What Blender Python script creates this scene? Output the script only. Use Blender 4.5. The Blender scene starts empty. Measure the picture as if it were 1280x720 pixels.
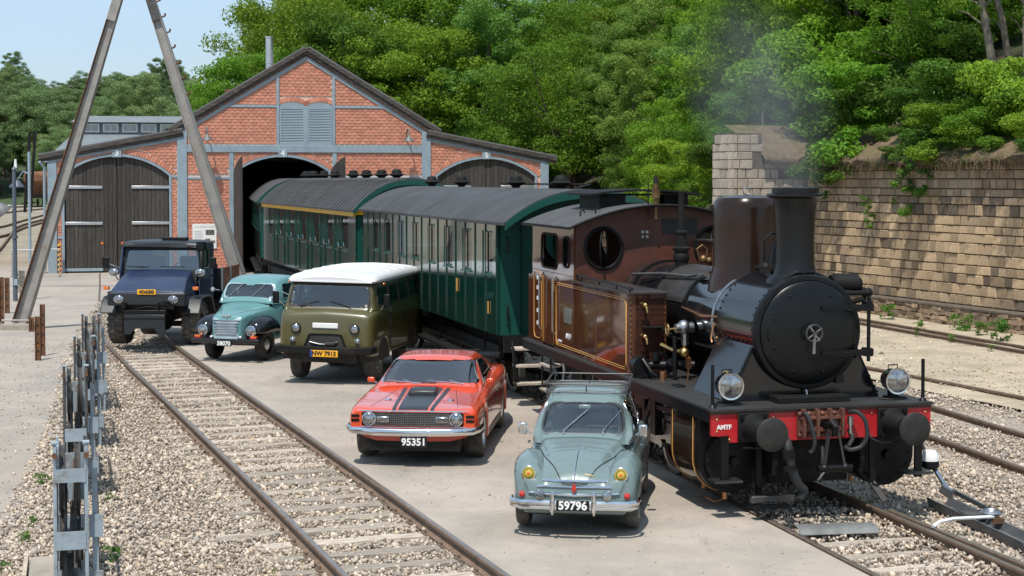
import bpy, math, random
import numpy as np
from mathutils import Vector, Matrix
from mathutils.bvhtree import BVHTree
from mathutils.geometry import tessellate_polygon
PI = math.pi
R = math.radians
S = bpy.context.scene
COL = S.collection
rng = random.Random(7)
nrg = np.random.default_rng(11)

# ------------------------------------------------------------------ camera, sky, sun, exposure
cam_d = bpy.data.cameras.new("camera")
cam = bpy.data.objects.new("camera", cam_d)
COL.objects.link(cam)
F_PX = 2040.0
cam_d.sensor_width = 36.0
cam_d.lens = 36.0 * F_PX / 1280.0
PITCH = R(2.0)
cam.location = (0.0, 0.0, 3.9)
cam.rotation_euler = (PI / 2 - PITCH, 0.0, 0.0)
cam_d.shift_y = (223.5 + F_PX * math.tan(PITCH) - 360.0) / 1280.0
cam_d.clip_start = 0.1
cam_d.clip_end = 5000.0
S.camera = cam

TO_SUN = Vector((-0.15, -0.50, 1.08)).normalized()
world = bpy.data.worlds.new("World")
S.world = world
world.use_nodes = True
wn, wl = world.node_tree.nodes, world.node_tree.links
bg = wn["Background"]
sky = wn.new("ShaderNodeTexSky")
sky.sky_type = 'NISHITA'
sky.sun_disc = False
sky.sun_elevation = math.asin(TO_SUN.z)
sky.sun_rotation = math.atan2(TO_SUN.x, TO_SUN.y)
sky.air_density = 1.0
sky.dust_density = 0.4
sky.ozone_density = 1.5
wtc = wn.new("ShaderNodeTexCoord")
wmp = wn.new("ShaderNodeMapping")
wmp.inputs['Scale'].default_value = (1.0, 1.0, 2.6)
wnz = wn.new("ShaderNodeTexNoise")
wnz.inputs['Scale'].default_value = 2.3
wnz.inputs['Detail'].default_value = 7.0
wnz.inputs['Roughness'].default_value = 0.55
wrm = wn.new("ShaderNodeValToRGB")
wrm.color_ramp.elements[0].position = 0.40
wrm.color_ramp.elements[0].color = (0.45, 0.45, 0.45, 1)
wrm.color_ramp.elements[1].position = 0.72
wrm.color_ramp.elements[1].color = (0.92, 0.92, 0.92, 1)
wmx = wn.new("ShaderNodeMix")
wmx.data_type = 'RGBA'
wmx.inputs[7].default_value = (5.6, 7.5, 9.6, 1)
wl.new(wtc.outputs['Generated'], wmp.inputs['Vector'])
wl.new(wmp.outputs['Vector'], wnz.inputs['Vector'])
wl.new(wnz.outputs['Fac'], wrm.inputs['Fac'])
wl.new(wrm.outputs['Color'], wmx.inputs[0])
wl.new(sky.outputs['Color'], wmx.inputs[6])
wl.new(wmx.outputs[2], bg.inputs['Color'])
bg.inputs['Strength'].default_value = 0.10

sun_d = bpy.data.lights.new("sun", 'SUN')
sun_d.energy = 4.2
sun_d.angle = R(0.53)
sun_d.color = (1.0, 0.955, 0.88)
sun = bpy.data.objects.new("sun", sun_d)
COL.objects.link(sun)
sun.location = (-20, -40, 80)
sun.rotation_euler = TO_SUN.to_track_quat('Z', 'Y').to_euler()

S.view_settings.view_transform = 'Standard'
S.view_settings.look = 'None'
S.view_settings.exposure = 0.12
S.view_settings.gamma = 1.0
S.render.engine = 'CYCLES'
S.cycles.max_bounces = 7
S.cycles.diffuse_bounces = 3
S.cycles.glossy_bounces = 3
S.cycles.transmission_bounces = 5
S.cycles.transparent_max_bounces = 12
S.cycles.volume_bounces = 1
S.cycles.use_denoising = True

# ------------------------------------------------------------------ helpers
def lin(c):
    """sRGB 0..255 -> linear"""
    return tuple(((v / 255.0) / 12.92 if v / 255.0 <= 0.04045 else ((v / 255.0 + 0.055) / 1.055) ** 2.4) for v in c)

def mat(name, col, rough=0.6, metal=0.0, var=0.18, scale=3.0, bump=0.0, bscale=40.0, coat=0.0, col2=None,
        amt=0.5, scale2=1.2, island=0.0, objrand=0.0, spec=0.5, detail=6.0, stretch=None, rvar=0.0, bdist=0.02):
    m = bpy.data.materials.new(name)
    m.use_nodes = True
    n, l = m.node_tree.nodes, m.node_tree.links
    b = n["Principled BSDF"]
    b.inputs['Roughness'].default_value = rough
    b.inputs['Metallic'].default_value = metal
    b.inputs['Specular IOR Level'].default_value = spec
    if coat:
        b.inputs['Coat Weight'].default_value = coat
        b.inputs['Coat Roughness'].default_value = 0.06
    tc = n.new("ShaderNodeTexCoord")
    vec = tc.outputs['Object']
    if stretch:
        mp = n.new("ShaderNodeMapping")
        mp.inputs['Scale'].default_value = stretch
        l.new(vec, mp.inputs['Vector'])
        vec = mp.outputs['Vector']
    nz = n.new("ShaderNodeTexNoise")
    nz.inputs['Scale'].default_value = scale
    nz.inputs['Detail'].default_value = detail
    nz.inputs['Roughness'].default_value = 0.62
    l.new(vec, nz.inputs['Vector'])
    rp = n.new("ShaderNodeValToRGB")
    rp.color_ramp.elements[0].position = 0.3
    rp.color_ramp.elements[1].position = 0.7
    rp.color_ramp.elements[0].color = tuple(c * (1 - var) for c in col) + (1,)
    rp.color_ramp.elements[1].color = tuple(min(1, c * (1 + var)) for c in col) + (1,)
    l.new(nz.outputs['Fac'], rp.inputs['Fac'])
    out = rp.outputs['Color']
    if col2:
        n2 = n.new("ShaderNodeTexNoise")
        n2.inputs['Scale'].default_value = scale2
        n2.inputs['Detail'].default_value = 8.0
        n2.inputs['Roughness'].default_value = 0.68
        l.new(vec, n2.inputs['Vector'])
        r2 = n.new("ShaderNodeValToRGB")
        r2.color_ramp.elements[0].position = 0.62 - amt * 0.35
        r2.color_ramp.elements[1].position = 0.74 - amt * 0.2
        l.new(n2.outputs['Fac'], r2.inputs['Fac'])
        mx = n.new("ShaderNodeMix")
        mx.data_type = 'RGBA'
        mx.inputs[7].default_value = tuple(col2) + (1,)
        l.new(r2.outputs['Color'], mx.inputs[0])
        l.new(out, mx.inputs[6])
        out = mx.outputs[2]
    if island or objrand:
        hs = n.new("ShaderNodeHueSaturation")
        mr = n.new("ShaderNodeMapRange")
        k = island or objrand
        mr.inputs['To Min'].default_value = 1 - k
        mr.inputs['To Max'].default_value = 1 + k
        if island:
            ge = n.new("ShaderNodeNewGeometry")
            l.new(ge.outputs['Random Per Island'], mr.inputs['Value'])
        else:
            oi = n.new("ShaderNodeObjectInfo")
            l.new(oi.outputs['Random'], mr.inputs['Value'])
        l.new(mr.outputs['Result'], hs.inputs['Value'])
        l.new(out, hs.inputs['Color'])
        out = hs.outputs['Color']
    l.new(out, b.inputs['Base Color'])
    if rvar:
        mr2 = n.new("ShaderNodeMapRange")
        mr2.inputs['To Min'].default_value = max(0.02, rough - rvar)
        mr2.inputs['To Max'].default_value = min(1, rough + rvar)
        l.new(nz.outputs['Fac'], mr2.inputs['Value'])
        l.new(mr2.outputs['Result'], b.inputs['Roughness'])
    if bump:
        nb = n.new("ShaderNodeTexNoise")
        nb.inputs['Scale'].default_value = bscale
        nb.inputs['Detail'].default_value = 6.0
        l.new(vec, nb.inputs['Vector'])
        bp = n.new("ShaderNodeBump")
        bp.inputs['Strength'].default_value = bump
        bp.inputs['Distance'].default_value = bdist
        l.new(nb.outputs['Fac'], bp.inputs['Height'])
        l.new(bp.outputs['Normal'], b.inputs['Normal'])
    return m

def glass_mat(name, tint, ior=1.9, rough=0.02):
    m = bpy.data.materials.new(name)
    m.use_nodes = True
    n, l = m.node_tree.nodes, m.node_tree.links
    n.remove(n["Principled BSDF"])
    o = [x for x in n if x.type == 'OUTPUT_MATERIAL'][0]
    tr = n.new("ShaderNodeBsdfTransparent")
    tr.inputs['Color'].default_value = tuple(tint) + (1,)
    gl = n.new("ShaderNodeBsdfGlossy")
    gl.inputs['Roughness'].default_value = rough
    gl.inputs['Color'].default_value = (1, 1, 1, 1)
    fr = n.new("ShaderNodeFresnel")
    fr.inputs['IOR'].default_value = ior
    mx = n.new("ShaderNodeMixShader")
    l.new(fr.outputs['Fac'], mx.inputs['Fac'])
    l.new(tr.outputs['BSDF'], mx.inputs[1])
    l.new(gl.outputs['BSDF'], mx.inputs[2])
    l.new(mx.outputs['Shader'], o.inputs['Surface'])
    return m

def leaf_mat(name, c1, c2, trans=0.35, rnd=0.35):
    m = bpy.data.materials.new(name)
    m.use_nodes = True
    n, l = m.node_tree.nodes, m.node_tree.links
    n.remove(n["Principled BSDF"])
    o = [x for x in n if x.type == 'OUTPUT_MATERIAL'][0]
    ge = n.new("ShaderNodeNewGeometry")
    oi = n.new("ShaderNodeObjectInfo")
    rp = n.new("ShaderNodeValToRGB")
    rp.color_ramp.elements[0].color = tuple(c1) + (1,)
    rp.color_ramp.elements[1].color = tuple(c2) + (1,)
    l.new(ge.outputs['Random Per Island'], rp.inputs['Fac'])
    hs = n.new("ShaderNodeHueSaturation")
    mr = n.new("ShaderNodeMapRange")
    mr.inputs['To Min'].default_value = 1 - rnd
    mr.inputs['To Max'].default_value = 1 + rnd
    l.new(oi.outputs['Random'], mr.inputs['Value'])
    l.new(mr.outputs['Result'], hs.inputs['Value'])
    mh = n.new("ShaderNodeMapRange")
    mh.inputs['To Min'].default_value = 0.480
    mh.inputs['To Max'].default_value = 0.512
    ml = n.new("ShaderNodeMath")
    ml.operation = 'MULTIPLY'
    ml.inputs[1].default_value = 7.31
    fr = n.new("ShaderNodeMath")
    fr.operation = 'FRACT'
    l.new(oi.outputs['Random'], ml.inputs[0])
    l.new(ml.outputs[0], fr.inputs[0])
    l.new(fr.outputs[0], mh.inputs['Value'])
    l.new(mh.outputs['Result'], hs.inputs['Hue'])
    l.new(rp.outputs['Color'], hs.inputs['Color'])
    df = n.new("ShaderNodeBsdfDiffuse")
    tl = n.new("ShaderNodeBsdfTranslucent")
    gl = n.new("ShaderNodeBsdfGlossy")
    gl.inputs['Roughness'].default_value = 0.6
    gl.inputs['Color'].default_value = (0.8, 0.8, 0.8, 1)
    mx = n.new("ShaderNodeMixShader")
    mx.inputs['Fac'].default_value = trans
    m2 = n.new("ShaderNodeMixShader")
    m2.inputs['Fac'].default_value = 0.015
    l.new(hs.outputs['Color'], df.inputs['Color'])
    l.new(hs.outputs['Color'], tl.inputs['Color'])
    l.new(df.outputs['BSDF'], mx.inputs[1])
    l.new(tl.outputs['BSDF'], mx.inputs[2])
    l.new(mx.outputs['Shader'], m2.inputs[1])
    l.new(gl.outputs['BSDF'], m2.inputs[2])
    l.new(m2.outputs['Shader'], o.inputs['Surface'])
    return m

def thing(name, label, cat, loc=(0, 0, 0), rz=0.0, group=None, ry=0.0, rx=0.0):
    o = bpy.data.objects.new(name, None)
    o.empty_display_size = 0.2
    COL.objects.link(o)
    o.location = loc
    o.rotation_euler = (rx, ry, rz)
    o['label'] = label
    o['category'] = cat
    if group:
        o['group'] = group
    return o

def tag(o, label, cat, group=None):
    o['label'] = label
    o['category'] = cat
    if group:
        o['group'] = group
    return o

def sub(name, parent, loc=(0, 0, 0), rot=(0, 0, 0)):
    o = bpy.data.objects.new(name, None)
    o.empty_display_size = 0.1
    COL.objects.link(o)
    o.parent = parent
    o.location = loc
    o.rotation_euler = rot
    return o

def link(name, me, parent=None, loc=(0, 0, 0), rot=(0, 0, 0), scale=None):
    o = bpy.data.objects.new(name, me)
    COL.objects.link(o)
    o.parent = parent
    o.location = loc
    o.rotation_euler = rot
    if scale is not None:
        o.scale = scale
    return o

def dup(o, parent=None):
    c = o.copy()
    COL.objects.link(c)
    if parent is not None:
        c.parent = parent
    for ch in list(o.children):
        dup(ch, c)
    return c

def finish(me, m, smooth=True, angle=35):
    if m is not None:
        me.materials.append(m)
    if smooth:
        me.polygons.foreach_set('use_smooth', np.ones(len(me.polygons), dtype=bool))
        if angle < 180:
            me.set_sharp_from_angle(angle=R(angle))
    me.update()

class MB:
    """collects shapes, then links them as ONE mesh object"""
    def __init__(s):
        s.v, s.f = [], []
    def add(s, vs, fs):
        o = len(s.v)
        s.v.extend([tuple(map(float, p)) for p in vs])
        s.f.extend([tuple(i + o for i in f) for f in fs])
        return s
    def box(s, x0, x1, y0, y1, z0, z1):
        return s.add([(x0, y0, z0), (x1, y0, z0), (x1, y1, z0), (x0, y1, z0), (x0, y0, z1), (x1, y0, z1), (x1, y1, z1), (x0, y1, z1)],
                     [(0, 3, 2, 1), (4, 5, 6, 7), (0, 1, 5, 4), (1, 2, 6, 5), (2, 3, 7, 6), (3, 0, 4, 7)])
    def bar(s, p0, p1, w, h, up=(0, 0, 1)):
        a, b = Vector(p0), Vector(p1)
        d = (b - a).normalized()
        u = Vector(up)
        x = d.cross(u)
        if x.length < 1e-4:
            x = d.cross(Vector((1, 0, 0)))
        x.normalize()
        y = x.cross(d).normalized()
        vs = []
        for q in (a, b):
            for i, j in ((-1, -1), (1, -1), (1, 1), (-1, 1)):
                vs.append(q + x * (i * w / 2) + y * (j * h / 2))
        return s.add(vs, [(0, 1, 2, 3), (7, 6, 5, 4), (0, 4, 5, 1), (1, 5, 6, 2), (2, 6, 7, 3), (3, 7, 4, 0)])
    def cyl(s, p0, p1, r0, r1=None, n=20, caps=True):
        r1 = r0 if r1 is None else r1
        a, b = Vector(p0), Vector(p1)
        d = (b - a).normalized()
        x = d.orthogonal().normalized()
        y = d.cross(x)
        vs = []
        for q, r in ((a, r0), (b, r1)):
            for i in range(n):
                t = 2 * PI * i / n
                vs.append(q + x * (r * math.cos(t)) + y * (r * math.sin(t)))
        fs = [(i, (i + 1) % n, n + (i + 1) % n, n + i) for i in range(n)]
        if caps:
            fs += [tuple(range(n - 1, -1, -1)), tuple(range(n, 2 * n))]
        return s.add(vs, fs)
    def tube(s, pts, r, n=8, closed=False):
        P = [Vector(p) for p in pts]
        k = len(P)
        vs, fs = [], []
        prev = None
        for i in range(k):
            if closed:
                d = P[(i + 1) % k] - P[i - 1]
            else:
                d = P[min(i + 1, k - 1)] - P[max(i - 1, 0)]
            d.normalize()
            if prev is None:
                x = d.orthogonal().normalized()
            else:
                x = (prev - d * prev.dot(d))
                x = x.normalized() if x.length > 1e-5 else d.orthogonal().normalized()
            prev = x
            y = d.cross(x)
            rr = r[i] if isinstance(r, (list, tuple)) else r
            for j in range(n):
                t = 2 * PI * j / n
                vs.append(P[i] + x * (rr * math.cos(t)) + y * (rr * math.sin(t)))
        for i in range(k if closed else k - 1):
            a, b = i * n, ((i + 1) % k) * n
            for j in range(n):
                fs.append((a + j, a + (j + 1) % n, b + (j + 1) % n, b + j))
        if not closed:
            fs += [tuple(range(n - 1, -1, -1)), tuple(range((k - 1) * n, k * n))]
        return s.add(vs, fs)
    def lathe(s, prof, n=28, o=(0, 0, 0), axis='Z', a0=0.0, a1=2 * PI):
        """prof: (r, h) along the axis"""
        full = abs(a1 - a0 - 2 * PI) < 1e-6
        m = n if full else n + 1
        vs, fs = [], []
        for r, h in prof:
            for i in range(m):
                t = a0 + (a1 - a0) * i / n
                c, q = r * math.cos(t), r * math.sin(t)
                p = {'Z': (c, q, h), 'Y': (q, h, c), 'X': (h, c, q)}[axis]
                vs.append((p[0] + o[0], p[1] + o[1], p[2] + o[2]))
        for k in range(len(prof) - 1):
            for i in range(n if full else n):
                j = (i + 1) % m
                fs.append((k * m + i, k * m + j, (k + 1) * m + j, (k + 1) * m + i))
        return s.add(vs, fs)
    def sphere(s, c, r, n=16, m=10):
        rx, ry, rz = (r, r, r) if not isinstance(r, (tuple, list)) else r
        vs = [(c[0], c[1], c[2] - rz)]
        for k in range(1, m):
            ph = -PI / 2 + PI * k / m
            for i in range(n):
                t = 2 * PI * i / n
                vs.append((c[0] + rx * math.cos(ph) * math.cos(t), c[1] + ry * math.cos(ph) * math.sin(t), c[2] + rz * math.sin(ph)))
        vs.append((c[0], c[1], c[2] + rz))
        fs = [(0, 1 + (i + 1) % n, 1 + i) for i in range(n)]
        for k in range(m - 2):
            for i in range(n):
                a, b = 1 + k * n, 1 + (k + 1) * n
                fs.append((a + i, a + (i + 1) % n, b + (i + 1) % n, b + i))
        a = 1 + (m - 2) * n
        fs += [(a + i, a + (i + 1) % n, len(vs) - 1) for i in range(n)]
        return s.add(vs, fs)
    def prism(s, poly, axis, a, b):
        """poly 2-D extruded along axis: 'Y' poly=(x,z), 'X' poly=(y,z), 'Z' poly=(x,y)"""
        return s.plate([poly], axis, a, b)
    def plate(s, loops, axis, a, b):
        """sheet with holes: loops[0] outline, others holes"""
        def p3(p, h):
            return {'Y': (p[0], h, p[1]), 'X': (h, p[0], p[1]), 'Z': (p[0], p[1], h)}[axis]
        flat = [p for lp in loops for p in lp]
        tri = tessellate_polygon([[Vector((p[0], p[1], 0)) for p in lp] for lp in loops])
        n = len(flat)
        vs = [p3(p, a) for p in flat] + [p3(p, b) for p in flat]
        fs = [tuple(t) for t in tri] + [tuple(i + n for i in reversed(t)) for t in tri]
        o = 0
        for lp in loops:
            k = len(lp)
            for i in range(k):
                j = (i + 1) % k
                fs.append((o + i, o + j, n + o + j, n + o + i))
            o += k
        s.add(vs, fs)
        s.fix = True
        return s
    def loft(s, secs, ring=True, caps=True):
        n = len(secs[0])
        vs = [p for q in secs for p in q]
        fs = []
        for k in range(len(secs) - 1):
            for i in range(n if ring else n - 1):
                j = (i + 1) % n
                fs.append((k * n + i, k * n + j, (k + 1) * n + j, (k + 1) * n + i))
        if caps and ring:
            fs += [tuple(range(n - 1, -1, -1)), tuple(range((len(secs) - 1) * n, len(secs) * n))]
        return s.add(vs, fs)
    def mesh(s, name, m, smooth=True, angle=35):
        me = bpy.data.meshes.new(name)
        me.from_pydata(s.v, [], s.f)
        if getattr(s, 'fix', False):
            import bmesh
            bm = bmesh.new()
            bm.from_mesh(me)
            bmesh.ops.recalc_face_normals(bm, faces=bm.faces)
            bm.to_mesh(me)
            bm.free()
        finish(me, m, smooth, angle)
        return me
    def build(s, name, m, parent=None, bevel=0.0, smooth=True, angle=35, seg=2, **kw):
        o = link(name, s.mesh(name, m, smooth, angle), parent)
        if bevel:
            md = o.modifiers.new("bevel", 'BEVEL')
            md.width = bevel
            md.segments = seg
            md.limit_method = 'ANGLE'
            md.angle_limit = R(40)
        for k, v in kw.items():
            o[k] = v
        return o

def np_mesh(name, V, Q, m, smooth=False):
    """numpy mesh from vertices and equal-sized faces"""
    me = bpy.data.meshes.new(name)
    V = np.asarray(V, dtype=np.float32)
    Q = np.asarray(Q, dtype=np.int32)
    k = Q.shape[1]
    me.vertices.add(len(V))
    me.vertices.foreach_set('co', V.ravel())
    me.loops.add(Q.size)
    me.loops.foreach_set('vertex_index', Q.ravel())
    me.polygons.add(len(Q))
    me.polygons.foreach_set('loop_start', np.arange(0, Q.size, k, dtype=np.int32))
    me.update(calc_edges=True)
    me.validate()
    if smooth:
        me.polygons.foreach_set('use_smooth', np.ones(len(me.polygons), dtype=bool))
    me.materials.append(m)
    return me

def text(body, size, m, parent, loc, rot=(PI / 2, 0, 0), name="lettering", ext=0.003, sx=1.0, bold=0.0):
    c = bpy.data.curves.new(name, 'FONT')
    c.body = body
    c.size = size
    c.extrude = ext
    c.offset = bold
    c.align_x = 'CENTER'
    c.align_y = 'CENTER'
    c.resolution_u = 3
    c.materials.append(m)
    o = bpy.data.objects.new(name, c)
    COL.objects.link(o)
    dg = bpy.context.evaluated_depsgraph_get()
    me = bpy.data.meshes.new_from_object(o.evaluated_get(dg))
    bpy.data.objects.remove(o)
    bpy.data.curves.remove(c)
    o = link(name, me, parent, loc, rot)
    o.scale = (sx, 1, 1)
    return o

def arc(cx, cz, r, a0, a1, n):
    return [(cx + r * math.cos(a0 + (a1 - a0) * i / n), cz + r * math.sin(a0 + (a1 - a0) * i / n)) for i in range(n + 1)]

def rpoly(pts, r, seg=5):
    """polygon with rounded corners"""
    out = []
    n = len(pts)
    for i in range(n):
        p, a, b = Vector(pts[i]), Vector(pts[i - 1]), Vector(pts[(i + 1) % n])
        rr = r[i] if isinstance(r, (list, tuple)) else r
        da, db = (a - p), (b - p)
        q = min(rr, da.length * 0.48, db.length * 0.48)
        s0, s1 = p + da.normalized() * q, p + db.normalized() * q
        for k in range(seg + 1):
            t = k / seg
            v = s0 * (1 - t) ** 2 + p * 2 * t * (1 - t) + s1 * t ** 2
            out.append((v.x, v.y))
    return out

def rrect(cx, cz, w, h, r, seg=5):
    return rpoly([(cx - w / 2, cz - h / 2), (cx + w / 2, cz - h / 2), (cx + w / 2, cz + h / 2), (cx - w / 2, cz + h / 2)], r, seg)

def pchip(x, y, q):
    """monotone cubic interpolation, y may be an array of vectors"""
    x = np.asarray(x, float)
    y = np.asarray(y, float)
    q = np.asarray(q, float)
    sh = y.shape
    y = y.reshape(len(x), -1)
    h = np.diff(x)
    dl = np.diff(y, axis=0) / h[:, None]
    d = np.zeros_like(y)
    if len(x) > 2:
        w1 = (2 * h[1:] + h[:-1])[:, None]
        w2 = (h[1:] + 2 * h[:-1])[:, None]
        ok = dl[:-1] * dl[1:] > 0
        with np.errstate(divide='ignore', invalid='ignore'):
            t = (w1 + w2) / (w1 / dl[:-1] + w2 / dl[1:])
        d[1:-1] = np.where(ok, t, 0)
    d[0], d[-1] = dl[0], dl[-1]
    k = np.clip(np.searchsorted(x, q) - 1, 0, len(x) - 2)
    s = ((q - x[k]) / h[k])[:, None]
    hk = h[k][:, None]
    r = (2 * s ** 3 - 3 * s ** 2 + 1) * y[k] + (s ** 3 - 2 * s ** 2 + s) * hk * d[k] + (-2 * s ** 3 + 3 * s ** 2) * y[k + 1] + (s ** 3 - s ** 2) * hk * d[k + 1]
    return r.reshape((len(q),) + sh[1:])

def inside(p, poly):
    x, y = p
    c = False
    j = len(poly) - 1
    for i in range(len(poly)):
        xi, yi = poly[i]
        xj, yj = poly[j]
        if (yi > y) != (yj > y) and x < (xj - xi) * (y - yi) / (yj - yi) + xi:
            c = not c
        j = i
    return c

DIRS = {'F': Vector((0, 1, 0)), 'B': Vector((0, -1, 0)), 'T': Vector((0, 0, -1)), 'R': Vector((-1, 0, 0)), 'L': Vector((1, 0, 0))}
class Body:
    """smooth symmetric shell: sections [(y, [(x, z) from the sill up to the centre line])]"""
    def __init__(s, secs, nsec=22, dy=0.05, cap0=True, cap1=True):
        ys = np.array([q[0] for q in secs])
        G = []
        for y, pts in secs:
            P = np.array(pts, float)
            c = np.concatenate([[0], np.cumsum(np.hypot(*np.diff(P, axis=0).T) + 1e-4)])
            c /= c[-1]
            u = np.linspace(0, len(P) - 1, nsec)
            t = np.interp(u, np.arange(len(P)), c)
            G.append(pchip(c, P, t))
        G = np.array(G)
        yy = np.unique(np.concatenate([np.arange(ys[0], ys[-1], dy), ys]))
        D = pchip(ys, G, yy)
        s.v, s.f = [], []
        n = 2 * nsec - 1
        for k, y in enumerate(yy):
            half = D[k]
            for i in range(nsec):
                s.v.append(Vector((half[i][0], y, half[i][1])))
            for i in range(nsec - 2, -1, -1):
                s.v.append(Vector((-half[i][0], y, half[i][1])))
        for k in range(len(yy) - 1):
            for i in range(n - 1):
                s.f.append((k * n + i, (k + 1) * n + i, (k + 1) * n + i + 1, k * n + i + 1))
        if cap0:
            s.f.append(tuple(range(n)))
        if cap1:
            s.f.append(tuple(reversed(range((len(yy) - 1) * n, len(yy) * n))))
        s.bvh = BVHTree.FromPolygons(s.v, s.f)
    def to3(s, p, ax, h):
        return Vector((p[0], h, p[1])) if ax in 'FB' else (Vector((p[0], p[1], h)) if ax == 'T' else Vector((h, p[0], p[1])))
    def to2(s, v, ax):
        return (v.x, v.z) if ax in 'FB' else ((v.x, v.y) if ax == 'T' else (v.y, v.z))
    def hit(s, p, ax):
        d = DIRS[ax]
        o = s.to3(p, ax, 0) - d * 20
        loc, nor, i, dist = s.bvh.ray_cast(o, d)
        return loc
    def cut(s, outline, ax):
        d = DIRS[ax]
        c0 = (sum(p[0] for p in outline) / len(outline), sum(p[1] for p in outline) / len(outline))
        outline = [(c0[0] + (p[0] - c0[0]) * (1 + .014 / math.hypot(p[0] - c0[0], p[1] - c0[1])), c0[1] + (p[1] - c0[1]) * (1 + .014 / math.hypot(p[0] - c0[0], p[1] - c0[1]))) for p in outline]
        keep = []
        ins = [inside(s.to2(v, ax), outline) for v in s.v]
        for f in s.f:
            if all(ins[i] for i in f):
                a, b, c = s.v[f[0]], s.v[f[1]], s.v[f[2]]
                nrm = (b - a).cross(c - a)
                if nrm.dot(d) < 0:
                    continue
            keep.append(f)
        s.f = keep
    def rings(s, outline, ax, off, scales):
        c = (sum(p[0] for p in outline) / len(outline), sum(p[1] for p in outline) / len(outline))
        rows = []
        last = None
        for k in scales:
            row = []
            for p in outline:
                if isinstance(k, tuple):
                    dx, dz = p[0] - c[0], p[1] - c[1]
                    L = math.hypot(dx, dz)
                    q = (c[0] + dx * (L + k[0]) / L, c[1] + dz * (L + k[0]) / L)
                else:
                    q = (c[0] + (p[0] - c[0]) * k, c[1] + (p[1] - c[1]) * k)
                h = s.hit(q, ax)
                if h is None:
                    h = s.to3(q, ax, {'F': last.y, 'B': last.y, 'T': last.z, 'L': last.x, 'R': last.x}[ax] if last else 0)
                last = h.copy()
                row.append(h - DIRS[ax] * off)
            rows.append(row)
        return rows
    def patch(s, outline, ax, off=0.006, k=7):
        rows = s.rings(outline, ax, off, [1 - i / k for i in range(k)] + [0.001])
        n = len(outline)
        m = MB()
        m.add([p for r in rows for p in r], [(a * n + i, a * n + (i + 1) % n, (a + 1) * n + (i + 1) % n, (a + 1) * n + i) for a in range(len(rows) - 1) for i in range(n)])
        m.fix = False
        return m
    def quad(s, p00, p10, p11, p01, ax, off=0.004, nx=6, ny=24):
        m = MB()
        V = []
        last = None
        for j in range(ny + 1):
            for i in range(nx + 1):
                u, v = i / nx, j / ny
                q = tuple((p00[k] * (1 - u) + p10[k] * u) * (1 - v) + (p01[k] * (1 - u) + p11[k] * u) * v for k in (0, 1))
                h = s.hit(q, ax)
                last = h if h is not None else last
                V.append(last - DIRS[ax] * off)
        n = nx + 1
        m.add(V, [(j * n + i, j * n + i + 1, (j + 1) * n + i + 1, (j + 1) * n + i) for j in range(ny) for i in range(nx)])
        return m
    def frame(s, outline, ax, off=0.012, wi=-0.015, wo=0.02):
        rows = s.rings(outline, ax, off, [(wo,), (wi,)])
        back = s.rings(outline, ax, -0.004, [(wo,), (wi,)])
        n = len(outline)
        m = MB()
        rr = [back[0], rows[0], rows[1], back[1]]
        m.add([p for r in rr for p in r], [(a * n + i, a * n + (i + 1) % n, (a + 1) * n + (i + 1) % n, (a + 1) * n + i) for a in range(3) for i in range(n)])
        m.fix = True
        return m
    def line(s, pts, ax, r=0.008, off=0.0, n=6):
        q = []
        for p in pts:
            h = s.hit(p, ax)
            if h is not None:
                q.append(h - DIRS[ax] * off)
        return MB().tube(q, r, n)
    def build(s, name, m, parent, **kw):
        b = MB()
        b.v = [tuple(v) for v in s.v]
        b.f = list(s.f)
        return b.build(name, m, parent, angle=50, **kw)

def lerp(a, b, t):
    return a + (b - a) * t

# ------------------------------------------------------------------ materials
M = {}
M['black'] = mat('black_paint', (0.0055, 0.0055, 0.006), 0.42, var=0.4, scale=5, bump=0.05, bscale=60, spec=.28)
M['black_gloss'] = mat('black_gloss', (0.005, 0.006, 0.008), 0.13, spec=.8, var=0.3, scale=4, rvar=0.06, bump=0.02, bscale=5)
M['black_matt'] = mat('black_matt', (0.008, 0.0077, 0.0073), 0.7, var=0.35, scale=6, bump=0.15, bscale=80, col2=(0.028, 0.024, 0.02), amt=0.2, spec=.25)
M['rubber'] = mat('rubber', (0.028, 0.026, 0.025), 0.75, var=0.3, scale=9, bump=0.1, bscale=60)
M['tyre_dusty'] = mat('tyre_dusty', (0.075, 0.068, 0.060), 0.85, var=0.35, scale=9, bump=0.2, bscale=70, col2=(0.16, 0.14, 0.115), amt=0.45, scale2=6)
M['chrome'] = mat('chrome', (0.75, 0.76, 0.78), 0.12, metal=1, var=0.05)
M['steel'] = mat('steel', (0.45, 0.45, 0.45), 0.32, metal=1, var=0.2, scale=8)
M['alu'] = mat('aluminium', (0.55, 0.56, 0.57), 0.35, metal=0.8, var=0.12)
M['lens'] = mat('lamp_lens', (0.34, 0.35, 0.36), 0.10, metal=0.85, var=0.55, scale=13, coat=1)
M['yellow_lens'] = mat('yellow_lens', (0.55, 0.42, 0.05), 0.12, metal=0.25, var=0.3, scale=14, coat=1)
M['yellow_dark'] = mat('yellow_reflector', (.22, .20, .05), .2, metal=.5, var=.5, scale=20)
M['red_lens'] = mat('red_lens', (0.55, 0.03, 0.015), 0.15, var=0.1, coat=1)
M['orange_lens'] = mat('orange_lens', (0.75, 0.17, 0.02), 0.2, var=0.1, coat=1)
M['white'] = mat('white_paint', (0.78, 0.78, 0.76), 0.45, var=0.06)
M['plate_black'] = mat('plate_black', (0.008, 0.008, 0.009), 0.3, var=0.1)
M['plate_yellow'] = mat('plate_yellow', (0.85, 0.42, 0.02), 0.4, var=0.05)
M['print_white'] = mat('print_white', (0.82, 0.82, 0.8), 0.5, var=0.02)
M['print_black'] = mat('print_black', (0.01, 0.01, 0.01), 0.5, var=0.02)
M['glass'] = glass_mat('window_glass', (0.55, 0.6, 0.58))
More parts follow.
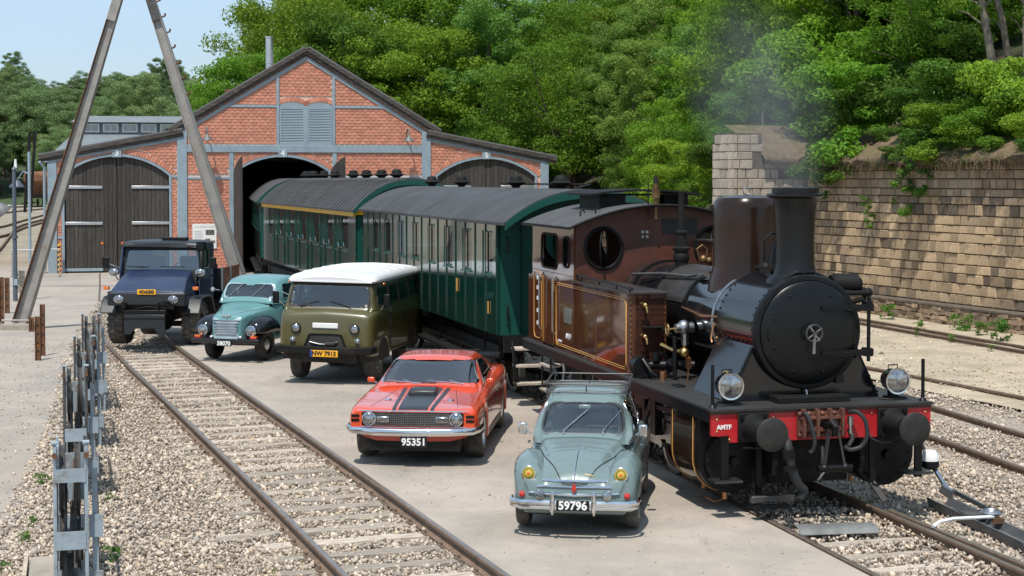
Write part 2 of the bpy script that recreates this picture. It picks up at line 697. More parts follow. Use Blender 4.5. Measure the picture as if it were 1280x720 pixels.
M['glass_car'] = glass_mat('windscreen_glass', (0.62, 0.68, 0.68), 2.3)
M['glass_dark'] = glass_mat('tinted_glass', (0.28, 0.31, 0.33), 2.6)
M['interior'] = mat('interior_dark', (0.035, 0.032, 0.03), 0.8, var=0.3)
M['leather'] = mat('seat_leather', (0.10, 0.085, 0.07), 0.5, var=0.2)
M['brass'] = mat('brass', (0.60, 0.40, 0.16), 0.35, metal=1, var=0.25, scale=10)
M['copper'] = mat('copper', (0.55, 0.26, 0.13), 0.4, metal=1, var=0.25, scale=10)
M['gold_line'] = mat('gold_line', (0.62, 0.32, 0.08), 0.4, var=0.1)
M['rust'] = mat('rust', (0.17, 0.075, 0.032), 0.9, var=0.4, scale=9, bump=0.3, bscale=70, col2=(0.08, 0.04, 0.025), amt=0.5, scale2=5)
M['rail_side'] = mat('rail_rust', (0.17, 0.115, 0.08), 0.8, var=0.3, scale=6, bump=0.2, bscale=60)
M['rail_top'] = mat('rail_top', (0.36, 0.32, 0.29), 0.35, metal=0.75, var=0.25, scale=5)
M['sleeper'] = mat('sleeper_wood', (0.47, 0.41, 0.34), 0.9, var=0.3, scale=5, bump=0.5, bscale=26, col2=(0.27, 0.21, 0.155), amt=0.5, scale2=3, objrand=0.3, stretch=(1, 9, 6))
M['bluegrey'] = mat('bluegrey_paint', (0.27, 0.345, 0.395), 0.5, var=0.1, scale=4, bump=0.08, col2=(0.21, 0.27, 0.31), amt=0.3)
M['darkwood'] = mat('tarred_wood', (0.052, 0.045, 0.039), 0.8, var=0.45, scale=3, bump=0.4, bscale=14, stretch=(14, 14, 0.7), col2=(0.12, 0.105, 0.085), amt=0.22, scale2=2.0, objrand=0.25)
M['bargewood'] = mat('weathered_board', (0.062, 0.052, 0.046), 0.85, var=0.5, scale=2, bump=0.4, bscale=14, col2=(0.15, 0.13, 0.11), amt=0.3, scale2=4, stretch=(0.6, 6, 8))
# ------------------------------------------------------------------ setting: track lines
def curve(pts):
    p = np.array(pts, float)
    return lambda y: float(pchip(p[:, 1], p[:, 0], [y])[0])
YAW_A = 0.329
xA = curve([(1.56, 9), (-0.521, 15), (-2.25, 20), (-4.01, 25), (-5.78, 30), (-7.56, 35), (-9.25, 40), (-11.9, 50), (-14.4, 60), (-16.4, 68), (-21.5, 92)])
xB = curve([(5.9, 10), (4.36, 16), (3.37, 20), (2.12, 25), (0.83, 29.9), (-2.25, 40.3), (-4.95, 50), (-7.55, 60), (-9.9, 69.8), (-15.3, 92)])
xC = curve([(10.0, 14), (8.2, 20), (7.17, 25), (6.15, 30), (5.0, 35), (3.0, 43), (1.0, 50), (-3.0, 60), (-8.0, 72)])
xE = curve([(-3.9, 8), (-4.9, 14), (-6.0, 20.1), (-7.05, 25), (-10.1, 37.6), (-14.2, 58), (-14.6, 60)])
xR2 = curve([(14.6, 16), (12.4, 21), (9.2, 29.2), (8.33, 31.54), (7.45, 33.8), (6.2, 37), (4.6, 41.5)])
xW1 = curve([(18.5, 15), (13.25, 32.5), (11.81, 37.53), (9.72, 44.74), (7.8, 51.0), (5.0, 60)])
xWall = lambda y: 13.04 - 0.3733 * (y - 41.46)

M['ground'] = mat('ground_earth', (0.25, 0.20, 0.145), 0.95, var=0.25, scale=0.3, bump=0.3, bscale=12, col2=(0.12, 0.14, 0.05), amt=0.35, scale2=0.15)
def yard_mat(name, c1, c2, c3):
    m = mat(name, c1, 0.93, var=0.13, scale=1.1, bump=0.45, bscale=140, col2=c2, amt=0.55, scale2=0.42, detail=14, bdist=0.007)
    n, l = m.node_tree.nodes, m.node_tree.links
    b = n["Principled BSDF"]
    src = b.inputs['Base Color'].links[0].from_socket
    tc = [x for x in n if x.type == 'TEX_COORD'][0]
    # dark drips and rubbed patches, with soft ragged edges
    for sc, lo, hi, col, k_, st in ((2.3, .56, .74, c3, .6, (1, .45, 1)), (.9, .55, .70, c2, .8, (1, .3, 1)), (26.0, .58, .78, c3, .6, (1, 1, 1)), (7.0, .62, .75, tuple(min(1, q * 1.28) for q in c1), .6, (1, .6, 1))):
        mp = n.new("ShaderNodeMapping")
        mp.inputs['Scale'].default_value = st
        mp.inputs['Rotation'].default_value = (0, 0, .33)
        nz = n.new("ShaderNodeTexNoise")
        nz.inputs['Scale'].default_value = sc
        nz.inputs['Detail'].default_value = 9
        nz.inputs['Roughness'].default_value = .7
        mr = n.new("ShaderNodeMapRange")
        mr.inputs['From Min'].default_value = lo
        mr.inputs['From Max'].default_value = hi
        mr.inputs['To Max'].default_value = k_
        mx = n.new("ShaderNodeMix")
        mx.data_type = 'RGBA'
        mx.inputs[7].default_value = tuple(col) + (1,)
        l.new(tc.outputs['Object'], mp.inputs['Vector'])
        l.new(mp.outputs['Vector'], nz.inputs['Vector'])
        l.new(nz.outputs['Fac'], mr.inputs['Value'])
        l.new(mr.outputs['Result'], mx.inputs[0])
        l.new(src, mx.inputs[6])
        src = mx.outputs[2]
    l.new(src, b.inputs['Base Color'])
    return m
M['asphalt'] = yard_mat('old_asphalt', (0.375, 0.325, 0.275), (0.295, 0.262, 0.228), (0.20, 0.18, 0.16))
M['paving'] = yard_mat('dusty_concrete', (0.405, 0.348, 0.288), (0.305, 0.27, 0.23), (0.21, 0.185, 0.16))
M['gravelbase'] = mat('gravel_base', (0.33, 0.28, 0.225), 0.95, var=0.6, scale=17, bump=1.0, bscale=22, detail=3, bdist=0.05)
M['stone'] = mat('ballast_stone', (0.43, 0.365, 0.295), 0.92, var=0.25, scale=14, island=0.36, bump=0.3, bscale=90)
def stone_tones(m, stops):
    n, l = m.node_tree.nodes, m.node_tree.links
    b = n["Principled BSDF"]
    src = b.inputs['Base Color'].links[0].from_socket
    ge = n.new("ShaderNodeNewGeometry")
    rp = n.new("ShaderNodeValToRGB")
    rp.color_ramp.interpolation = 'CONSTANT'
    e = rp.color_ramp.elements
    e[0].position, e[0].color = stops[0][0], stops[0][1] + (1,)
    e[1].position, e[1].color = stops[1][0], stops[1][1] + (1,)
    for p, c in stops[2:]:
        q = e.new(p)
        q.color = c + (1,)
    mx = n.new("ShaderNodeMix")
    mx.data_type = 'RGBA'
    mx.blend_type = 'MULTIPLY'
    mx.inputs[0].default_value = 1.0
    ml = n.new("ShaderNodeMath")
    ml.operation = 'MULTIPLY'
    ml.inputs[1].default_value = 13.7
    fr = n.new("ShaderNodeMath")
    fr.operation = 'FRACT'
    l.new(ge.outputs['Random Per Island'], ml.inputs[0])
    l.new(ml.outputs[0], fr.inputs[0])
    l.new(fr.outputs[0], rp.inputs['Fac'])
    l.new(src, mx.inputs[6])
    l.new(rp.outputs['Color'], mx.inputs[7])
    l.new(mx.outputs[2], b.inputs['Base Color'])
stone_tones(M['stone'], [(0.0, (1.10, 1.08, 1.06)), (.34, (.98, .96, .94)), (.52, (1.30, 1.28, 1.26)), (.70, (.74, .76, .80)), (.82, (1.08, .98, .86)), (.92, (.55, .54, .54)), (.95, (1.5, 1.48, 1.46))])
M['sand'] = mat('sandy_path', (0.42, 0.345, 0.25), 0.95, var=0.2, scale=1.2, bump=0.4, bscale=60, col2=(0.30, 0.26, 0.16), amt=0.35, scale2=0.8, detail=10)

def sheet(name, rows, m, jit=0.0, kind='structure'):
    """rows: list of point lists -> grid sheet"""
    n = len(rows[0])
    V = [(p[0], p[1], p[2] + (rng.uniform(-jit, jit) if jit else 0)) for r in rows for p in r]
    Q = [(k * n + i, k * n + i + 1, (k + 1) * n + i + 1, (k + 1) * n + i) for k in range(len(rows) - 1) for i in range(n - 1)]
    o = link(name, np_mesh(name, V, Q, m, True))
    o['kind'] = kind
    return o

def strip(name, f0, f1, y0, y1, z0, z1, m, n=8, dy=1.0, jit=0.0, wob=0.0):
    rows = []
    for y in np.arange(y0, y1 + 1e-6, dy):
        a, b = f0(y), f1(y)
        w0 = rng.uniform(-wob, wob)
        rows.append([(lerp(a + (w0 if i == 0 else 0), b, i / n), y, lerp(z0, z1, i / n)) for i in range(n + 1)])
    return sheet(name, rows, m, jit)

# wide ground sheet, reaching the horizon
def ground_z(x, y):
    return -0.32
gx = [-2500, -900, -400, -200, -120, -80, -50, -30, -15, 0, 10, 20, 40, 80, 200, 600, 2500]
gy = [-600, -200, -60, -20, 0, 15, 30, 50, 75, 110, 160, 230, 350, 600, 1200, 3000]
sheet("ground", [[(x, y, ground_z(x, y)) for x in gx] for y in gy], M['ground'])
k = 1.055
o = strip("yard_asphalt", lambda y: -26 - 0.35 * y, lambda y: xE(y) + (0.10 * math.sin(y * 1.3) + 0.06 * math.sin(y * 3.1)), 3, 60, -0.012, -0.02, M['asphalt'], n=10, dy=0.25)
sheet("shed_apron", [[(x, y, -0.006) for x in np.linspace(-40, 1, 12)] for y in (59.5, 62, 65, 68, 72)], M['asphalt'])
strip("yard_paving", lambda y: xA(y) + 0.80 * k, lambda y: xB(y) - 0.80 * k, 5, 66, -0.012, -0.012, M['paving'], n=10, dy=0.5)
rows = []
for y in np.arange(3, 66.1, .5):
    a, b = xE(y) - .5, xA(y) + .85 * k
    rows.append([(lerp(a, b, t), y, zz + rng.uniform(-.012, .012) * (t > .1)) for t, zz in ((0, -.06), (.06, -.024), (.14, -.04), (.24, -.07), (.36, -.12), (.5, -.17), (.62, -.18), (.75, -.185), (.88, -.185), (1, -.185))])
sheet("track_bed_gravel", rows, M['gravelbase'])
strip("goods_track_gravel", lambda y: xB(y) - 0.81 * k, lambda y: xR2(y) + 0.2, 5, 60, -0.17, -0.12, M['gravelbase'], n=14, dy=0.5, jit=0.015)
strip("sandy_path", lambda y: xR2(y) - 0.9, lambda y: xW1(y) - 0.5, 10, 62, -0.08, -0.06, M['sand'], n=12, dy=0.7, jit=0.012)
strip("wall_foot_soil", lambda y: xW1(y) - 0.7, lambda y: xWall(y) + 0.4, 10, 75, -0.075, 0.0, M['sand'], n=6, dy=1, jit=0.02)
# paving edge kerbs along the rails (thin concrete lips, give the sheets their depth)
M['kerb'] = mat('concrete_lip', (0.33, 0.29, 0.24), 0.95, var=0.25, scale=3, bump=0.4, bscale=50)
for nm, f, d in (("paving_edge", xA, 0.80), ("paving_edge", xB, -0.80)):
    mb = MB()
    pts = [(f(y) + d * k, y) for y in np.arange(5, 66.1, 1)]
    for (x0, y0), (x1, y1) in zip(pts, pts[1:]):
        s_ = 0.03 if d > 0 else -0.03
        mb.add([(x0, y0, -0.2), (x1, y1, -0.2), (x1, y1, -0.011), (x0, y0, -0.011)], [(0, 1, 2, 3)])
    o = mb.build(nm, M['kerb'])
    o['kind'] = 'structure'

# ------------------------------------------------------------------ rails and sleepers
RAIL = [(-.065, -.14), (.065, -.14), (.065, -.125), (.012, -.105), (.012, -.045), (.034, -.035), (.034, -.004), (.024, 0), (-.024, 0), (-.034, -.004), (-.034, -.035), (-.012, -.045), (-.012, -.105), (-.065, -.125)]
def rail_mesh(mb, top, pts, z=0.0, sc=1.0):
    P = [Vector((x, y, 0)) for x, y in pts]
    secs, tops = [], []
    for i, p in enumerate(P):
        d = (P[min(i + 1, len(P) - 1)] - P[max(i - 1, 0)]).normalized()
        nrm = Vector((d.y, -d.x, 0))
        secs.append([p + nrm * (a * sc) + Vector((0, 0, z + b * sc)) for a, b in RAIL])
        tops.append([p + nrm * (a * sc) + Vector((0, 0, z + 0.0025)) for a in (-.022, .022)])
    mb.loft([list(map(tuple, q)) for q in secs])
    top.loft([list(map(tuple, q)) for q in tops], ring=False, caps=False)

sl_me = {}
SLEEPERS = {}
def sleeper_mesh(i, L=2.5, w=0.24):
    if (i, L) not in sl_me:
        mb = MB()
        xs = np.linspace(-L / 2, L / 2, 9)
        r = random.Random(i)
        secs = []
        for x in xs:
            a = [r.uniform(-.012, .012) for _ in range(4)]
            secs.append([(x, -w / 2 + a[0], -.2), (x, w / 2 + a[1], -.2), (x, w / 2 + a[2] - .01, a[2] * .8), (x, -w / 2 + a[3] + .01, a[3] * .8)])
        mb.loft(secs)
        sl_me[(i, L)] = mb.mesh('sleeper', M['sleeper'], True, 30)
    return sl_me[(i, L)]
chair_mb = MB()
chair_mb.box(-.11, .11, -.09, .09, -.01, .012).cyl((-.085, 0, 0), (-.085, 0, .045), .018, n=6).cyl((.085, 0, 0), (.085, 0, .045), .018, n=6)
chair_me = chair_mb.mesh('rail_chair', M['rail_side'])

def track(name, f, y0, y1, gauge=1.435, sleepers=(), z=0.0, dy=1.0, kind='structure', pitch=0.62, sl_z=-0.138, chairs=True, L=2.5, sc=1.0, first=0):
    root = bpy.data.objects.new(name, None)
    COL.objects.link(root)
    root['kind'] = kind
    for sgn in (-1, 1):
        pts = []
        for y in np.arange(y0, y1 + 1e-6, dy):
            d = Vector((f(y + .1) - f(y - .1), .2)).normalized()
            pts.append((f(y) + d.y * sgn * (gauge / 2 + .034), y - d.x * sgn * (gauge / 2 + .034)))
        a, t = MB(), MB()
        rail_mesh(a, t, pts, z, sc)
        ro = a.build('rail', M['rail_side'], root, angle=50)
        t.build('running_surface', M['rail_top'], ro)
    SLEEPERS[name] = []
    if sleepers:
        y = sleepers[0]
        i = first
        while y < sleepers[1]:
            dx = f(y + .1) - f(y - .1)
            a = math.atan2(-dx, .2)
            SLEEPERS[name].append((f(y), y, a))
            nr = (f(y), y, z + sl_z + rng.uniform(-.008, .006))
            if y > 8:
                s_ = link('sleeper', sleeper_mesh(i % 7, L), root, nr, (0, 0, a + rng.uniform(-.02, .02)))
                if chairs and y < 30:
                    for sg in (-1, 1):
                        link('rail_chair', chair_me, s_, (sg * (gauge / 2 + .034), 0, 0.004))
            y += pitch * math.cos(a) + rng.uniform(-.03, .03)
            i += 1
    return root
track("vehicle_track", xA, 6, 92, sleepers=(10, 39))
track("locomotive_track", xB, 6, 92, sleepers=(10.2, 22), sl_z=-0.13)
track("goods_track", xC, 12, 66, z=-0.03, sleepers=(14, 26), sl_z=-0.165, chairs=False)
# turnout: a single rail curving off and a blade beside the right rail of the locomotive track
mb, tp = MB(), MB()
rail_mesh(mb, tp, [(xR2(y), y) for y in np.arange(16, 41.1, 1)], z=-0.01)
o = mb.build("siding_rail", M['rail_side'], angle=50)
o['kind'] = 'structure'
tp.build('running_surface', M['rail_top'], o)
mb, tp = MB(), MB()
rail_mesh(mb, tp, [(xB(y) + .80 + max(0, (19.2 - y)) ** 1.5 * 0.012 + .10, y - .03) for y in np.arange(8, 19.4, .8)], z=-0.002)
o = mb.build("switch_blade_rail", M['rail_side'], angle=50)
o['kind'] = 'structure'
tp.build('running_surface', M['rail_top'], o)
track("narrow_gauge_track", lambda y: xW1(y) - .2, 14, 60, gauge=0.5, z=0.03, sc=0.75)
# curved sidings far left
def gp(px, py, z=0.0):
    y = (3.9 - z) * F_PX / (py - 223.5)
    return ((px - 640) / F_PX * y, y)
far_me = []
for pts in ([(-40, 290), (0, 284), (25, 277), (54, 269)], [(-20, 330), (0, 311), (12, 296), (24, 283), (54, 274.5)], [(-30, 272), (0, 267), (30, 263.5), (56, 261)], [(-30, 300), (0, 296), (30, 285), (54, 278)], [(-20, 262), (10, 259.5), (56, 257)]):
    mb, tp = MB(), MB()
    w = [gp(*p, .0) for p in pts]
    w = np.array(w)
    t = np.linspace(0, len(w) - 1, 20)
    rail_mesh(mb, tp, [tuple(q) for q in pchip(np.arange(len(w)), w, t)], z=0.1, sc=1.6)
    o = mb.build("siding_rail", M['rail_side'], angle=50)
    o['kind'] = 'structure'
M['farbed'] = mat('sidings_ground', (0.30, 0.255, 0.19), 0.95, var=0.3, scale=0.5, bump=0.3, bscale=8, col2=(0.20, 0.19, 0.12), amt=0.4, scale2=0.25)
sheet("sidings_gravel", [[(x * y / 100.0, y, -0.09) for x in np.linspace(-48, -14, 10)] for y in (62, 72, 85, 105, 140, 180, 240, 330)], M['farbed'])

# ------------------------------------------------------------------ loose ballast stones (real geometry)
def stones(name, P, size, zf, seed):
    r = np.random.default_rng(seed)
    n = len(P)
    base = np.array([(1, 0, 0), (0, 1, 0), (-1, 0, 0), (0, -1, 0), (.15, .1, 1), (-.1, -.15, -1)], float)
    F = np.array([(0, 1, 4), (1, 2, 4), (2, 3, 4), (3, 0, 4), (1, 0, 5), (2, 1, 5), (3, 2, 5), (0, 3, 5)])
    V = base[None] * (1 + r.uniform(-.42, .42, (n, 6, 1))) * r.uniform(.6, 1.25, (n, 1, 3))
    q = r.normal(size=(n, 4))
    q /= np.linalg.norm(q, axis=1, keepdims=True)
    w, x, y, z = q.T
    Rm = np.stack([np.stack([1 - 2 * (y * y + z * z), 2 * (x * y - z * w), 2 * (x * z + y * w)], -1),
                   np.stack([2 * (x * y + z * w), 1 - 2 * (x * x + z * z), 2 * (y * z - x * w)], -1),
                   np.stack([2 * (x * z - y * w), 2 * (y * z + x * w), 1 - 2 * (x * x + y * y)], -1)], 1)
    V = np.einsum('nij,nkj->nki', Rm, V) * (size * r.lognormal(0, .35, (n, 1, 1))).clip(.006, .075)
    C = np.column_stack([P, zf(P, r)])
    V = (V + C[:, None, :]).reshape(-1, 3)
    Q = (F[None] + (np.arange(n) * 6)[:, None, None]).reshape(-1, 3)
    o = link(name, np_mesh(name, V, Q, M['stone']))
    o['kind'] = 'stuff'
    return o
def scatter(f0, f1, y0, y1, dens, seed):
    r = np.random.default_rng(seed)
    out = []
    for y in np.arange(y0, y1, .5):
        a, b = f0(y), f1(y)
        if b <= a:
            continue
        n = int((b - a) * .5 * dens(y))
        yy = y + r.uniform(0, .5, n)
        out.append(np.column_stack([a + (b - a) * r.uniform(0, 1, n) + (yy - y) * -.33, yy]))
    return np.concatenate(out)
dens = lambda y: 800 if y < 18 else (620 if y < 24 else (330 if y < 32 else 120))
def zA(P, r):
    e = np.array([xE(y) for y in P[:, 1]])
    a = np.array([xA(y) for y in P[:, 1]]) + .8
    t = (P[:, 0] - e) / (a - e)
    return np.interp(t, [0, .08, .2, .34, .48, .6, 1], [-.02, -.03, -.05, -.09, -.145, -.16, -.165]) + r.uniform(-.02, .025, len(P))
def off_sleepers(P, sl, keep, L=1.25):
    r = np.random.default_rng(5)
    ok = np.ones(len(P), bool)
    for (x, y, a) in sl:
        if y > 26:
            continue
        dx, dy = P[:, 0] - x, P[:, 1] - y
        u, v = dx * math.cos(a) + dy * math.sin(a), -dx * math.sin(a) + dy * math.cos(a)
        kk = keep + max(0, y - 17.5) * .05 + .12 * math.sin(x * 9 + y * 5)
        ok &= ~((abs(u) < L * .98) & (abs(v) < .115)) | (r.uniform(0, 1, len(P)) < np.where(abs(u) > .95, kk * 2.5 + .1, kk))
    return P[ok]
stones("ballast_stones", off_sleepers(scatter(lambda y: xE(y) - .15, lambda y: xA(y) + .74 * k, 12.5, 52, dens, 1), SLEEPERS['vehicle_track'], .20), .0205, zA, 2)
def zB(P, r):
    return -.135 + .03 * np.sin(P[:, 0] * 2 + P[:, 1]) + r.uniform(-.03, .035, len(P))
stones("ballast_stones", off_sleepers(scatter(lambda y: xB(y) - .76 * k, lambda y: min(xR2(y) - .1, xB(y) + 8), 12.5, 44, lambda y: dens(y) * .85, 3), SLEEPERS['locomotive_track'], .12), .0215, zB, 4)
# sparse grit on asphalt and path
stones("loose_grit", scatter(lambda y: xE(y) - 1.6, lambda y: xE(y) - .1, 13, 40, lambda y: 26, 5), .014, lambda P, r: np.full(len(P), -.012), 6)
stones("loose_grit", scatter(lambda y: xA(y) + 1, lambda y: xB(y) - .9, 13, 40, lambda y: 14, 7), .008, lambda P, r: np.full(len(P), -.006), 8)
stones("loose_grit", scatter(lambda y: xR2(y) - .2, lambda y: xW1(y) - .6, 18, 48, lambda y: 30, 9), .018, lambda P, r: np.full(len(P), -.06), 10)

# ------------------------------------------------------------------ quarry retaining wall
WY = math.atan2(.3733, 1.0)
wall_o = Vector((13.04, 41.46, 0))
M['wallstone'] = mat('wall_stone', (0.45, 0.325, 0.20), 0.95, var=0.3, scale=2.5, bump=0.7, bscale=24, col2=(0.19, 0.115, 0.065), amt=0.5, scale2=0.9, objrand=0.38, bdist=0.03)
M['wallstone_grey'] = mat('wall_stone_grey', (0.205, 0.158, 0.112), 0.95, var=0.4, scale=2.5, bump=0.7, bscale=24, col2=(0.085, 0.062, 0.045), amt=0.65, scale2=0.9, objrand=0.25, bdist=0.03)
M['wallmortar'] = mat('wall_joint', (0.12, 0.095, 0.07), 0.98, var=0.3, scale=5, bump=0.5, bscale=20)
M['rubble'] = mat('rubble_stone', (0.30, 0.215, 0.14), 0.95, var=0.35, scale=5, bump=0.6, bscale=30, island=0.35)
M['turf'] = mat('dead_turf', (0.17, 0.12, 0.07), 0.98, var=0.4, scale=5, bump=0.9, bscale=18, col2=(0.09, 0.11, 0.03), amt=0.35, scale2=1.5, bdist=0.08)
wall = thing("retaining_wall", "long retaining wall of yellowish squared stone below the wooded bank", "wall", wall_o, WY)
# local: x behind the face (+), y along the face going away, face at x = 0
Z0W, Z1W = 0.52, 4.15
mb = MB()
mb.box(0.04, 1.2, -20, 11.0, -.3, Z1W)
mb.build('wall_core', M['wallmortar'], wall)
MB().box(.06, 1.3, -20, 11.0, Z1W, Z1W + .38).build('soil_backing', M['turf'], wall)
blk = {}
def block_mesh(L, h, i):
    key = (round(L, 2), round(h, 2), i)
    if key not in blk:
        r = random.Random(hash(key))
        m_ = MB()
        a = .012
        j = lambda: r.uniform(-.007, .007)
        x = -.012
        vs = [(0.10, 0, 0), (0.10, L, 0), (0.10, L, h), (0.10, 0, h),
              (x + .03 + j(), a * .3, a * .3), (x + .03 + j(), L - a * .3, a * .3), (x + .03 + j(), L - a * .3, h - a * .3), (x + .03 + j(), a * .3, h - a * .3),
              (x + j(), .016 + j(), .016 + j()), (x + j(), L - .016 + j(), .016 + j()), (x + j(), L - .016 + j(), h - .016 + j()), (x + j(), .016 + j(), h - .016 + j())]
        m_.add(vs, [(0, 4, 5, 1), (1, 5, 6, 2), (2, 6, 7, 3), (3, 7, 4, 0), (4, 8, 9, 5), (5, 9, 10, 6), (6, 10, 11, 7), (7, 11, 8, 4), (8, 11, 10, 9)])
        m_.fix = True
        blk[key] = m_
    return blk[key]
rows = []
z = Z0W
rb = random.Random(5)
while z < Z1W - .12:
    h = rb.choice([.20, .23, .25, .28])
    h = min(h, Z1W - z)
    y = -20 + rb.uniform(0, .5)
    while y < 10.6:
        L = rb.choice([.24, .30, .36, .44, .56])
        rows.append((y, z, L, h))
        y += L + .018
    z += h + .016
vis = [q for q in rows if q[0] > -2.5]
vis.sort(key=lambda q: q[0])
shared = {}
far = MB()
for i, (y, z, L, h) in enumerate(rows):
    grey = rb.random() < (.85 if z > 3.3 else (.45 if z > 2.7 else .10))
    if y > -2.0 and sum(1 for _ in ()) == 0 and len(shared.setdefault('n', [])) < 300 and y < 9.8 and not (y > 6.5 and rb.random() < .15):
        key = (L, round(h, 2), rb.randrange(3), grey)
        if key not in shared:
            shared[key] = block_mesh(L, h, key[2]).mesh('stone', M['wallstone_grey'] if grey else M['wallstone'], True, 40)
        link('stone', shared[key], wall, (rb.uniform(-.02, .02), y, z))
        shared['n'].append(1)
    else:
        m_ = block_mesh(L, h, rb.randrange(3))
        far.add([(vx, vy + y, vz + z) for vx, vy, vz in m_.v], m_.f)
M['wallstone_i'] = mat('wall_stone_far', (0.34, 0.262, 0.18), 0.95, var=0.25, scale=2.5, bump=0.55, bscale=28, col2=(0.22, 0.14, 0.08), amt=0.45, scale2=0.9, island=0.28, bdist=0.03)
far.fix = True
o = far.build('stone_courses', M['wallstone_i'], wall)
o['kind'] = 'stuff'
# ledge and rubble foot
mb = MB()
mb.box(-.42, .04, -20, 10.9, .42, .50)
mb.build('ledge', M['wallmortar'], wall, bevel=.02)
mb = MB()
r_ = random.Random(9)
z = -.12
while z < .40:
    h = r_.choice([.09, .11, .13])
    y = -12.0
    while y < 10.8:
        L = r_.uniform(.14, .38)
        j = lambda: r_.uniform(-.02, .02)
        x = -.40 + j() * 1.6
        mb.add([(x + j(), y + j(), z + j()), (x + j(), y + L - .02 + j(), z + j()), (x + j(), y + L - .02 + j(), z + h - .012 + j()), (x + j(), y + j(), z + h - .012 + j()),
                (-.1, y, z), (-.1, y + L, z), (-.1, y + L, z + h), (-.1, y, z + h)],
               [(0, 3, 2, 1), (0, 4, 7, 3), (3, 7, 6, 2), (2, 6, 5, 1), (1, 5, 4, 0)])
        y += L
    z += h
mb.fix = True
o = mb.build('rubble_foot', M['rubble'], wall)
o['kind'] = 'stuff'
# corbel course with gaps and the overhanging turf
mb = MB()
y = -14.0
while y < 10.8:
    L = r_.uniform(.3, .55)
    if r_.random() < .86:
        mb.box(-.05 + r_.uniform(-.02, .02), .3, y, y + L - .05, Z1W + .004, Z1W + .2 + r_.uniform(-.02, .02))
    y += L
o = mb.build('top_course', M['rubble'], wall, bevel=.02)
o['kind'] = 'stuff'
def turf_edge():
    rowsv = []
    for y in np.arange(-20, 11.2, .22):
        n1, n2, n3 = (rng.uniform(-1, 1) for _ in range(3))
        rowsv.append([(-.24 + .10 * n1, y, Z1W + .15 + .05 * n2), (-.32 + .10 * n2, y, Z1W + .27 + .05 * n1), (-.05 + .05 * n3, y, Z1W + .40 + .05 * n2), (.3, y, Z1W + .55 + .08 * n3), (1.2, y, Z1W + .95 + .1 * n1), (2.6, y, Z1W + 1.5 + .1 * n2)])
    return rowsv
rowsv = turf_edge()
n = len(rowsv[0])
o = link('turf_top', np_mesh('turf_top', [p for r in rowsv for p in r], [(a * n + i, a * n + i + 1, (a + 1) * n + i + 1, (a + 1) * n + i) for a in range(len(rowsv) - 1) for i in range(n - 1)], M['turf'], True), wall)
# dead roots hanging over the edge
mb = MB()
for i in range(700):
    y = rng.uniform(-3, 10.6)
    L = rng.uniform(.1, .5)
    x0, z0 = rng.uniform(-.36, -.1), Z1W + rng.uniform(.15, .45)
    a = rng.uniform(-.3, .3)
    mb.bar((x0, y, z0), (x0 - rng.uniform(0, .1), y + a * L, z0 - L * rng.uniform(.4, 1)), .012, .012)
o = mb.build('dead_roots', M['turf'], wall)
o['kind'] = 'stuff'

# buttress at the far end of the wall
M['pierstone'] = mat('pier_stone', (0.42, 0.36, 0.295), 0.95, var=0.25, scale=2.5, bump=0.55, bscale=26, col2=(0.27, 0.21, 0.15), amt=0.4, scale2=1.0, objrand=0.2, bdist=0.03)
pier = thing("wall_pier", "weathered pale stone pier closing the far end of the retaining wall", "pier", (wall_o.x - .3733 * 11.0 + .0, wall_o.y + 11.0, 0), WY)
mb = MB()
mb.box(-2.1, -1.0, .06, 1.25, -.3, 5.35).box(-1.0, .9, .06, 1.25, -.3, 4.40).box(-1.0, .9, .45, 1.24, 4.40, 4.85)
mb.build('pier_core', M['wallmortar'], pier)
z = .0
pm = {}
while z < 5.45:
    h = rb.choice([.24, .28, .30])
    for face in (0, 1):
        u = -2.16 if face == 0 else .02
        end = .95 if face == 0 else 1.28
        while u < end - .1:
            L = min(rb.choice([.28, .36, .44, .52]), end - u)
            top = (5.5 if (face == 1 or u + L < -.95) else 4.5) - rb.choice([0, 0, .12, .3])
            if z + h < top:
                key = (round(L, 2), h, rb.randrange(2))
                if key not in pm:
                    pm[key] = block_mesh(L, h, key[2]).mesh('stone', M['pierstone'], True, 40)
                if face == 0:
                    link('stone', pm[key], pier, (u + L, .05 + rb.uniform(-.015, .015), z), (0, 0, PI / 2))
                else:
                    link('stone', pm[key], pier, (-2.12 + rb.uniform(-.015, .015), u, z))
            u += L + .012
    z += h + .012

rowsv = []
for u in np.linspace(-1.05, 1.3, 12):
    n1, n2 = rng.uniform(-1, 1), rng.uniform(-1, 1)
    rowsv.append([(u, -.14 + .06 * n1, 4.36 + .05 * n2), (u, -.26 + .06 * n2, 4.46 + .05 * n1), (u, -.12, 4.62 + .05 * n2), (u, .4, 4.9 + .07 * n1), (u, 1.3, 5.25 + .1 * n2), (u, 2.6, 5.7)])
link('turf_top', np_mesh('turf_top', [p for r in rowsv for p in r], [(a * 6 + i, (a + 1) * 6 + i, (a + 1) * 6 + i + 1, a * 6 + i + 1) for a in range(11) for i in range(5)], M['turf'], True), pier)
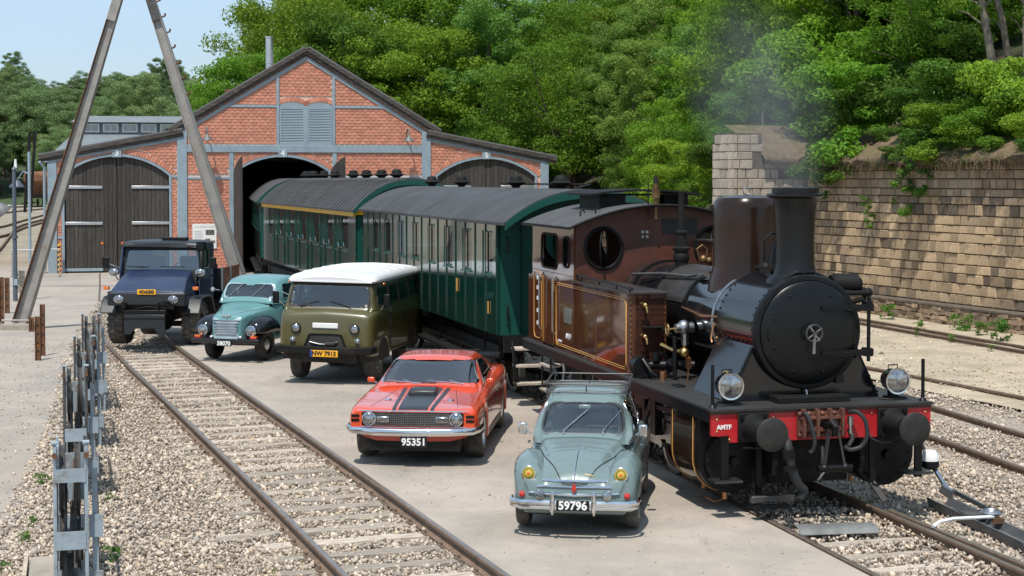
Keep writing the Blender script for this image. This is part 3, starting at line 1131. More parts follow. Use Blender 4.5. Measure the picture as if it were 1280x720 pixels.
# ------------------------------------------------------------------ wooded bank and distant hills (terrain)
M['bank'] = mat('woodland_floor', (0.055, 0.045, 0.025), 0.98, var=0.4, scale=0.7, bump=0.6, bscale=4, col2=(0.04, 0.06, 0.015), amt=0.5, scale2=0.4)
def bank_z(d, y):
    top = 4.9 if y < 53 else max(-.2, 4.9 - (y - 53) * .28)
    if d < 1.2:
        return top - .6
    return top + .52 * (d - 1.2) * (1 if d < 34 else 1) - max(0, d - 34) * .4
def bank_x(y):
    return xWall(y) if y < 56 else max(xWall(y), 6.2 - (y - 60) * .25)
def bank_pt(d, y):
    x0 = bank_x(y)
    c, s_ = math.cos(WY), math.sin(WY)
    return (x0 + d * c, y + d * s_, bank_z(d, y))
sheet("wooded_bank", [[bank_pt(d, y) for d in (1.15, 1.6, 3, 5, 8, 12, 18, 26, 34, 50, 90)] for y in list(range(0, 53, 6)) + list(range(53, 72, 2)) + list(range(72, 220, 12))], M['bank'], jit=.12)
M['farhill'] = mat('far_hill', (0.05, 0.075, 0.025), 0.98, var=0.4, scale=0.05)
def far_z(x, y):
    a = (x + 120) / 100.0
    return -0.4 + max(0, (y - 245)) * .135 * max(0.0, min(1.25, 1.0 - .30 * a)) 
rows_ = [[(x, y, far_z(x, y)) for x in np.linspace(-330, 20, 30)] for y in (243, 255, 270, 290, 315, 350, 420)]
sheet("distant_hill", rows_, M['farhill'], jit=.5)
# ------------------------------------------------------------------ foliage
M['leaf'] = leaf_mat('leaf_green', (0.105, 0.215, 0.012), (0.225, 0.400, 0.036), .50, .26)
M['leaf_pale'] = leaf_mat('leaf_pale', (0.125, 0.235, 0.034), (0.240, 0.400, 0.080), .48, .2)
M['leaf_dark'] = leaf_mat('leaf_dark', (0.068, 0.155, 0.014), (0.150, 0.290, 0.036), .45, .25)
M['leaf_far'] = leaf_mat('leaf_far', (0.130, 0.205, 0.075), (0.225, 0.325, 0.130), .42, .3)  # paler, greyer green: distance haze put into the leaf colour
M['leaf_weed'] = leaf_mat('leaf_weed', (0.06, 0.15, 0.02), (0.13, 0.27, 0.04), .35, .15)
M['bark'] = mat('bark', (0.16, 0.125, 0.095), 0.95, var=0.45, scale=6, bump=0.7, bscale=16, stretch=(3, 3, .6))
M['bark_pale'] = mat('bark_pale', (0.26, 0.215, 0.17), 0.95, var=0.45, scale=5, bump=0.6, bscale=14, stretch=(2, 2, .8))

def leaf_cloud(name, blobs, n, size, seed, m, flat=.42, shell=(.25, 1.12), up=.35):
    r = np.random.default_rng(seed)
    B = np.array(blobs, float)
    w = B[:, 3] ** 2
    idx = r.choice(len(B), n, p=w / w.sum())
    u = r.normal(size=(n, 3))
    u /= np.linalg.norm(u, axis=1, keepdims=True)
    rad = B[idx, 3] * (r.uniform(shell[0] ** 2, shell[1] ** 2, n) ** .5)
    C = B[idx, :3] + u * rad[:, None] * np.array([1.1, 1.1, .62])
    nr = u + r.normal(size=(n, 3)) * .75 + np.array([0, 0, up])
    nr /= np.linalg.norm(nr, axis=1, keepdims=True)
    t = np.cross(nr, r.normal(size=(n, 3)))
    t /= np.linalg.norm(t, axis=1, keepdims=True)
    b = np.cross(nr, t)
    s_ = size * r.uniform(.6, 1.35, n)[:, None]
    V = np.stack([C + t * s_, C + b * s_ * flat + nr * s_ * .15, C - t * s_, C - b * s_ * flat + nr * s_ * .15], 1).reshape(-1, 3)
    return np_mesh(name, V, np.arange(4 * n).reshape(n, 4), m)

def crown_blobs(seed, rx, rz, z0, n):
    r = random.Random(seed)
    out = []
    n = n * 2
    for i in range(n):
        t = i / n
        a = r.uniform(0, 2 * PI)
        ph = math.asin(r.uniform(-.75, 1))
        k = r.uniform(.40, 1.0) ** .7
        rr = r.uniform(.09, .21) * rx
        out.append((rx * k * math.cos(ph) * math.cos(a), rx * k * math.cos(ph) * math.sin(a), z0 + rz * k * math.sin(ph), rr))
    out.append((0, 0, z0, rx * .45))
    return out

def trunk_mesh(name, h, r0, seed, m, blobs=None, lean=0.0):
    r = random.Random(seed)
    mb = MB()
    pts, rad = [], []
    x = y = 0
    for i in range(7):
        t = i / 6
        pts.append((x, y, h * t - .4 * (i == 0)))
        rad.append(r0 * (1 - .75 * t) * (1.3 if i == 0 else 1))
        x += r.uniform(-.12, .12) * h / 10 + lean * h / 6
        y += r.uniform(-.12, .12) * h / 10
    mb.tube(pts, rad, 9)
    for b in (blobs or [])[:9]:
        k_ = r.randrange(2, 6)
        p = Vector(pts[k_])
        q = Vector(b[:3])
        mid = p.lerp(q, .5) + Vector((0, 0, .1 * h * r.uniform(0, .6)))
        mb.tube([p, mid, q], [rad[k_] * .5, rad[k_] * .32, .02], 6)
    return mb.mesh(name, m, True, 60)

PROTO = {}
def make_protos():
    specs = {'round': (4.2, 4.6, 7.0, 66, 50000, .092, 'leaf'), 'tall': (3.6, 6.2, 8.5, 64, 46000, .088, 'leaf_pale'), 'wide': (5.0, 4.2, 6.6, 70, 52000, .09, 'leaf'), 'dense': (4.0, 5.0, 7.0, 60, 46000, .085, 'leaf_dark')}
    for i, (kk, (rx, rz, z0, nb, nl, sz, mm)) in enumerate(specs.items()):
        bl = crown_blobs(31 + i, rx, rz, z0, nb)
        PROTO[kk] = (leaf_cloud('crown', bl, nl, sz, 50 + i, M[mm]), trunk_mesh('trunk', z0 + rz * .4, .28, 70 + i, M['bark'], bl))
    bl = crown_blobs(90, 4.0, 4.4, 6.0, 20)
    PROTO['far'] = (leaf_cloud('crown', bl, 14000, .17, 91, M['leaf_far'], flat=.6), trunk_mesh('trunk', 7, .25, 92, M['bark'], bl))
    bl = crown_blobs(94, 2.0, 6.5, 8.0, 22)
    PROTO['far_tall'] = (leaf_cloud('crown', bl, 14000, .15, 95, M['leaf_far'], flat=.6), trunk_mesh('trunk', 12, .2, 96, M['bark'], bl))
    PROTO['far'] = PROTO['round']
    PROTO['far_tall'] = PROTO['tall']
    r = random.Random(4)
    bl = [(r.uniform(-1, 1), r.uniform(-.8, .8), r.uniform(.0, 1.0) ** 1.3 * 1.7, r.uniform(.12, .42)) for _ in range(26)]
    PROTO['bush'] = (leaf_cloud('leaves', bl, 15000, .036, 97, M['leaf'], flat=.55), None)
    bl = [(r.uniform(-1, 1), r.uniform(-.8, .8), r.uniform(.0, 1.0) ** 1.2 * 1.9, r.uniform(.12, .40)) for _ in range(24)]
    PROTO['bush_dark'] = (leaf_cloud('leaves', bl, 14000, .038, 197, M['leaf_dark'], flat=.55), None)
    bl = [(r.uniform(-.9, .9), r.uniform(-.6, .6), r.uniform(0, 1.0) ** 1.2 * 1.6, r.uniform(.1, .36)) for _ in range(26)]
    PROTO['bush_pale'] = (leaf_cloud('leaves', bl, 12000, .034, 98, M['leaf_weed'], flat=.55), None)
    bl = [(.0 + r.uniform(-.35, .35), r.uniform(-.7, .7), -i * .16, r.uniform(.08, .2)) for i in range(12)]
    PROTO['vine'] = (leaf_cloud('leaves', bl, 2200, .036, 99, M['leaf_weed'], flat=.6), None)
make_protos()

def tree(name, label, loc, sc, kind, group=None, cat='tree', rz=None, sz=None):
    t = thing(name, label, cat, loc, rng.uniform(0, 6.28) if rz is None else rz, group)
    t.scale = (sc, sc, sc * (sz or rng.uniform(.92, 1.12)))
    c, tr = PROTO[kind]
    link('crown' if tr else 'leaves', c, t)
    if tr:
        link('trunk', tr, t)
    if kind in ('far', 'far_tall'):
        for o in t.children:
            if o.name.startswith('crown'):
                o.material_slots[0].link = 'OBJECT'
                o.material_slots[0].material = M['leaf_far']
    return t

GW = "trees of the wooded bank"
LB = {'round': "round crowned tree in the mass on the wooded bank", 'tall': "tall pale tree in the mass on the wooded bank",
      'wide': "wide spreading tree in the mass on the wooded bank", 'dense': "dark dense tree in the mass on the wooded bank"}
rt_ = random.Random(21)
for row, (d, step, s0) in enumerate(((3.0, 4.2, .62), (6.5, 4.6, .78), (11.5, 5.2, .95), (17.5, 5.8, 1.0), (24.5, 6.6, 1.1), (33, 7.5, 1.15))):
    y = 40 - d * .3 + row * 1.3
    while y < 150 - row * 4:
        yy = y + rt_.uniform(-1, 1)
        dd = d + rt_.uniform(-1.2, 1.2)
        # the clearing with bare trunks above the wall at the right
        if not (row < 3 and yy < 51 and dd < 9.5) and not (row == 0 and yy < 55):
            p = bank_pt(dd, yy)
            kd = rt_.choice(['round', 'tall', 'wide', 'dense', 'round'])
            px = 640 + p[0] / p[1] * F_PX
            if -80 < px < 1500 and not (p[1] < 102 and p[0] < 5.2 - (p[1] - 72.4) * .25 + 3.2 * s0) :
                where = ("behind the middle carriage" if px < 690 else "behind the near carriage roof" if px < 760 else "above the locomotive cab roof" if px < 880 else "above the stone pier" if px < 965 else "above the steam dome and chimney" if px < 1050 else "above the middle of the wall" if px < 1170 else "above the wall's right end")
                lb = LB[kd].replace("in the mass on the wooded bank", "") + ("at the foot of the bank ", "low on the bank ", "half way up the bank ", "on the upper bank ", "high on the bank ", "at the top of the bank ")[row] + where
                tree("broadleaf_tree", lb.replace("  ", " "), (p[0], p[1], p[2] - .9), s0 * rt_.uniform(.85, 1.15), kd, GW)
        y += step * (1 if yy < 90 else 1.3) * rt_.uniform(.85, 1.15)
# trees behind the shed roof, left end of the mass
for (x, y, z, s, kd, lb) in ((-15.6, 103, -.3, 1.12, 'round', "leafy tree at the left end of the woods behind the brick shed roof"),
                         (-18.4, 101, -.3, .74, 'round', "lower tree leaning out at the left end of the woods behind the shed"),
                         (-14.0, 109, -.3, 1.42, 'wide', "large tree rising above the chimney pipe of the shed"),
                         (-11.0, 106, 0, 1.3, 'dense', "dark dense tree directly behind the shed ridge"),
                         (-6.0, 104, 0, 1.3, 'round', "round tree behind the right slope of the shed roof"),
                         (-1.5, 103, 0, 1.2, 'tall', "tall pale tree behind the right wing of the shed"),
                         (3.2, 92, 0, 1.05, 'wide', "spreading tree just right of the shed's far corner"),
                         (-14.5, 120, 1, 1.55, 'dense', "tall dark tree at the top of the frame beyond the shed"),
                         (-8.5, 116, 3, 1.6, 'round', "tall green tree closing the sky gap above the shed's right slope"),
                         (-3.0, 112, 4, 1.5, 'wide', "broad tree at the top of the frame right of the shed ridge"),
                         (-16.0, 125, 0, 1.30, 'tall', "tall pale tree behind the large one above the flue pipe")):
    tree("broadleaf_tree", lb, (x, y, z), s, kd)
# low trees and shrubs behind the coaches, left of the pier
for (x, y, z, s, kd, lb) in ((7.6, 72, -.2, .62, 'round', "small bright tree behind the green coach roof"),
                         (8.0, 66, .1, .55, 'wide', "low leafy tree beside the pale stone pier"),
                         (6.6, 80, -.2, .8, 'tall', "young pale tree right of the shed's right corner"),
                         (9.5, 62, 1.5, .55, 'dense', "dark low tree behind the pale stone pier")):
    tree("broadleaf_tree", lb, (x, y, z), s, kd)
# right: bare trunks with foliage high up, above the wall
def gpz(px, py, y):
    return ((px - 640) / F_PX * y, y, 3.9 - (py - 223.5) / F_PX * y)
for i, (px0, py0, px1, py1, y, r0, lb) in enumerate(((1240, 88, 1222, -20, 49.5, .19, "pale barked trunk, left one of the pair above the wall at the right edge"),
                                         (1271, 118, 1236, -20, 49.0, .17, "dark leaning trunk crossing in front of the pale one above the wall"),
                                         (1282, 110, 1276, -30, 50.5, .15, "slim upright trunk at the far right edge above the wall"),
                                         (1141, 118, 1137, 40, 52, .07, "thin reddish sapling trunk above the middle of the wall"))):
    t = thing("woodland_tree", lb, "tree", gpz(px0, py0, y))
    r0 *= .7
    a, b = Vector((0, 0, -1.2)), Vector(gpz(px1, py1, y)) - Vector(gpz(px0, py0, y))
    mb = MB()
    q = [a, Vector((0, 0, 0)), b * .35 + Vector((rng.uniform(-.06, .06), 0, 0)), b * .7 + Vector((rng.uniform(-.08, .08), 0, 0)), b, b * 1.6]
    mb.tube(q, [r0 * 1.25, r0 * 1.05, r0 * .9, r0 * .8, r0 * .7, r0 * .45], 10)
    for kk in range(7):
        f_ = rng.uniform(.3, 1.4)
        p = b * f_
        e = p + Vector((rng.uniform(-1.4, 1.0), rng.uniform(-.8, .8), rng.uniform(.2, .9)))
        mb.tube([p, p.lerp(e, .5) + Vector((0, 0, .15)), e], [r0 * .28, r0 * .17, .01], 6)
    mb.build('trunk', M['bark_pale'] if i in (0, 2) else M['bark'], t, angle=60)
    bl = []
    for kk in range(16):
        f_ = rng.uniform(.5, 1.7)
        p = b * f_ + Vector((rng.uniform(-1.5, .8), rng.uniform(-.4, 1.6), rng.uniform(-.3, .5)))
        bl.append((p.x, p.y, p.z, rng.uniform(.2, .5)))
    n1 = len(bl)
    for kk in range(16):                              # unseen crown lobes added above the frame to cast shade on the wall
        out_ = rng.uniform(.3, 3.6)
        p = Vector((-.937 * out_ + rng.uniform(-2.6, 2.6) * -.35, -.35 * out_ + rng.uniform(-2.6, 2.6), rng.uniform(5.2, 8.0) + .25 * out_)) if i < 3 else b * rng.uniform(.6, 1.5)
        bl.append((p.x, p.y, p.z, rng.uniform(.3, .7)))
    link('crown', leaf_cloud('crown', bl, 9000, .05, 200 + i, M['leaf']), t)
# shrubs on top of the wall
for i, (px, py, y, s, kd, lb) in enumerate(((1052, 178, 50.2, 1.5, 'bush', "bright green bush hanging over the wall top beside the smoke"),
                                        (1100, 150, 50.5, 1.9, 'bush', "large green bush above the wall behind the chimney"),
                                        (1180, 165, 47.8, 1.4, 'bush_pale', "leafy shrub on the wall top right of the bare turf"),
                                        (1225, 150, 46.5, 1.7, 'bush', "dense shrub below the bare trunks on the wall top"),
                                        (1275, 160, 45.0, 1.8, 'bush', "dark shrub at the right edge on the wall top"),
                                        (1150, 105, 53, 2.0, 'bush_pale', "pale shrub higher on the bank below the thin sapling"),
                                        (1205, 95, 52, 1.8, 'bush_pale', "airy pale shrub left of the bare trunks"),
                                        (1040, 120, 55, 2.4, 'bush', "big leafy shrub on the bank in the thin smoke"),
                                        (1085, 80, 57, 2.6, 'bush', "upper leafy shrub on the bank above the chimney"),
                                        (880, 222, 58, 1.0, 'bush_pale', "light green shrub with red flowers left of the pier"),
                                        (850, 215, 60, 1.4, 'bush', "green shrub behind the cab roof ventilator"),
                                        (1255, 60, 56, 2.4, 'bush', "leafy shrub high on the bank behind the trunks"),
                                        (1175, 50, 58, 2.8, 'bush', "broad shrub under the shade of the upper trees"))):
    p = gpz(px, py, y)
    t = thing("shrub", lb, "shrub", (p[0], p[1], p[2] - .75 * s), rng.uniform(-3, 3))
    t.scale = (s, s, s * rng.uniform(.8, 1.1))
    link('leaves', PROTO[kd if i % 3 else 'bush_dark'][0], t)
gs_ = "low shrubs along the wall top"
for i in range(11):
    yy = 40.2 + i * .72
    off = rt_.uniform(.0, 2.2)
    t = thing("shrub", ("%s leafy shrub on the turf edge of the wall top" % ("low" if off < 1.1 else "set back")) + (", towards the right edge" if i < 4 else ", around its middle" if i < 8 else ", right of the smoke"), "shrub", (xWall(yy) + off * .937, yy + off * .35, 4.30 + off * .42), rt_.uniform(0, 6.2), gs_)
    s = rt_.uniform(.7, 1.25)
    t.scale = (s, s, s * .8)
    link('leaves', PROTO[rt_.choice(['bush', 'bush_pale', 'bush_dark'])][0], t)
for i, (px, py, y, s, lb) in enumerate(((1150, 200, 46.2, 1.0, "green trailing creeper hanging down the middle of the stone wall"), (1110, 258, 47.8, .5, "small green tuft growing in a wall joint"), (1030, 200, 50.3, .8, "dark creeper hanging beside the chimney on the wall"), (1180, 182, 45.5, .9, "creeper spilling over the wall top right of the long one"))):
    p = gpz(px, py, y)
    t = thing("creeper", lb, "creeper", (xWall(p[1]) - .22, p[1], p[2] + .3), WY)
    t.scale = (s, s, s)
    link('leaves', PROTO['vine'][0], t)

# distant wooded hillside on the left
GF = "trees on the distant hillside"
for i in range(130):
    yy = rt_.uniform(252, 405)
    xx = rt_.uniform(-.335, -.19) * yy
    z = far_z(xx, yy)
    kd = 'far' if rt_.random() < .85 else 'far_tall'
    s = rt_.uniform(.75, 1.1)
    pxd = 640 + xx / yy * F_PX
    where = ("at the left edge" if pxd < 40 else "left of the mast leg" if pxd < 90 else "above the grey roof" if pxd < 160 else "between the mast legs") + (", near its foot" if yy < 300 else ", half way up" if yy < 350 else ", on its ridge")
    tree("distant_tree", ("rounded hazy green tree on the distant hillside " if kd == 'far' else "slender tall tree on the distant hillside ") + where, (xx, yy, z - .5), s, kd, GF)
for (px, py, y, s, kd, lb) in ((15, 190, 268, 1.7, 'far', "bright green tree low at the left edge beside the sidings"),
                           (48, 185, 264, 1.6, 'far', "bright pointed tree left of the grey roofed building"),
                           (-14, 180, 270, 1.8, 'far', "wide leafy tree cut by the left edge of the photo"),
                           (66, 198, 262, 1.0, 'far_tall', "small greyish shrub like tree in front of the grey building"),
                           (155, 172, 165, 1.0, 'far_tall', "birch like tree behind the grey building's clerestory, left one"),
                           (180, 172, 160, 1.05, 'far_tall', "birch like tree behind the clerestory, right of its twin"),
                           (203, 185, 150, .9, 'far', "rounded tree beside the shed's left roof slope"),
                           (140, 180, 170, 1.0, 'far', "green tree just behind the grey clerestory roof")):
    p = gpz(px, py, y)
    tree("broadleaf_tree", lb, (p[0], p[1], max(-.5, p[2] - 7.5 * s)), s, kd)

# weeds
def weed(px, py, s, lb, kd='bush_pale'):
    x, y = gp(px, py, 0)
    t = thing("weed", lb, "weed", (x, y, -.05), rng.uniform(0, 6))
    t.scale = (s, s, s * 1.1)
    me = WEED[rng.randrange(2)]
    link('leaves', me, t)
WEED = []
for q in range(2):
    bl = [(rng.uniform(-.5, .5), rng.uniform(-.5, .5), rng.uniform(.05, .9), rng.uniform(.1, .3)) for _ in range(16)]
    WEED.append(leaf_cloud('leaves', bl, 420, .085, 300 + q, M['leaf_weed'], flat=.4, shell=(.2, 1.0)))
for i, a in enumerate(((49, 604, .16, "leafy weed at the asphalt edge left of the wire tensioner"), (36, 656, .11, "upper small weed beside the tensioner's concrete foot"), (26, 678, .13, "lower small weed beside the tensioner's concrete foot"), (1, 712, .1, "tiny weed at the lower left corner"),
                       (135, 622, .09, "thin weed in the shade right of the tensioner"), (138, 700, .16, "dark weed growing behind the front tensioner"), (91, 630, .1, "weed hidden against the tensioner frame"),
                       (1112, 398, .42, "green weed clump at the rubble foot right of the smokebox"), (1150, 412, .25, "small weed patch beyond the narrow rails"), (1205, 412, .45, "broad weed clump below the ledge near the right edge"), (1250, 425, .5, "weed clump at the right edge of the wall foot"), (1230, 418, .35, "weed clump between two others at the wall foot"), (1090, 390, .25, "weed tuft against the wall beside the hinge"), (1147, 418, .12, "tiny weed between the narrow gauge rails"), (1190, 425, .16, "weed sprig beside the narrow gauge rails"), (1240, 437, .14, "weed sprig at the near narrow rail"),
                       (75, 500, .07, "tiny weed at the gravel margin beside the second tensioner"), (340, 715, .05, "dry grass sprig beside the left rail at the bottom edge"))):
    weed(*a)
# ------------------------------------------------------------------ engine shed (local: x along facade, y into the shed, z up)
FY = R(14.0)
shed_o = (-16.44, 67.95, 0)
M['mortar'] = mat('mortar', (0.66, 0.48, 0.39), 0.95, var=0.12, scale=3)
M['brick'] = mat('red_brick', (0.62, 0.25, 0.16), 0.9, var=0.12, scale=6, island=0.16, bump=0.3, bscale=60)
M['roofing'] = mat('roofing_felt', (0.15, 0.15, 0.155), 0.85, var=0.2, scale=1, bump=0.2, bscale=20)
M['dark_inside'] = mat('shed_gloom', (0.02, 0.02, 0.02), 0.95, var=0.3)  # near black stands in for the shade inside the shed
shed = thing("engine_shed", "red brick engine shed with three arched gates and blue grey steel frame", "engine shed", shed_o, FY)
SL, SR, SC = -2.78, 18.6, 7.9
EAV, APEX, WLO, WHI = 6.05, 9.15, 4.75, 5.72
DOORS = [(0.0, 2.12, 4.03, 4.83), (6.87, 1.95, 4.2, 4.83), (15.78, 2.2, 4.0, 4.78)]   # centre, half width, spring, apex
def door_outline(c, hw, sp, ap, g=0.0):
    h = ap - sp
    r = (hw * hw + h * h) / (2 * h)
    a = math.asin(hw / r)
    pts = [(c - hw - g, -.2), (c + hw + g, -.2)]
    rr = r + g
    a = math.asin(min(1, (hw + g) / rr))
    for i in range(15):
        t = a - 2 * a * i / 14
        pts.append((c + rr * math.sin(t), ap - r + rr * math.cos(t)))
    return pts
outline = [(SL, -.3), (SR, -.3), (SR, WLO), (SC + 5.25, WHI), (SC + 5.25, EAV), (SC, APEX), (SC - 5.25, EAV), (SC - 5.25, WHI), (SL, WLO)]
mb = MB()
loops = [[(SL, WLO), (SL, -.3)]]
seq = [(SL, WLO), (SL, -.3)]
for c, hw, sp, ap in DOORS:                      # doors open to the ground: notch the outline
    d = door_outline(c, hw, sp, ap)
    seq += [(d[0][0], -.3)] + list(reversed(d[2:])) + [(d[1][0], -.3)]
seq += [(SR, -.3), (SR, WLO), (SC + 5.25, WHI), (SC + 5.25, EAV), (SC, APEX), (SC - 5.25, EAV), (SC - 5.25, WHI)]
mb.plate([seq], 'Y', 0.02, .34)
mb.build('facade_wall', M['mortar'], shed, smooth=False)
# posts and beams, blue grey steel
FR = []
def beam(x0, x1, z0, z1, d=.05):
    FR.append((x0, x1, z0, z1, d))
beam(2.47, 2.86, -.1, EAV - .1, .09); beam(SC + 5.0, SC + 5.38, -.1, EAV - .1, .09)
beam(SL, SL + .36, -.1, 4.72, .09); beam(SR - .36, SR, -.1, 4.72, .09)
beam(2.86, SC + 5.0, 5.02, 5.33, .07)
beam(4.62, 4.80, -.1, 5.02, .05); beam(9.0, 9.18, -.1, 5.02, .05)
beam(6.62, 6.74, 5.33, 8.45, .05); beam(9.0, 9.12, 5.33, 8.42, .05); beam(7.81, 7.93, 5.33, 7.0, .05)
beam(3.75, 6.62, 6.92, 7.02, .045); beam(9.12, 12.0, 6.92, 7.02, .045)
beam(2.86, 4.62, 3.88, 3.98, .04); beam(SL + .36, -2.2, 3.95, 4.04, .04); beam(2.2, 2.47, 3.95, 4.04, .04); beam(9.18, SC + 5.0, 3.88, 3.98, .04)
beam(SL + .36, -2.2, 1.42, 1.51, .04)
for x0, x1, z0, z1, d in FR:
    MB().box(x0, x1, -d, .1, z0, z1).build('steel_beam', M['bluegrey'], shed, bevel=.012)
# sloping beams under the barge boards
for a, b in (((SC - 5.1, EAV - .12), (SC, APEX - .12)), ((SC, APEX - .12), (SC + 5.1, EAV - .12)), ((SL, WLO - .14), (SC - 5.3, WHI - .14)), ((SC + 5.3, WHI - .14), (SR, WLO - .14))):
    MB().bar((a[0], .02, a[1]), (b[0], .02, b[1]), .15, .13).build('steel_beam', M['bluegrey'], shed)
# bricks: real pieces proud of the mortar, too small to tell singly in the photo -> one part
def in_wall(x, z):
    if not inside((x, z), outline):
        return False
    for c, hw, sp, ap in DOORS:
        if z < sp - .12:
            if abs(x - c) < hw + .12:
                return False
        elif inside((x, z), door_outline(c, hw, sp, ap, .34)):
            return False
    for x0, x1, z0, z1, d in FR:
        if x0 - .02 < x < x1 + .02 and z0 - .02 < z < z1 + .02:
            return False
    if 6.74 < x < 9.0 and 5.33 < z < 7.35:
        return False
    return True
mb = MB()
z, row = 0.02, 0
def brick(mb, pts, y=-.012):
    c = (sum(p[0] for p in pts) / 4, sum(p[1] for p in pts) / 4)
    mb.add([(p[0], .03, p[1]) for p in pts] + [(c[0] + (p[0] - c[0]) * .97, y, c[1] + (p[1] - c[1]) * .96) for p in pts], [(4, 5, 6, 7), (0, 1, 5, 4), (1, 2, 6, 5), (2, 3, 7, 6), (3, 0, 4, 7)])
PX_, PZ_ = .232, .128
while z < 9.2:
    x = SL + (PX_ / 2 if row % 2 else 0)
    while x < SR:
        w, h = PX_ - .026, PZ_ - .026
        if all(in_wall(x + a * w, z + b * h) for a in (.12, .88) for b in (.1, .9)):
            yy = -.012 - rng.uniform(0, .006)
            brick(mb, [(x, z), (x + w, z), (x + w, z + h), (x, z + h)], yy)
        else:                                          # cut brick beside a post, arch or roof edge
            oks = [all(in_wall(x + a * w, z + b * h) for b in (.1, .9)) for a in np.linspace(.04, .96, 9)]
            run = [i for i in range(9) if oks[i]]
            if len(run) >= 3 and run[-1] - run[0] == len(run) - 1:
                a, b = x + w * run[0] / 9, x + w * (run[-1] + 1) / 9
                brick(mb, [(a, z), (b, z), (b, z + h), (a, z + h)], -.012)
        x += PX_
    z += PZ_
    row += 1
# radial bricks over the gates and louvres
def arch_bricks(c, hw, sp, ap, g0, g1, n, tilt=1.0):
    h = ap - sp
    r = (hw * hw + h * h) / (2 * h)
    a = math.asin(min(1, hw / r)) * 1.06
    for i in range(n):
        t0, t1 = -a + 2 * a * i / n, -a + 2 * a * (i + .84) / n
        zc = ap - r
        if abs(math.sin((t0 + t1) / 2) * r) < .3 and g1 > .3 and g0 > .05:
            pass
        q = [(c + (r + g0) * math.sin(t0), zc + (r + g0) * math.cos(t0)), (c + (r + g0) * math.sin(t1), zc + (r + g0) * math.cos(t1)), (c + (r + g1) * math.sin(t1), zc + (r + g1) * math.cos(t1)), (c + (r + g1) * math.sin(t0), zc + (r + g1) * math.cos(t0))]
        brick(mb, q, -.02)
for c, hw, sp, ap in DOORS:
    arch_bricks(c, hw, sp, ap, .11, .335, 44)
for c in (7.28, 8.46):
    arch_bricks(c, .56, 6.98, 7.14, .06, .24, 13)
mb.fix = True
o = mb.build('brickwork', M['brick'], shed, smooth=False)
o['kind'] = 'stuff'
# gate surrounds (steel arch strip)
for c, hw, sp, ap in DOORS:
    a, b = door_outline(c, hw, sp, ap, .0), door_outline(c, hw, sp, ap, .10)
    q = [(b[1][0], -.1)] + b[2:] + [(b[0][0], -.1)] + [(a[0][0], -.1)] + list(reversed(a[2:])) + [(a[1][0], -.1)]
    MB().prism(q, 'Y', -.05, .12).build('gate_arch', M['bluegrey'], shed, smooth=False)
# louvres
for c in (7.28, 8.46):
    lv = MB()
    arch = [(c - .52, 5.34), (c + .52, 5.34), (c + .52, 6.98)] + [(c + .52 * math.cos(t), 6.98 + .16 * math.sin(t)) for t in np.linspace(0, PI, 9)[1:-1]] + [(c - .52, 6.98)]
    lo = lv.prism(arch, 'Y', .0, .06).build('louvre', M['dark_inside'], shed, smooth=False)
    fr = MB()
    fr.plate([[(c - .53, 5.335), (c + .53, 5.335), (c + .53, 6.98)] + [(c + .53 * math.cos(t), 6.98 + .165 * math.sin(t)) for t in np.linspace(0, PI, 9)[1:-1]] + [(c - .53, 6.98)], [(c - .46, 5.42), (c + .46, 5.42), (c + .46, 6.86), (c - .46, 6.86)]], 'Y', -.045, .0)
    fr.build('louvre_frame', M['bluegrey'], lo, smooth=False)
    sl = MB().box(-.455, .455, -.04, .0, -.028, .018)
    sl = MB().add([(-.455, -.045, -.03), (.455, -.045, -.03), (.455, -.0, .03), (-.455, -.0, .03), (-.455, -.04, -.036), (.455, -.04, -.036), (.455, .005, .024), (-.455, .005, .024)], [(0, 1, 2, 3), (7, 6, 5, 4), (0, 4, 5, 1), (2, 6, 7, 3)])
    sm = sl.mesh('slat', M['bluegrey'], False)
    for i in range(21):
        link('slat', sm, lo, (c, 0, 5.46 + i * .0685))
# number plates 3 4 5
for c, zz, t in ((0.0, 4.96, "3"), (6.87, 4.98, "4"), (15.78, 4.93, "5")):
    p = MB().box(c - .19, c + .19, -.085, -.045, zz - .17, zz + .17).build('number_plate', M['bluegrey'], shed, bevel=.01)
    text(t, .34, M['print_white'], p, (c, -.088, zz), bold=.008)
# gates: leaves of tarred planks
def gate_leaf(parent, x0, x1, c, hw, sp, ap, hinge, straps=(3.55, 2.05, .12)):
    h = ap - sp
    r = (hw * hw + h * h) / (2 * h)
    top = lambda x: ap - r + math.sqrt(max(0, r * r - (x - c) ** 2)) - .02
    n = 12
    w = (x1 - x0) / n
    g = sub('gate_leaf', parent)
    for i in range(n):
        a, b = x0 + i * w + .006, x0 + (i + 1) * w - .006
        y = .075 + rng.uniform(-.008, .008)
        MB().prism([(a, .04), (b, .04), (b, top(b)), ((a + b) / 2, top((a + b) / 2)), (a, top(a))], 'Y', y, y + .05).build('plank', M['darkwood'], g, smooth=False)
    for zz in straps:
        s0, s1 = (x0 - .1, x0 + 1.5) if hinge < 0 else (x1 - 1.5, x1 + .1)
        MB().box(s0, s1, .028, .062, zz - .06, zz + .06).build('strap_hinge', M['alu'] if zz > .2 else M['bluegrey'], g, bevel=.01)
    return g
c, hw, sp, ap = DOORS[0]
gate_leaf(shed, c - hw + .03, c - .01, c, hw, sp, ap, -1)
gate_leaf(shed, c + .01, c + hw - .03, c, hw, sp, ap, 1)
c, hw, sp, ap = DOORS[2]
gate_leaf(shed, c - hw + .03, c - .01, c, hw, sp, ap, -1)
gate_leaf(shed, c + .01, c + hw - .03, c, hw, sp, ap, 1)
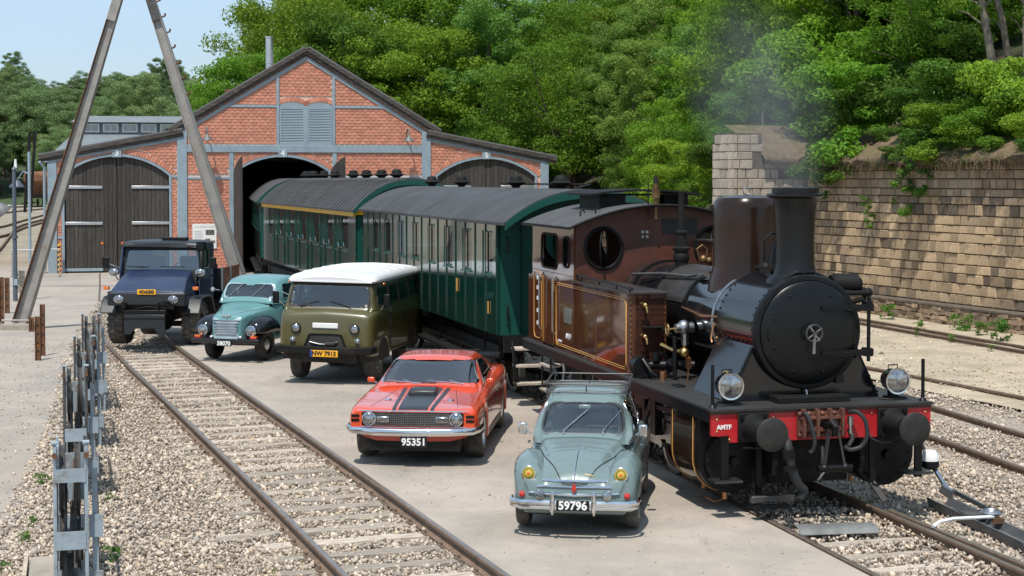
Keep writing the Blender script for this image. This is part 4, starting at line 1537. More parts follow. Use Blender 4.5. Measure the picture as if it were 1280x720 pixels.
# gate 4 stands open: leaves folded outwards
for sx in (-1, 1):
    g = sub('open_gate_leaf', shed, (6.87 + sx * 2.05, -.06, 0), (0, 0, R(100 if sx > 0 else 95)))
    for i in range(11):
        a = -i * .175 - .17
        zt = 4.2 + .62 * (i / 10) ** .6
        MB().prism([(a, .06), (a + .165, .06), (a + .165, zt - .03), (a, zt)], 'Y', -.03, .03).build('plank', M['darkwood'], g, smooth=False)
    for zz in (3.45, 1.9):
        MB().box(-1.5, .12, -.06, -.03, zz - .06, zz + .06).build('strap_hinge', M['bluegrey'], g, bevel=.01)
for x in (-.62, .2):
    MB().box(x - .045, x + .045, .055, .07, 1.17, 1.27).build('orange_reflector', M['orange_lens'], shed)
# roof, barge boards, side walls
DEP = 26.0
for a, b in (((SC - 5.75, EAV - .18), (SC, APEX + .22)), ((SC + 5.75, EAV - .18), (SC, APEX + .22)), ((SL - .35, WLO - .02), (SC - 5.2, WHI + .12)), ((SR + .35, WLO - .02), (SC + 5.2, WHI + .12))):
    d = Vector((b[0] - a[0], 0, b[1] - a[1])).normalized()
    nrm = Vector((-d.z, 0, d.x))
    if nrm.z < 0:
        nrm = -nrm
    A, B = Vector((a[0], 0, a[1])), Vector((b[0], 0, b[1]))
    def q(p, y, t):
        v = p + nrm * t
        return (v.x, y, v.z)
    MB().add([q(A, -.20, .2), q(B, -.20, .2), q(B, DEP, .2), q(A, DEP, .2), q(A, -.20, .14), q(B, -.20, .14), q(B, DEP, .14), q(A, DEP, .14)],
             [(0, 1, 2, 3), (7, 6, 5, 4), (0, 4, 5, 1), (2, 6, 7, 3), (0, 3, 7, 4), (1, 5, 6, 2)]).build('roof', M['roofing'], shed, smooth=False)
    L = (B - A).length
    k_ = 0
    while k_ * 3.1 < L:
        s0, s1 = A + d * (k_ * 3.1), A + d * min(L, k_ * 3.1 + 3.09)
        for lo_, hi_, y0_ in ((-.16, .14, -.14), (-.02, .145, -.20)):
            yj = y0_ + rng.uniform(-.006, .006)
            MB().add([q(s0, yj, lo_), q(s1, yj, lo_), q(s1, yj, hi_), q(s0, yj, hi_), q(s0, yj + .05, lo_), q(s1, yj + .05, lo_), q(s1, yj + .05, hi_), q(s0, yj + .05, hi_)],
                     [(0, 1, 2, 3), (7, 6, 5, 4), (0, 4, 5, 1), (2, 6, 7, 3), (0, 3, 7, 4), (1, 5, 6, 2)]).build('barge_board', M['bargewood'], shed, smooth=False)
        k_ += 1
    # soffit closing the eave overhang
    MB().add([q(A, -.13, .0), q(B, -.13, .0), q(B, .3, .0), q(A, .3, .0), q(A, -.13, .03), q(B, -.13, .03), q(B, .3, .03), q(A, .3, .03)], [(3, 2, 1, 0), (4, 5, 6, 7), (0, 1, 5, 4)]).build('soffit', M['bargewood'], shed, smooth=False)
mb = MB()
mb.box(SL + .02, SL + .3, .35, DEP, -.3, WLO)
mb.box(SR - .3, SR - .02, .35, DEP, -.3, WLO)
mb.box(SC - 5.25, SC - 5.0, .36, DEP, WHI, EAV)
mb.box(SC + 5.0, SC + 5.25, .36, DEP, WHI, EAV)
mb.build('side_wall', M['brick'], shed, smooth=False)
MB().plate([[(x * .998 + .01, z - .06) for x, z in outline]], 'Y', 11.0, 11.1).build('dark_liner_back', M['dark_inside'], shed, smooth=False)  # dark sheet added across the shed so the open gateway looks black
MB().box(SL + .31, SR - .31, .4, 11, 4.70, 4.74).build('dark_liner_top', M['dark_inside'], shed, smooth=False)  # dark sheet added overhead to keep stray light out of the gateway
MB().plate([outline], 'Y', DEP, DEP + .3).build('rear_wall', M['brick'], shed, smooth=False)
MB().cyl((6.55, 2.2, 8.2), (6.55, 2.2, 10.05), .16, n=20).cyl((6.55, 2.2, 10.05), (6.55, 2.2, 10.12), .175, n=20).cyl((6.55, 2.2, 8.95), (6.55, 2.2, 9.0), .18, n=20).build('flue_pipe', M['alu'], shed)
MB().box(4.55, 4.85, 1.2, 1.5, 6.9, 7.75).build('roof_vent_block', M['rust'], shed)
# downpipe on the left corner
MB().tube([(SL - .3, -.3, 4.6), (SL - .12, -.15, 4.35), (SL - .12, -.15, .1)], .055, 8).build('downpipe', M['bluegrey'], shed)
# wall lamps
M['oldlamp'] = mat('dull_lamp_metal', (.16, .16, .155), .6, metal=.3, var=.2)
for x, lb in ((3.67, "goose neck wall lamp left of the louvres"), (12.2, "goose neck wall lamp right of the louvres")):
    t = thing("wall_lamp", lb, "lamp", (shed_o[0] + x * math.cos(FY), shed_o[1] + x * math.sin(FY), 5.6), FY, "wall lamps on the shed front")
    MB().tube([(0, -.02, .0), (0, -.35, .42), (0, -.62, .46), (0, -.72, .3), (0, -.72, .15)], .03, 8).build('bracket', M['oldlamp'], t)
    MB().lathe([(.05, .18), (.07, .12), (.13, .05), (.24, -.07), (.25, -.09), (.22, -.085), (.1, .02)], 20, (0, -.72, 0)).build('lamp_shade', M['oldlamp'], t)
    MB().sphere((0, -.72, -.05), .07, 12, 8).build('bulb', M['white'], t)
# information board
t = thing("information_board", "white printed information board on the brick wall between gates 3 and 4", "board", (shed_o[0] + 3.57 * math.cos(FY), shed_o[1] + 3.57 * math.sin(FY), 1.48), FY)
MB().box(-.5, .5, -.07, -.03, -.52, .52).build('panel', M['white'], t, bevel=.006)
mb = MB()
for i in range(8):
    mb.box(-.42, -.05 - rng.uniform(0, .06), -.073, -.0705, .20 - i * .07, .225 - i * .07)
mb.box(-.42, .42, -.073, -.0705, .38, .41)
mb.build('printed_lines', mat('print_grey', (.45, .45, .43), .6), t)
for x0, z0, w, h, c_ in ((.05, .05, .36, .22, (.12, .10, .09)), (.03, -.22, .2, .12, (.2, .17, .15)), (.26, -.3, .18, .12, (.25, .14, .1))):
    MB().box(x0, x0 + w, -.074, -.0705, z0, z0 + h).build('printed_picture', mat('print_picture', c_, .6, var=.8, scale=9), t)
MB().box(.58, .68, -.07, -.03, .12, .22).build('orange_reflector', M['orange_lens'], t)
# striped marker post at the corner of gate 3
x_ = -2.35
t = thing("hazard_marker", "black and yellow striped hazard marker beside gate 3", "marker", (shed_o[0] + x_ * math.cos(FY) + .1, shed_o[1] + x_ * math.sin(FY) - .35, 0), FY)
MB().box(-.06, .06, -.03, .03, -.02, 1.22).build('post', M['plate_yellow'], t)
mb = MB()
for i in range(6):
    z0 = .02 + i * .2
    mb.add([(-.062, -.034, z0), (.062, -.034, z0 + .06), (.062, -.034, z0 + .15), (-.062, -.034, z0 + .09), (-.062, -.02, z0), (.062, -.02, z0 + .06), (.062, -.02, z0 + .15), (-.062, -.02, z0 + .09)], [(0, 1, 2, 3), (0, 4, 5, 1), (2, 6, 7, 3)])
mb.build('black_stripe', M['print_black'], t, smooth=False)

# ------------------------------------------------------------------ grey roofed building far left
M['slate'] = mat('grey_slate', (0.17, 0.195, 0.21), 0.8, var=0.15, scale=0.6, bump=0.2, bscale=8)
t = thing("workshop_building", "grey slate roofed building with a glazed clerestory beyond the shed", "building", (-31.5, 118, 0), R(10))
MB().box(-1.9, 12, 0, 16, -.3, 5.2).build('wall', mat('grey_wall', (.3, .29, .27), .9), t, smooth=False)
MB().add([(-2.3, -.4, 5.1), (12.2, -.4, 5.1), (10.8, 6.5, 7.3), (-.8, 6.5, 7.3), (-.8, 10, 7.3), (10.8, 10, 7.3), (12.2, 16.4, 5.1), (-2.3, 16.4, 5.1)],
         [(0, 1, 2, 3), (3, 2, 5, 4), (4, 5, 6, 7), (0, 3, 4, 7), (1, 6, 5, 2)]).build('roof', M['slate'], t, smooth=False)
MB().box(-.4, 10.2, 6.5, 10, 7.0, 8.25).build('clerestory', M['slate'], t, smooth=False)
MB().add([(-.9, 6.0, 8.2), (10.7, 6.0, 8.2), (10.2, 8.2, 8.75), (-.4, 8.2, 8.75), (-.9, 10.5, 8.2), (10.7, 10.5, 8.2)], [(0, 1, 2, 3), (3, 2, 5, 4), (0, 3, 4), (1, 5, 2)]).build('clerestory_roof', M['slate'], t, smooth=False)
for i in range(7):
    x0 = .05 + i * 1.42
    f = MB().plate([[(x0, 7.45), (x0 + 1.15, 7.45), (x0 + 1.15, 8.1), (x0, 8.1)], [(x0 + .1, 7.53), (x0 + 1.05, 7.53), (x0 + 1.05, 8.02), (x0 + .1, 8.02)]], 'Y', 6.42, 6.5).build('window', M['white'], t, smooth=False)
    MB().box(x0 + .1, x0 + 1.05, 6.47, 6.49, 7.53, 8.02).build('pane', M['glass_dark'], f)
    MB().box(x0 + .55, x0 + .6, 6.43, 6.47, 7.53, 8.02).build('glazing_bar', M['white'], f)
p = gp(105, 300)
t = thing("marker_pole", "thin red and white striped pole in front of the grey roof", "pole", (-22.2, 84, 0))
MB().cyl((0, 0, 0), (0, 0, 5.2), .06, n=8).build('lower_pole', M['alu'], t)
MB().cyl((0, 0, 5.2), (0, 0, 5.75), .075, n=8).build('red_band', M['red_lens'], t)
MB().cyl((0, 0, 5.75), (0, 0, 6.6), .075, n=8).build('white_band', M['white'], t)

M['oldsteel'] = mat('worn_dark_steel', (0.085, 0.083, 0.08), 0.65, metal=.3, var=.4, scale=8, bump=.2, col2=(.12, .085, .06), amt=.25, scale2=5)
# ------------------------------------------------------------------ A-frame mast over the vehicle track
M['mast'] = mat('galvanised_steel', (0.33, 0.31, 0.285), 0.55, metal=0.35, var=0.2, scale=3, bump=0.1, col2=(0.25, 0.20, 0.16), amt=0.25, scale2=1.5, rvar=.1)
mast = thing("a_frame_mast", "tall steel A frame mast of two leaning girders straddling the track", "mast", (-9.77, 42.4, 0))
apx = Vector((0, 0, 9.9))
for sx in (-1, 1):
    base = Vector((sx * 3.06, -.05 * sx, .12))
    d = (apx - base).normalized()
    side = Vector((0, 1, 0))
    nr = d.cross(side).normalized() * -1
    g = sub('leg', mast)
    L = (apx - base).length
    hw, hd = .19, .15
    def bx(u0, u1, v0, v1, m, nm, par):
        vs = []
        for w in (0, L):
            tp = 1.0 if w == 0 else .55
            for u, v in ((u0, v0), (u1, v0), (u1, v1), (u0, v1)):
                q = base + d * w + nr * (u * tp) + side * (v * tp)
                vs.append(q)
        return MB().add(vs, [(0, 3, 2, 1), (4, 5, 6, 7), (0, 1, 5, 4), (1, 2, 6, 5), (2, 3, 7, 6), (3, 0, 4, 7)]).build(nm, m, par, bevel=.008)
    bx(-hw, hw, -.012, .012, M['mast'], 'web', g)
    bx(-hw, -hw + .03, -hd, hd, M['rust'] if sx < 0 else M['mast'], 'flange', g)
    bx(hw - .03, hw, -hd, hd, M['mast'] if sx < 0 else M['mast'], 'flange', g)
    if sx > 0:
        for i in range(9):
            q = base + d * (6.2 + i * .42) + nr * (hw * .68)
            q2 = q + Vector((.09, 0, .03))
            MB().cyl(q, q2, .022, n=8).cyl(q2, q2 + Vector((.0, 0, .07)), .026, n=8).build('step_bolt', M['rust'], g)
    q = base + d * 8.25
    MB().add([q + nr * a + side * b + d * c_ for c_ in (0, 1.1) for a, b in ((-.115, -.11), (.115, -.11), (.115, -.095), (-.115, -.095))], [(0, 3, 2, 1), (4, 5, 6, 7), (0, 1, 5, 4), (1, 2, 6, 5), (2, 3, 7, 6), (3, 0, 4, 7)]).build('splice_plate', M['oldsteel'] if sx > 0 else M['mast'], g)
    MB().box(base.x - .42, base.x + .42, base.y - .35, base.y + .35, -.15, .14).build('concrete_foot', M['kerb'], mast, bevel=.03)
    MB().tube([(base.x - .4, base.y - .3, .14), (base.x - .36, base.y - .34, .24), (base.x + .36, base.y - .34, .24), (base.x + .42, base.y - .3, .1)], .025, 8).build('foot_clamp', M['mast'], mast)
MB().bar((-.2, 0, 9.85), (.2, 0, 9.85), .25, .3).build('head_plate', M['mast'], mast)

# ------------------------------------------------------------------ posts, lamps and fence at the left
def rusty_post(px, py, h, lb, w=.12, name="rusty_post", m='rust'):
    x, y = gp(px, py)
    t = thing(name, lb, "post", (x, y, 0), rng.uniform(-.2, .2))
    mb = MB()
    mb.box(-w / 2, w / 2, -.01, .01, -.1, h).box(-w / 2, -w / 2 + .016, -.05, -.01, -.1, h).box(w / 2 - .016, w / 2, -.05, -.01, -.1, h)
    mb.build('profile', M[m], t)
    m2 = MB()
    for i in range(4):
        m2.cyl((0, -.012, h * (.2 + .2 * i)), (0, -.02, h * (.2 + .2 * i)), .02, n=8)
    m2.build('bolt_heads', M['plate_black'], t)
rusty_post(46, 450, .93, "rusty channel post nearest the camera left of the tensioners")
rusty_post(52, 444, 1.12, "rusty post just behind the nearest rusty post", w=.1)
rusty_post(38, 414, .35, "short stump post behind the mast foot", w=.12)
rusty_post(27, 374, .92, "weathered post left of the mast leg beside the lamp post", w=.16, m='sleeper')
rusty_post(21.5, 365, .75, "thin weathered post left of the blue grey lamp post", w=.12, m='sleeper')
rusty_post(8, 391, 1.02, "rusty post second from the left edge", w=.13)
rusty_post(1, 408, 1.3, "rusty post cut by the left edge of the photo", w=.12)
x, y = gp(18, 376)
t = thing("lamp_post", "blue grey lamp post with a tilted reflector lamp at the left edge", "lamp post", (x, y, 0))
M['postpaint'] = mat('dark_bluegrey_paint', (0.085, 0.105, 0.135), 0.45, var=.15)
MB().cyl((0, 0, 0), (0, 0, 4.2), .075, .06, n=12).cyl((0, 0, 4.2), (0, 0, 4.32), .085, .0, n=12).cyl((0, 0, 2.0), (0, 0, 2.08), .1, n=12).build('pole', M['postpaint'], t)
MB().box(-.02, .1, -.1, .1, .5, .7).build('switch_box', M['bluegrey'], t)
MB().tube([(0, -.02, 2.9), (-.1, -.1, 3.05), (-.3, -.15, 3.02)], .025, 8).build('lamp_arm', M['alu'], t)
l_ = MB().lathe([(.1, .16), (.17, .12), (.3, -.12), (.31, -.16), (.27, -.15), (.1, .08)], 20)
l_ = l_.build('lamp_head', M['oldlamp'], t)
l_.location = (-.42, -.18, 2.95)
l_.rotation_euler = (R(25), R(-32), 0)
x, y = gp(56, 338)
t = thing("lamp_standard", "slim lamp standard with dark lamp in front of the shed corner", "lamp post", (-19.6, 66.3, 0))
MB().cyl((0, 0, 0), (0, 0, 5.0), .06, n=10).build('pole', M['bluegrey'], t)
MB().tube([(0, 0, 4.1), (-.25, 0, 4.2), (-.45, 0, 3.9)], .025, 8).build('lamp_arm', M['bluegrey'], t)
MB().lathe([(.06, .16), (.12, .1), (.3, -.1), (.31, -.14), (.1, .04)], 16, (-.5, 0, 3.7)).build('lamp_shade', M['postpaint'], t)
MB().cyl((-.55, 0, 4.35), (-.55, 0, 4.7), .07, .04, n=10).build('insulator', M['white'], t)
# crowd barrier
x, y = gp(43, 346)
t = thing("crowd_barrier", "grey wire mesh crowd barrier between lamp post and shed corner", "barrier", (x, y, 0), R(6))
MB().tube([(-.9, 0, .05), (-.9, 0, 1.05), (.95, 0, 1.1), (.95, 0, .05)], .025, 8).build('frame', M['alu'], t)
for i in range(16):
    MB().cyl((-.8 + i * .11, 0, .12), (-.8 + i * .11, 0, 1.05), .008, n=5).build('bar', M['alu'], t)
MB().bar((-.9, -.3, .03), (-.9, .3, .03), .05, .03).bar((.95, -.3, .03), (.95, .3, .03), .05, .03).build('foot', M['alu'], t)
# wagons far left
x, y = gp(40, 258)
t = thing("hopper_wagon", "rusty brown hopper wagon on the far sidings at the left", "wagon", (-67, 232, 0), R(4))
M['wagon'] = mat('rusty_brown_paint', (0.22, 0.095, 0.05), .85, var=.35, scale=2, col2=(.10, .05, .03), amt=.4)
MB().loft([[(-1.2, -2, 1.6), (1.2, -2, 1.6), (1.2, 2, 1.6), (-1.2, 2, 1.6)], [(-1.7, -3, 3.6), (1.7, -3, 3.6), (1.7, 3, 3.6), (-1.7, 3, 3.6)], [(-1.7, -3, 4.4), (1.7, -3, 4.4), (1.7, 3, 4.4), (-1.7, 3, 4.4)], [(-1.5, -2.8, 4.95), (1.5, -2.8, 4.95), (1.5, 2.8, 4.95), (-1.5, 2.8, 4.95)]]).build('hopper', M['wagon'], t, smooth=False)
MB().box(-1.5, 1.5, -3.4, 3.4, 1.2, 1.6).build('underframe', M['black_matt'], t)
for sx in (-1, 1):
    MB().bar((sx * 1.2, -3, 1.4), (sx * 1.5, -3.05, 4.2), .2, .12).build('stanchion', M['wagon'], t)
    MB().cyl((sx * 1.0, -3.45, 1.35), (sx * 1.0, -3.9, 1.35), .22, n=12).build('buffer', M['black_matt'], t)
    for yy in (-2, 2):
        MB().cyl((sx * .75, yy, .55), (sx * .88, yy, .55), .52, n=18).build('wheel', M['black_matt'], t)
t = thing("dark_locomotive", "black steam locomotive partly hidden at the far left edge", "locomotive", (-73.5, 226, 0), R(-3))
MB().cyl((0, -3, 3.0), (0, 4, 3.0), 1.1, n=20).cyl((0, -3.02, 3), (0, -3.1, 3), .95, n=20).build('boiler', M['black_matt'], t)
MB().box(-1.5, 1.5, -3.6, 4, 1.3, 1.7).box(-1.5, -.8, -1, 4, 1.7, 3).box(.8, 1.5, -1, 4, 1.7, 3).build('tanks', M['black_matt'], t)
MB().cyl((0, -2, 4), (0, -2, 5.2), .35, .42, n=14).build('chimney', M['black_matt'], t)
for sx in (-1, 1):
    for yy in (-2, 0, 2):
        MB().cyl((sx * .75, yy, .65), (sx * .88, yy, .65), .62, n=18).build('wheel', M['black_matt'], t)
    MB().cyl((sx * .9, -3.6, 1.5), (sx * .9, -4.1, 1.5), .22, n=12).build('buffer', M['steel'], t)
for (px, lb) in ((33, "dark leaning signal ladder pole at the far left, left leg"), (40, "dark leaning signal pole at the far left, right one")):
    x0, y0, z0 = gpz(px - 2, 212, 190)
    x1, y1, z1 = gpz(px + 5, 165, 190)
    t = thing("leaning_pole", lb, "pole", (x0, y0, 0))
    MB().bar((0, 0, 0), (x1 - x0, 0, z1), .28, .28).build('pole', M['black_matt'], t)
    MB().bar((-.5, .2, 1.0), (.7, .2, 1.2), .1, .1).build('brace', M['black_matt'], t)

# ------------------------------------------------------------------ wire tensioners (row of four) at lower left
M['tenspaint'] = mat('tensioner_paint', (0.30, 0.36, 0.40), 0.55, var=.15, scale=5, bump=.15, col2=(.20, .17, .14), amt=.25, scale2=6)
def tensioner(px, pyt, lb, H_=1.6, w=.265, style=0):
    y = (3.9 - H_) * F_PX / (pyt - 223.5)
    x = (px - 640) / F_PX * y
    t = thing("wire_tensioner", lb, "wire tensioner", (x, y, 0), R(15.0), "wire tensioners in a row beside the track")
    post = 'oldsteel' if style else 'tenspaint'
    for sx in (-1, 1):
        MB().box(sx * w / 2 - .016, sx * w / 2 + .016, -.04, .04, -.35, H_).build('upright', M[post], t, bevel=.004)
        MB().box(sx * w / 2 - .012, sx * w / 2 + .012, .5, .57, -.35, H_ - .12).build('upright', M['oldsteel'], t, bevel=.004)
    for zz, hh in ((H_ - .28, .12), (H_ - .85, .16), (.32, .22), (-.05, .1)):
        if style and zz > 1.2:
            continue
        MB().box(-w / 2 + .004, w / 2 - .004, -.048, -.038, zz - hh / 2, zz + hh / 2).build('cross_plate', M['tenspaint'], t)
    # pulleys, seen nearly edge on
    for sx in (-.55, .45):
        for k_, (yy, zz, r_) in enumerate(((.28, H_ - .34, .30), (.32, H_ - .95, .24))):
            p = MB().lathe([(.03, -.03), (r_ - .03, -.016), (r_, -.026), (r_ - .025, -.0), (r_, .026), (r_ - .03, .016), (.03, .03)], 26, (sx * w / 2, yy, zz), 'X').build('pulley', M['oldsteel'], t)
            mbs = MB()
            for q in range(3):
                a = q * PI / 3
                mbs.bar((sx * w / 2, yy - math.cos(a) * r_ * .9, zz - math.sin(a) * r_ * .9), (sx * w / 2, yy + math.cos(a) * r_ * .9, zz + math.sin(a) * r_ * .9), .04, .03)
            mbs.build('pulley_spoke', M['oldsteel'], p)
    for yy in (.75, 1.15, 1.7, 2.3):
        for sx in (-1, 1):
            MB().box(sx * w / 2 - .014, sx * w / 2 + .014, yy, yy + .06, -.35, H_ - .18 - .12 * (yy > 1)).build('upright', M['oldsteel'] if (yy < 1.5) == (sx < 0) else M['tenspaint'], t)
        p = MB().lathe([(.03, -.03), (.20, -.016), (.23, -.03), (.205, -.0), (.23, .03), (.20, .016), (.03, .03)], 22, ((-.25 if yy < 1 else .2) * w, yy + .1, H_ - .55 - .12 * yy), 'X').build('pulley', M['oldsteel'], t)
        MB().bar((-.1 * w, yy, .1), (.15 * w, yy + .5, H_ - .5), .035, .025).build('lever_rod', M['rust'] if yy > 1.5 else M['oldsteel'], t)
    for yy, z0, z1 in ((2.1, .2, .55), (1.3, .85, 1.1), (2.4, .9, 1.12), (.7, .1, .4)):
        MB().box(-w / 2, w / 2, yy, yy + .02, z0, z1).build('cross_plate', M['tenspaint'], t)
    for sx in (-1, 1):
        for zz in (.62, 1.18):
            MB().box(sx * w / 2 - .012, sx * w / 2 + .012, -.02, 2.4, zz, zz + .05).build('side_rail', M['tenspaint'], t)
    MB().box(-w * .3, w * .4, .8, 1.25, .05, .6).build('weight', M['oldsteel'], t, bevel=.02)
    for sx in (-.2, .12):
        MB().bar((sx * w, -.05, -.1), (sx * w + .01, .35, H_ - .35), .028, .02).build('lever_rod', M['oldsteel'], t)
    MB().box(-w * .32, w * .2, .2, .4, .1, .55).build('weight', M['oldsteel'], t, bevel=.02)
    for sx in (-1, 1):
        MB().box(sx * w / 2 - .03, sx * w / 2 + .03, -.05, .04, H_ - .005, H_ + .015).build('cap', M['tenspaint'], t, bevel=.004)
        MB().cyl((sx * w / 2, -.05, H_ - .1), (sx * w / 2, -.09, H_ - .1), .025, n=6).build('bolt', M['rust'], t)
    # angle stay on the right side
    MB().bar((w / 2 + .08, .05, -.2), (w / 2 + .07, .12, H_ - .25), .05, .012).build('stay', M['tenspaint'], t)
    MB().bar((w / 2 + .10, .3, -.2), (w / 2 + .09, .3, H_ - .5), .03, .03).build('stay', M['rust'], t)
    MB().box(w / 2 + .02, w / 2 + .14, .05, .07, .75, .95).build('gusset', M['tenspaint'], t)
    MB().box(w / 2 + .02, w / 2 + .14, .05, .07, .25, .45).build('gusset', M['tenspaint'], t)
    for sy in (0, 1):
        MB().box(-w / 2 - .12, w / 2 + .12, -.1 + sy * .55, .05 + sy * .55, -.22, -.06).build('concrete_foot', M['kerb'], t, bevel=.02)
    return t
tensioner(85, 555, "nearest wire tensioner, light blue grey frame cut by the bottom edge", style=0)
tensioner(92, 458, "second nearest wire tensioner with dark pulleys and a bolted plate", style=1)
tensioner(103.5, 421, "third wire tensioner counted from the camera, dark pulleys", style=1)
tensioner(112, 393, "farthest wire tensioner of the row, slim against the pavement", style=1)
t = thing("concrete_block", "weathered concrete channel block beside the nearest tensioner", "block", (-4.42, 15.3, 0), R(15))
MB().box(-.14, .14, -1.2, .55, -.2, .22).build('block', M['kerb'], t, bevel=.03)
MB().box(-.2, -.16, -1.2, .9, -.2, .2).build('edge_board', M['sleeper'], t)
MB().sphere((0, .60, .12), (.09, .12, .09), 10, 8).build('rusty_lump', M['rust'], t)

# ------------------------------------------------------------------ point lever and channel at the right
x, y = gp(1190, 628)
t = thing("point_lever", "switch stand lever with white and black counterweight beside the right rail", "point lever", (5.45, 19.3, -.1), R(18))
def P3(px, py, yy):
    v = Vector(gpz(px, py, yy)) - Vector(t.location)
    v.rotate(Matrix.Rotation(-R(18), 3, 'Z'))
    return v
wc = P3(1165, 577, 19.9)
MB().lathe([(0, .13), (.075, .12), (.11, .065), (.115, 0)], 24, tuple(wc)).build('weight_top', M['white'], t)
MB().lathe([(.115, 0), (.113, -.075), (.08, -.105), (0, -.115)], 24, tuple(wc)).build('weight_bottom', M['black'], t)
MB().bar(wc + Vector((.05, 0, -.08)), P3(1190, 618, 19.6), .05, .03).build('lever_arm', M['steel'], t)
MB().tube([P3(1160, 570, 19.9), P3(1152, 548, 20.1), P3(1150, 540, 20.2)], .02, 8).build('handle', M['black'], t)
MB().bar(P3(1180, 612, 19.6), P3(1195, 622, 19.5), .07, .1).build('pivot_bracket', M['steel'], t)
MB().bar(P3(1195, 616, 19.5), P3(1245, 642, 18.7), .03, .05).build('link_bar', M['steel'], t)
MB().lathe([(.09, -.03), (.13, 0), (.09, .03), (.06, 0), (.09, -.03)], 22, tuple(P3(1243, 643, 18.6))).build('eye_ring', M['steel'], t)
MB().tube([P3(1170, 661, 18.1), P3(1178, 655, 18.2), P3(1195, 651, 18.3), P3(1246, 648.5, 18.5)], .02, 8).build('pull_rod', M['white'], t)
MB().cyl(P3(1252, 650, 18.5), P3(1252, 656, 18.5), .07, n=12).build('crank_pin', M['rust'], t)
a, b = Vector(gpz(1176, 616, 19.9)), Vector(gpz(1300, 676, 17.4))
a.z = b.z = -.06
t2 = thing("cable_trough", "grey pressed steel channel running away below the point lever", "channel", a, math.atan2(b.y - a.y, b.x - a.x))
L = (b - a).length
MB().prism([(-.12, -.06), (.12, -.06), (.15, .06), (.13, .06), (.10, -.035), (-.10, -.035), (-.13, .06), (-.15, .06)], 'X', 0, L).build('channel', mat('channel_grey', (.11, .115, .12), .6, var=.3, scale=5), t2, smooth=False)
MB().box(L * .35, L * .45, -.14, .14, .062, .074).build('cover_plate', M['oldsteel'], t2)
# curved sheet between the rails
x, y = gp(1050, 664, -.05)
t = thing("cover_sheet", "grey curved metal sheet lying between the rails in front of the locomotive", "metal sheet", (x, y, -.1), R(8))
mb = MB()
secs = []
for i in range(9):
    a = -PI / 2 * .9 + PI * .9 * i / 8
    secs.append([(-.5, .19 * math.sin(a), .02 + .09 * math.cos(a)), (.42, .19 * math.sin(a), .02 + .09 * math.cos(a))])
mb.loft([list(q) + [(q[1][0], q[1][1] * .96, q[1][2] - .008), (q[0][0], q[0][1] * .96, q[0][2] - .008)] for q in secs])
mb.build('sheet', mat('sheet_grey', (.17, .175, .17), .6, metal=.2, var=.3, scale=5), t)
t = thing("timber_offcut", "grey broken timber offcut lying on the gravel left of the rail", "timber", (*gp(292, 677, -.12), -.10), R(15))
MB().loft([[(-.22, -.03, -.02), (-.2, .03, -.02), (-.2, .025, .03), (-.22, -.02, .02)], [(.0, -.05, -.03), (.0, .04, -.03), (.0, .03, .035), (.0, -.03, .03)], [(.24, -.02, -.01), (.22, .02, -.01), (.22, .015, .015), (.24, -.01, .01)]]).build('timber', M['sleeper'], t)
# ------------------------------------------------------------------ vehicles. local frame: x to the viewer's right, y towards the rear, z up, y = 0 at the front axle
def wheel(parent, x, y, R_, w, style, rim_m=None, turn=0.0, tyre='tyre_dusty', lugs=0):
    """x is the outer face side sign included"""
    s = 1 if x > 0 else -1
    g = sub('wheel', parent, (x, y, R_), (0, 0, turn))
    rr = R_ * style[0]
    t = MB().lathe([(rr, -w / 2), (R_ * .93, -w / 2 - .005), (R_ * .985, -w * .36), (R_, -w * .2), (R_, w * .2), (R_ * .985, w * .36), (R_ * .93, w / 2 + .005), (rr, w / 2), (rr * .98, w * .3), (rr * .98, -w * .3), (rr, -w / 2)], 36, axis='X')
    if lugs:
        for i in range(lugs):
            for sd in (-1, 1):
                a = 2 * PI * (i + (.5 if sd > 0 else 0)) / lugs
                p0 = Vector((sd * .01, math.cos(a) * R_, math.sin(a) * R_))
                p1 = Vector((sd * w * .5, math.cos(a + .09) * R_ * .99, math.sin(a + .09) * R_ * .99))
                t.bar(p0, p1, .085, .05, up=(0, math.cos(a), math.sin(a)))
                p2 = Vector((sd * (w * .5 + .005), math.cos(a + .09) * R_ * .86, math.sin(a + .09) * R_ * .86))
                t.bar(p1, p2, .05, .085, up=(0, -math.sin(a), math.cos(a)))
    else:
        for q in (-.24, -.08, .08, .24):
            t.lathe([(R_ * .995, q * w - .004), (R_ * 1.004, q * w), (R_ * .995, q * w + .004)], 36, axis='X')
    t.build('tyre', M[tyre], g, angle=30)
    o = s * w * .5
    f = lambda k: s * (w * k)
    rim = MB().lathe([(rr * 1.0, f(.5)), (rr * .93, f(.47)), (rr * .88, f(.3)), (rr * .62, f(.34)), (rr * .5, f(.22)), (0.001, f(.2))], 30, axis='X').lathe([(rr * .98, f(-.4)), (rr * .5, f(-.1)), (.001, f(-.1))], 30, axis='X')
    rim.build('rim', rim_m or M['black'], g)
    if style[1]:
        MB().lathe([(rr * .58, f(.26)), (rr * .55, f(.40)), (rr * .38, f(.50)), (0.001, f(.53))], 26, axis='X').build('hub_cap', M[style[1]], g)
    return g

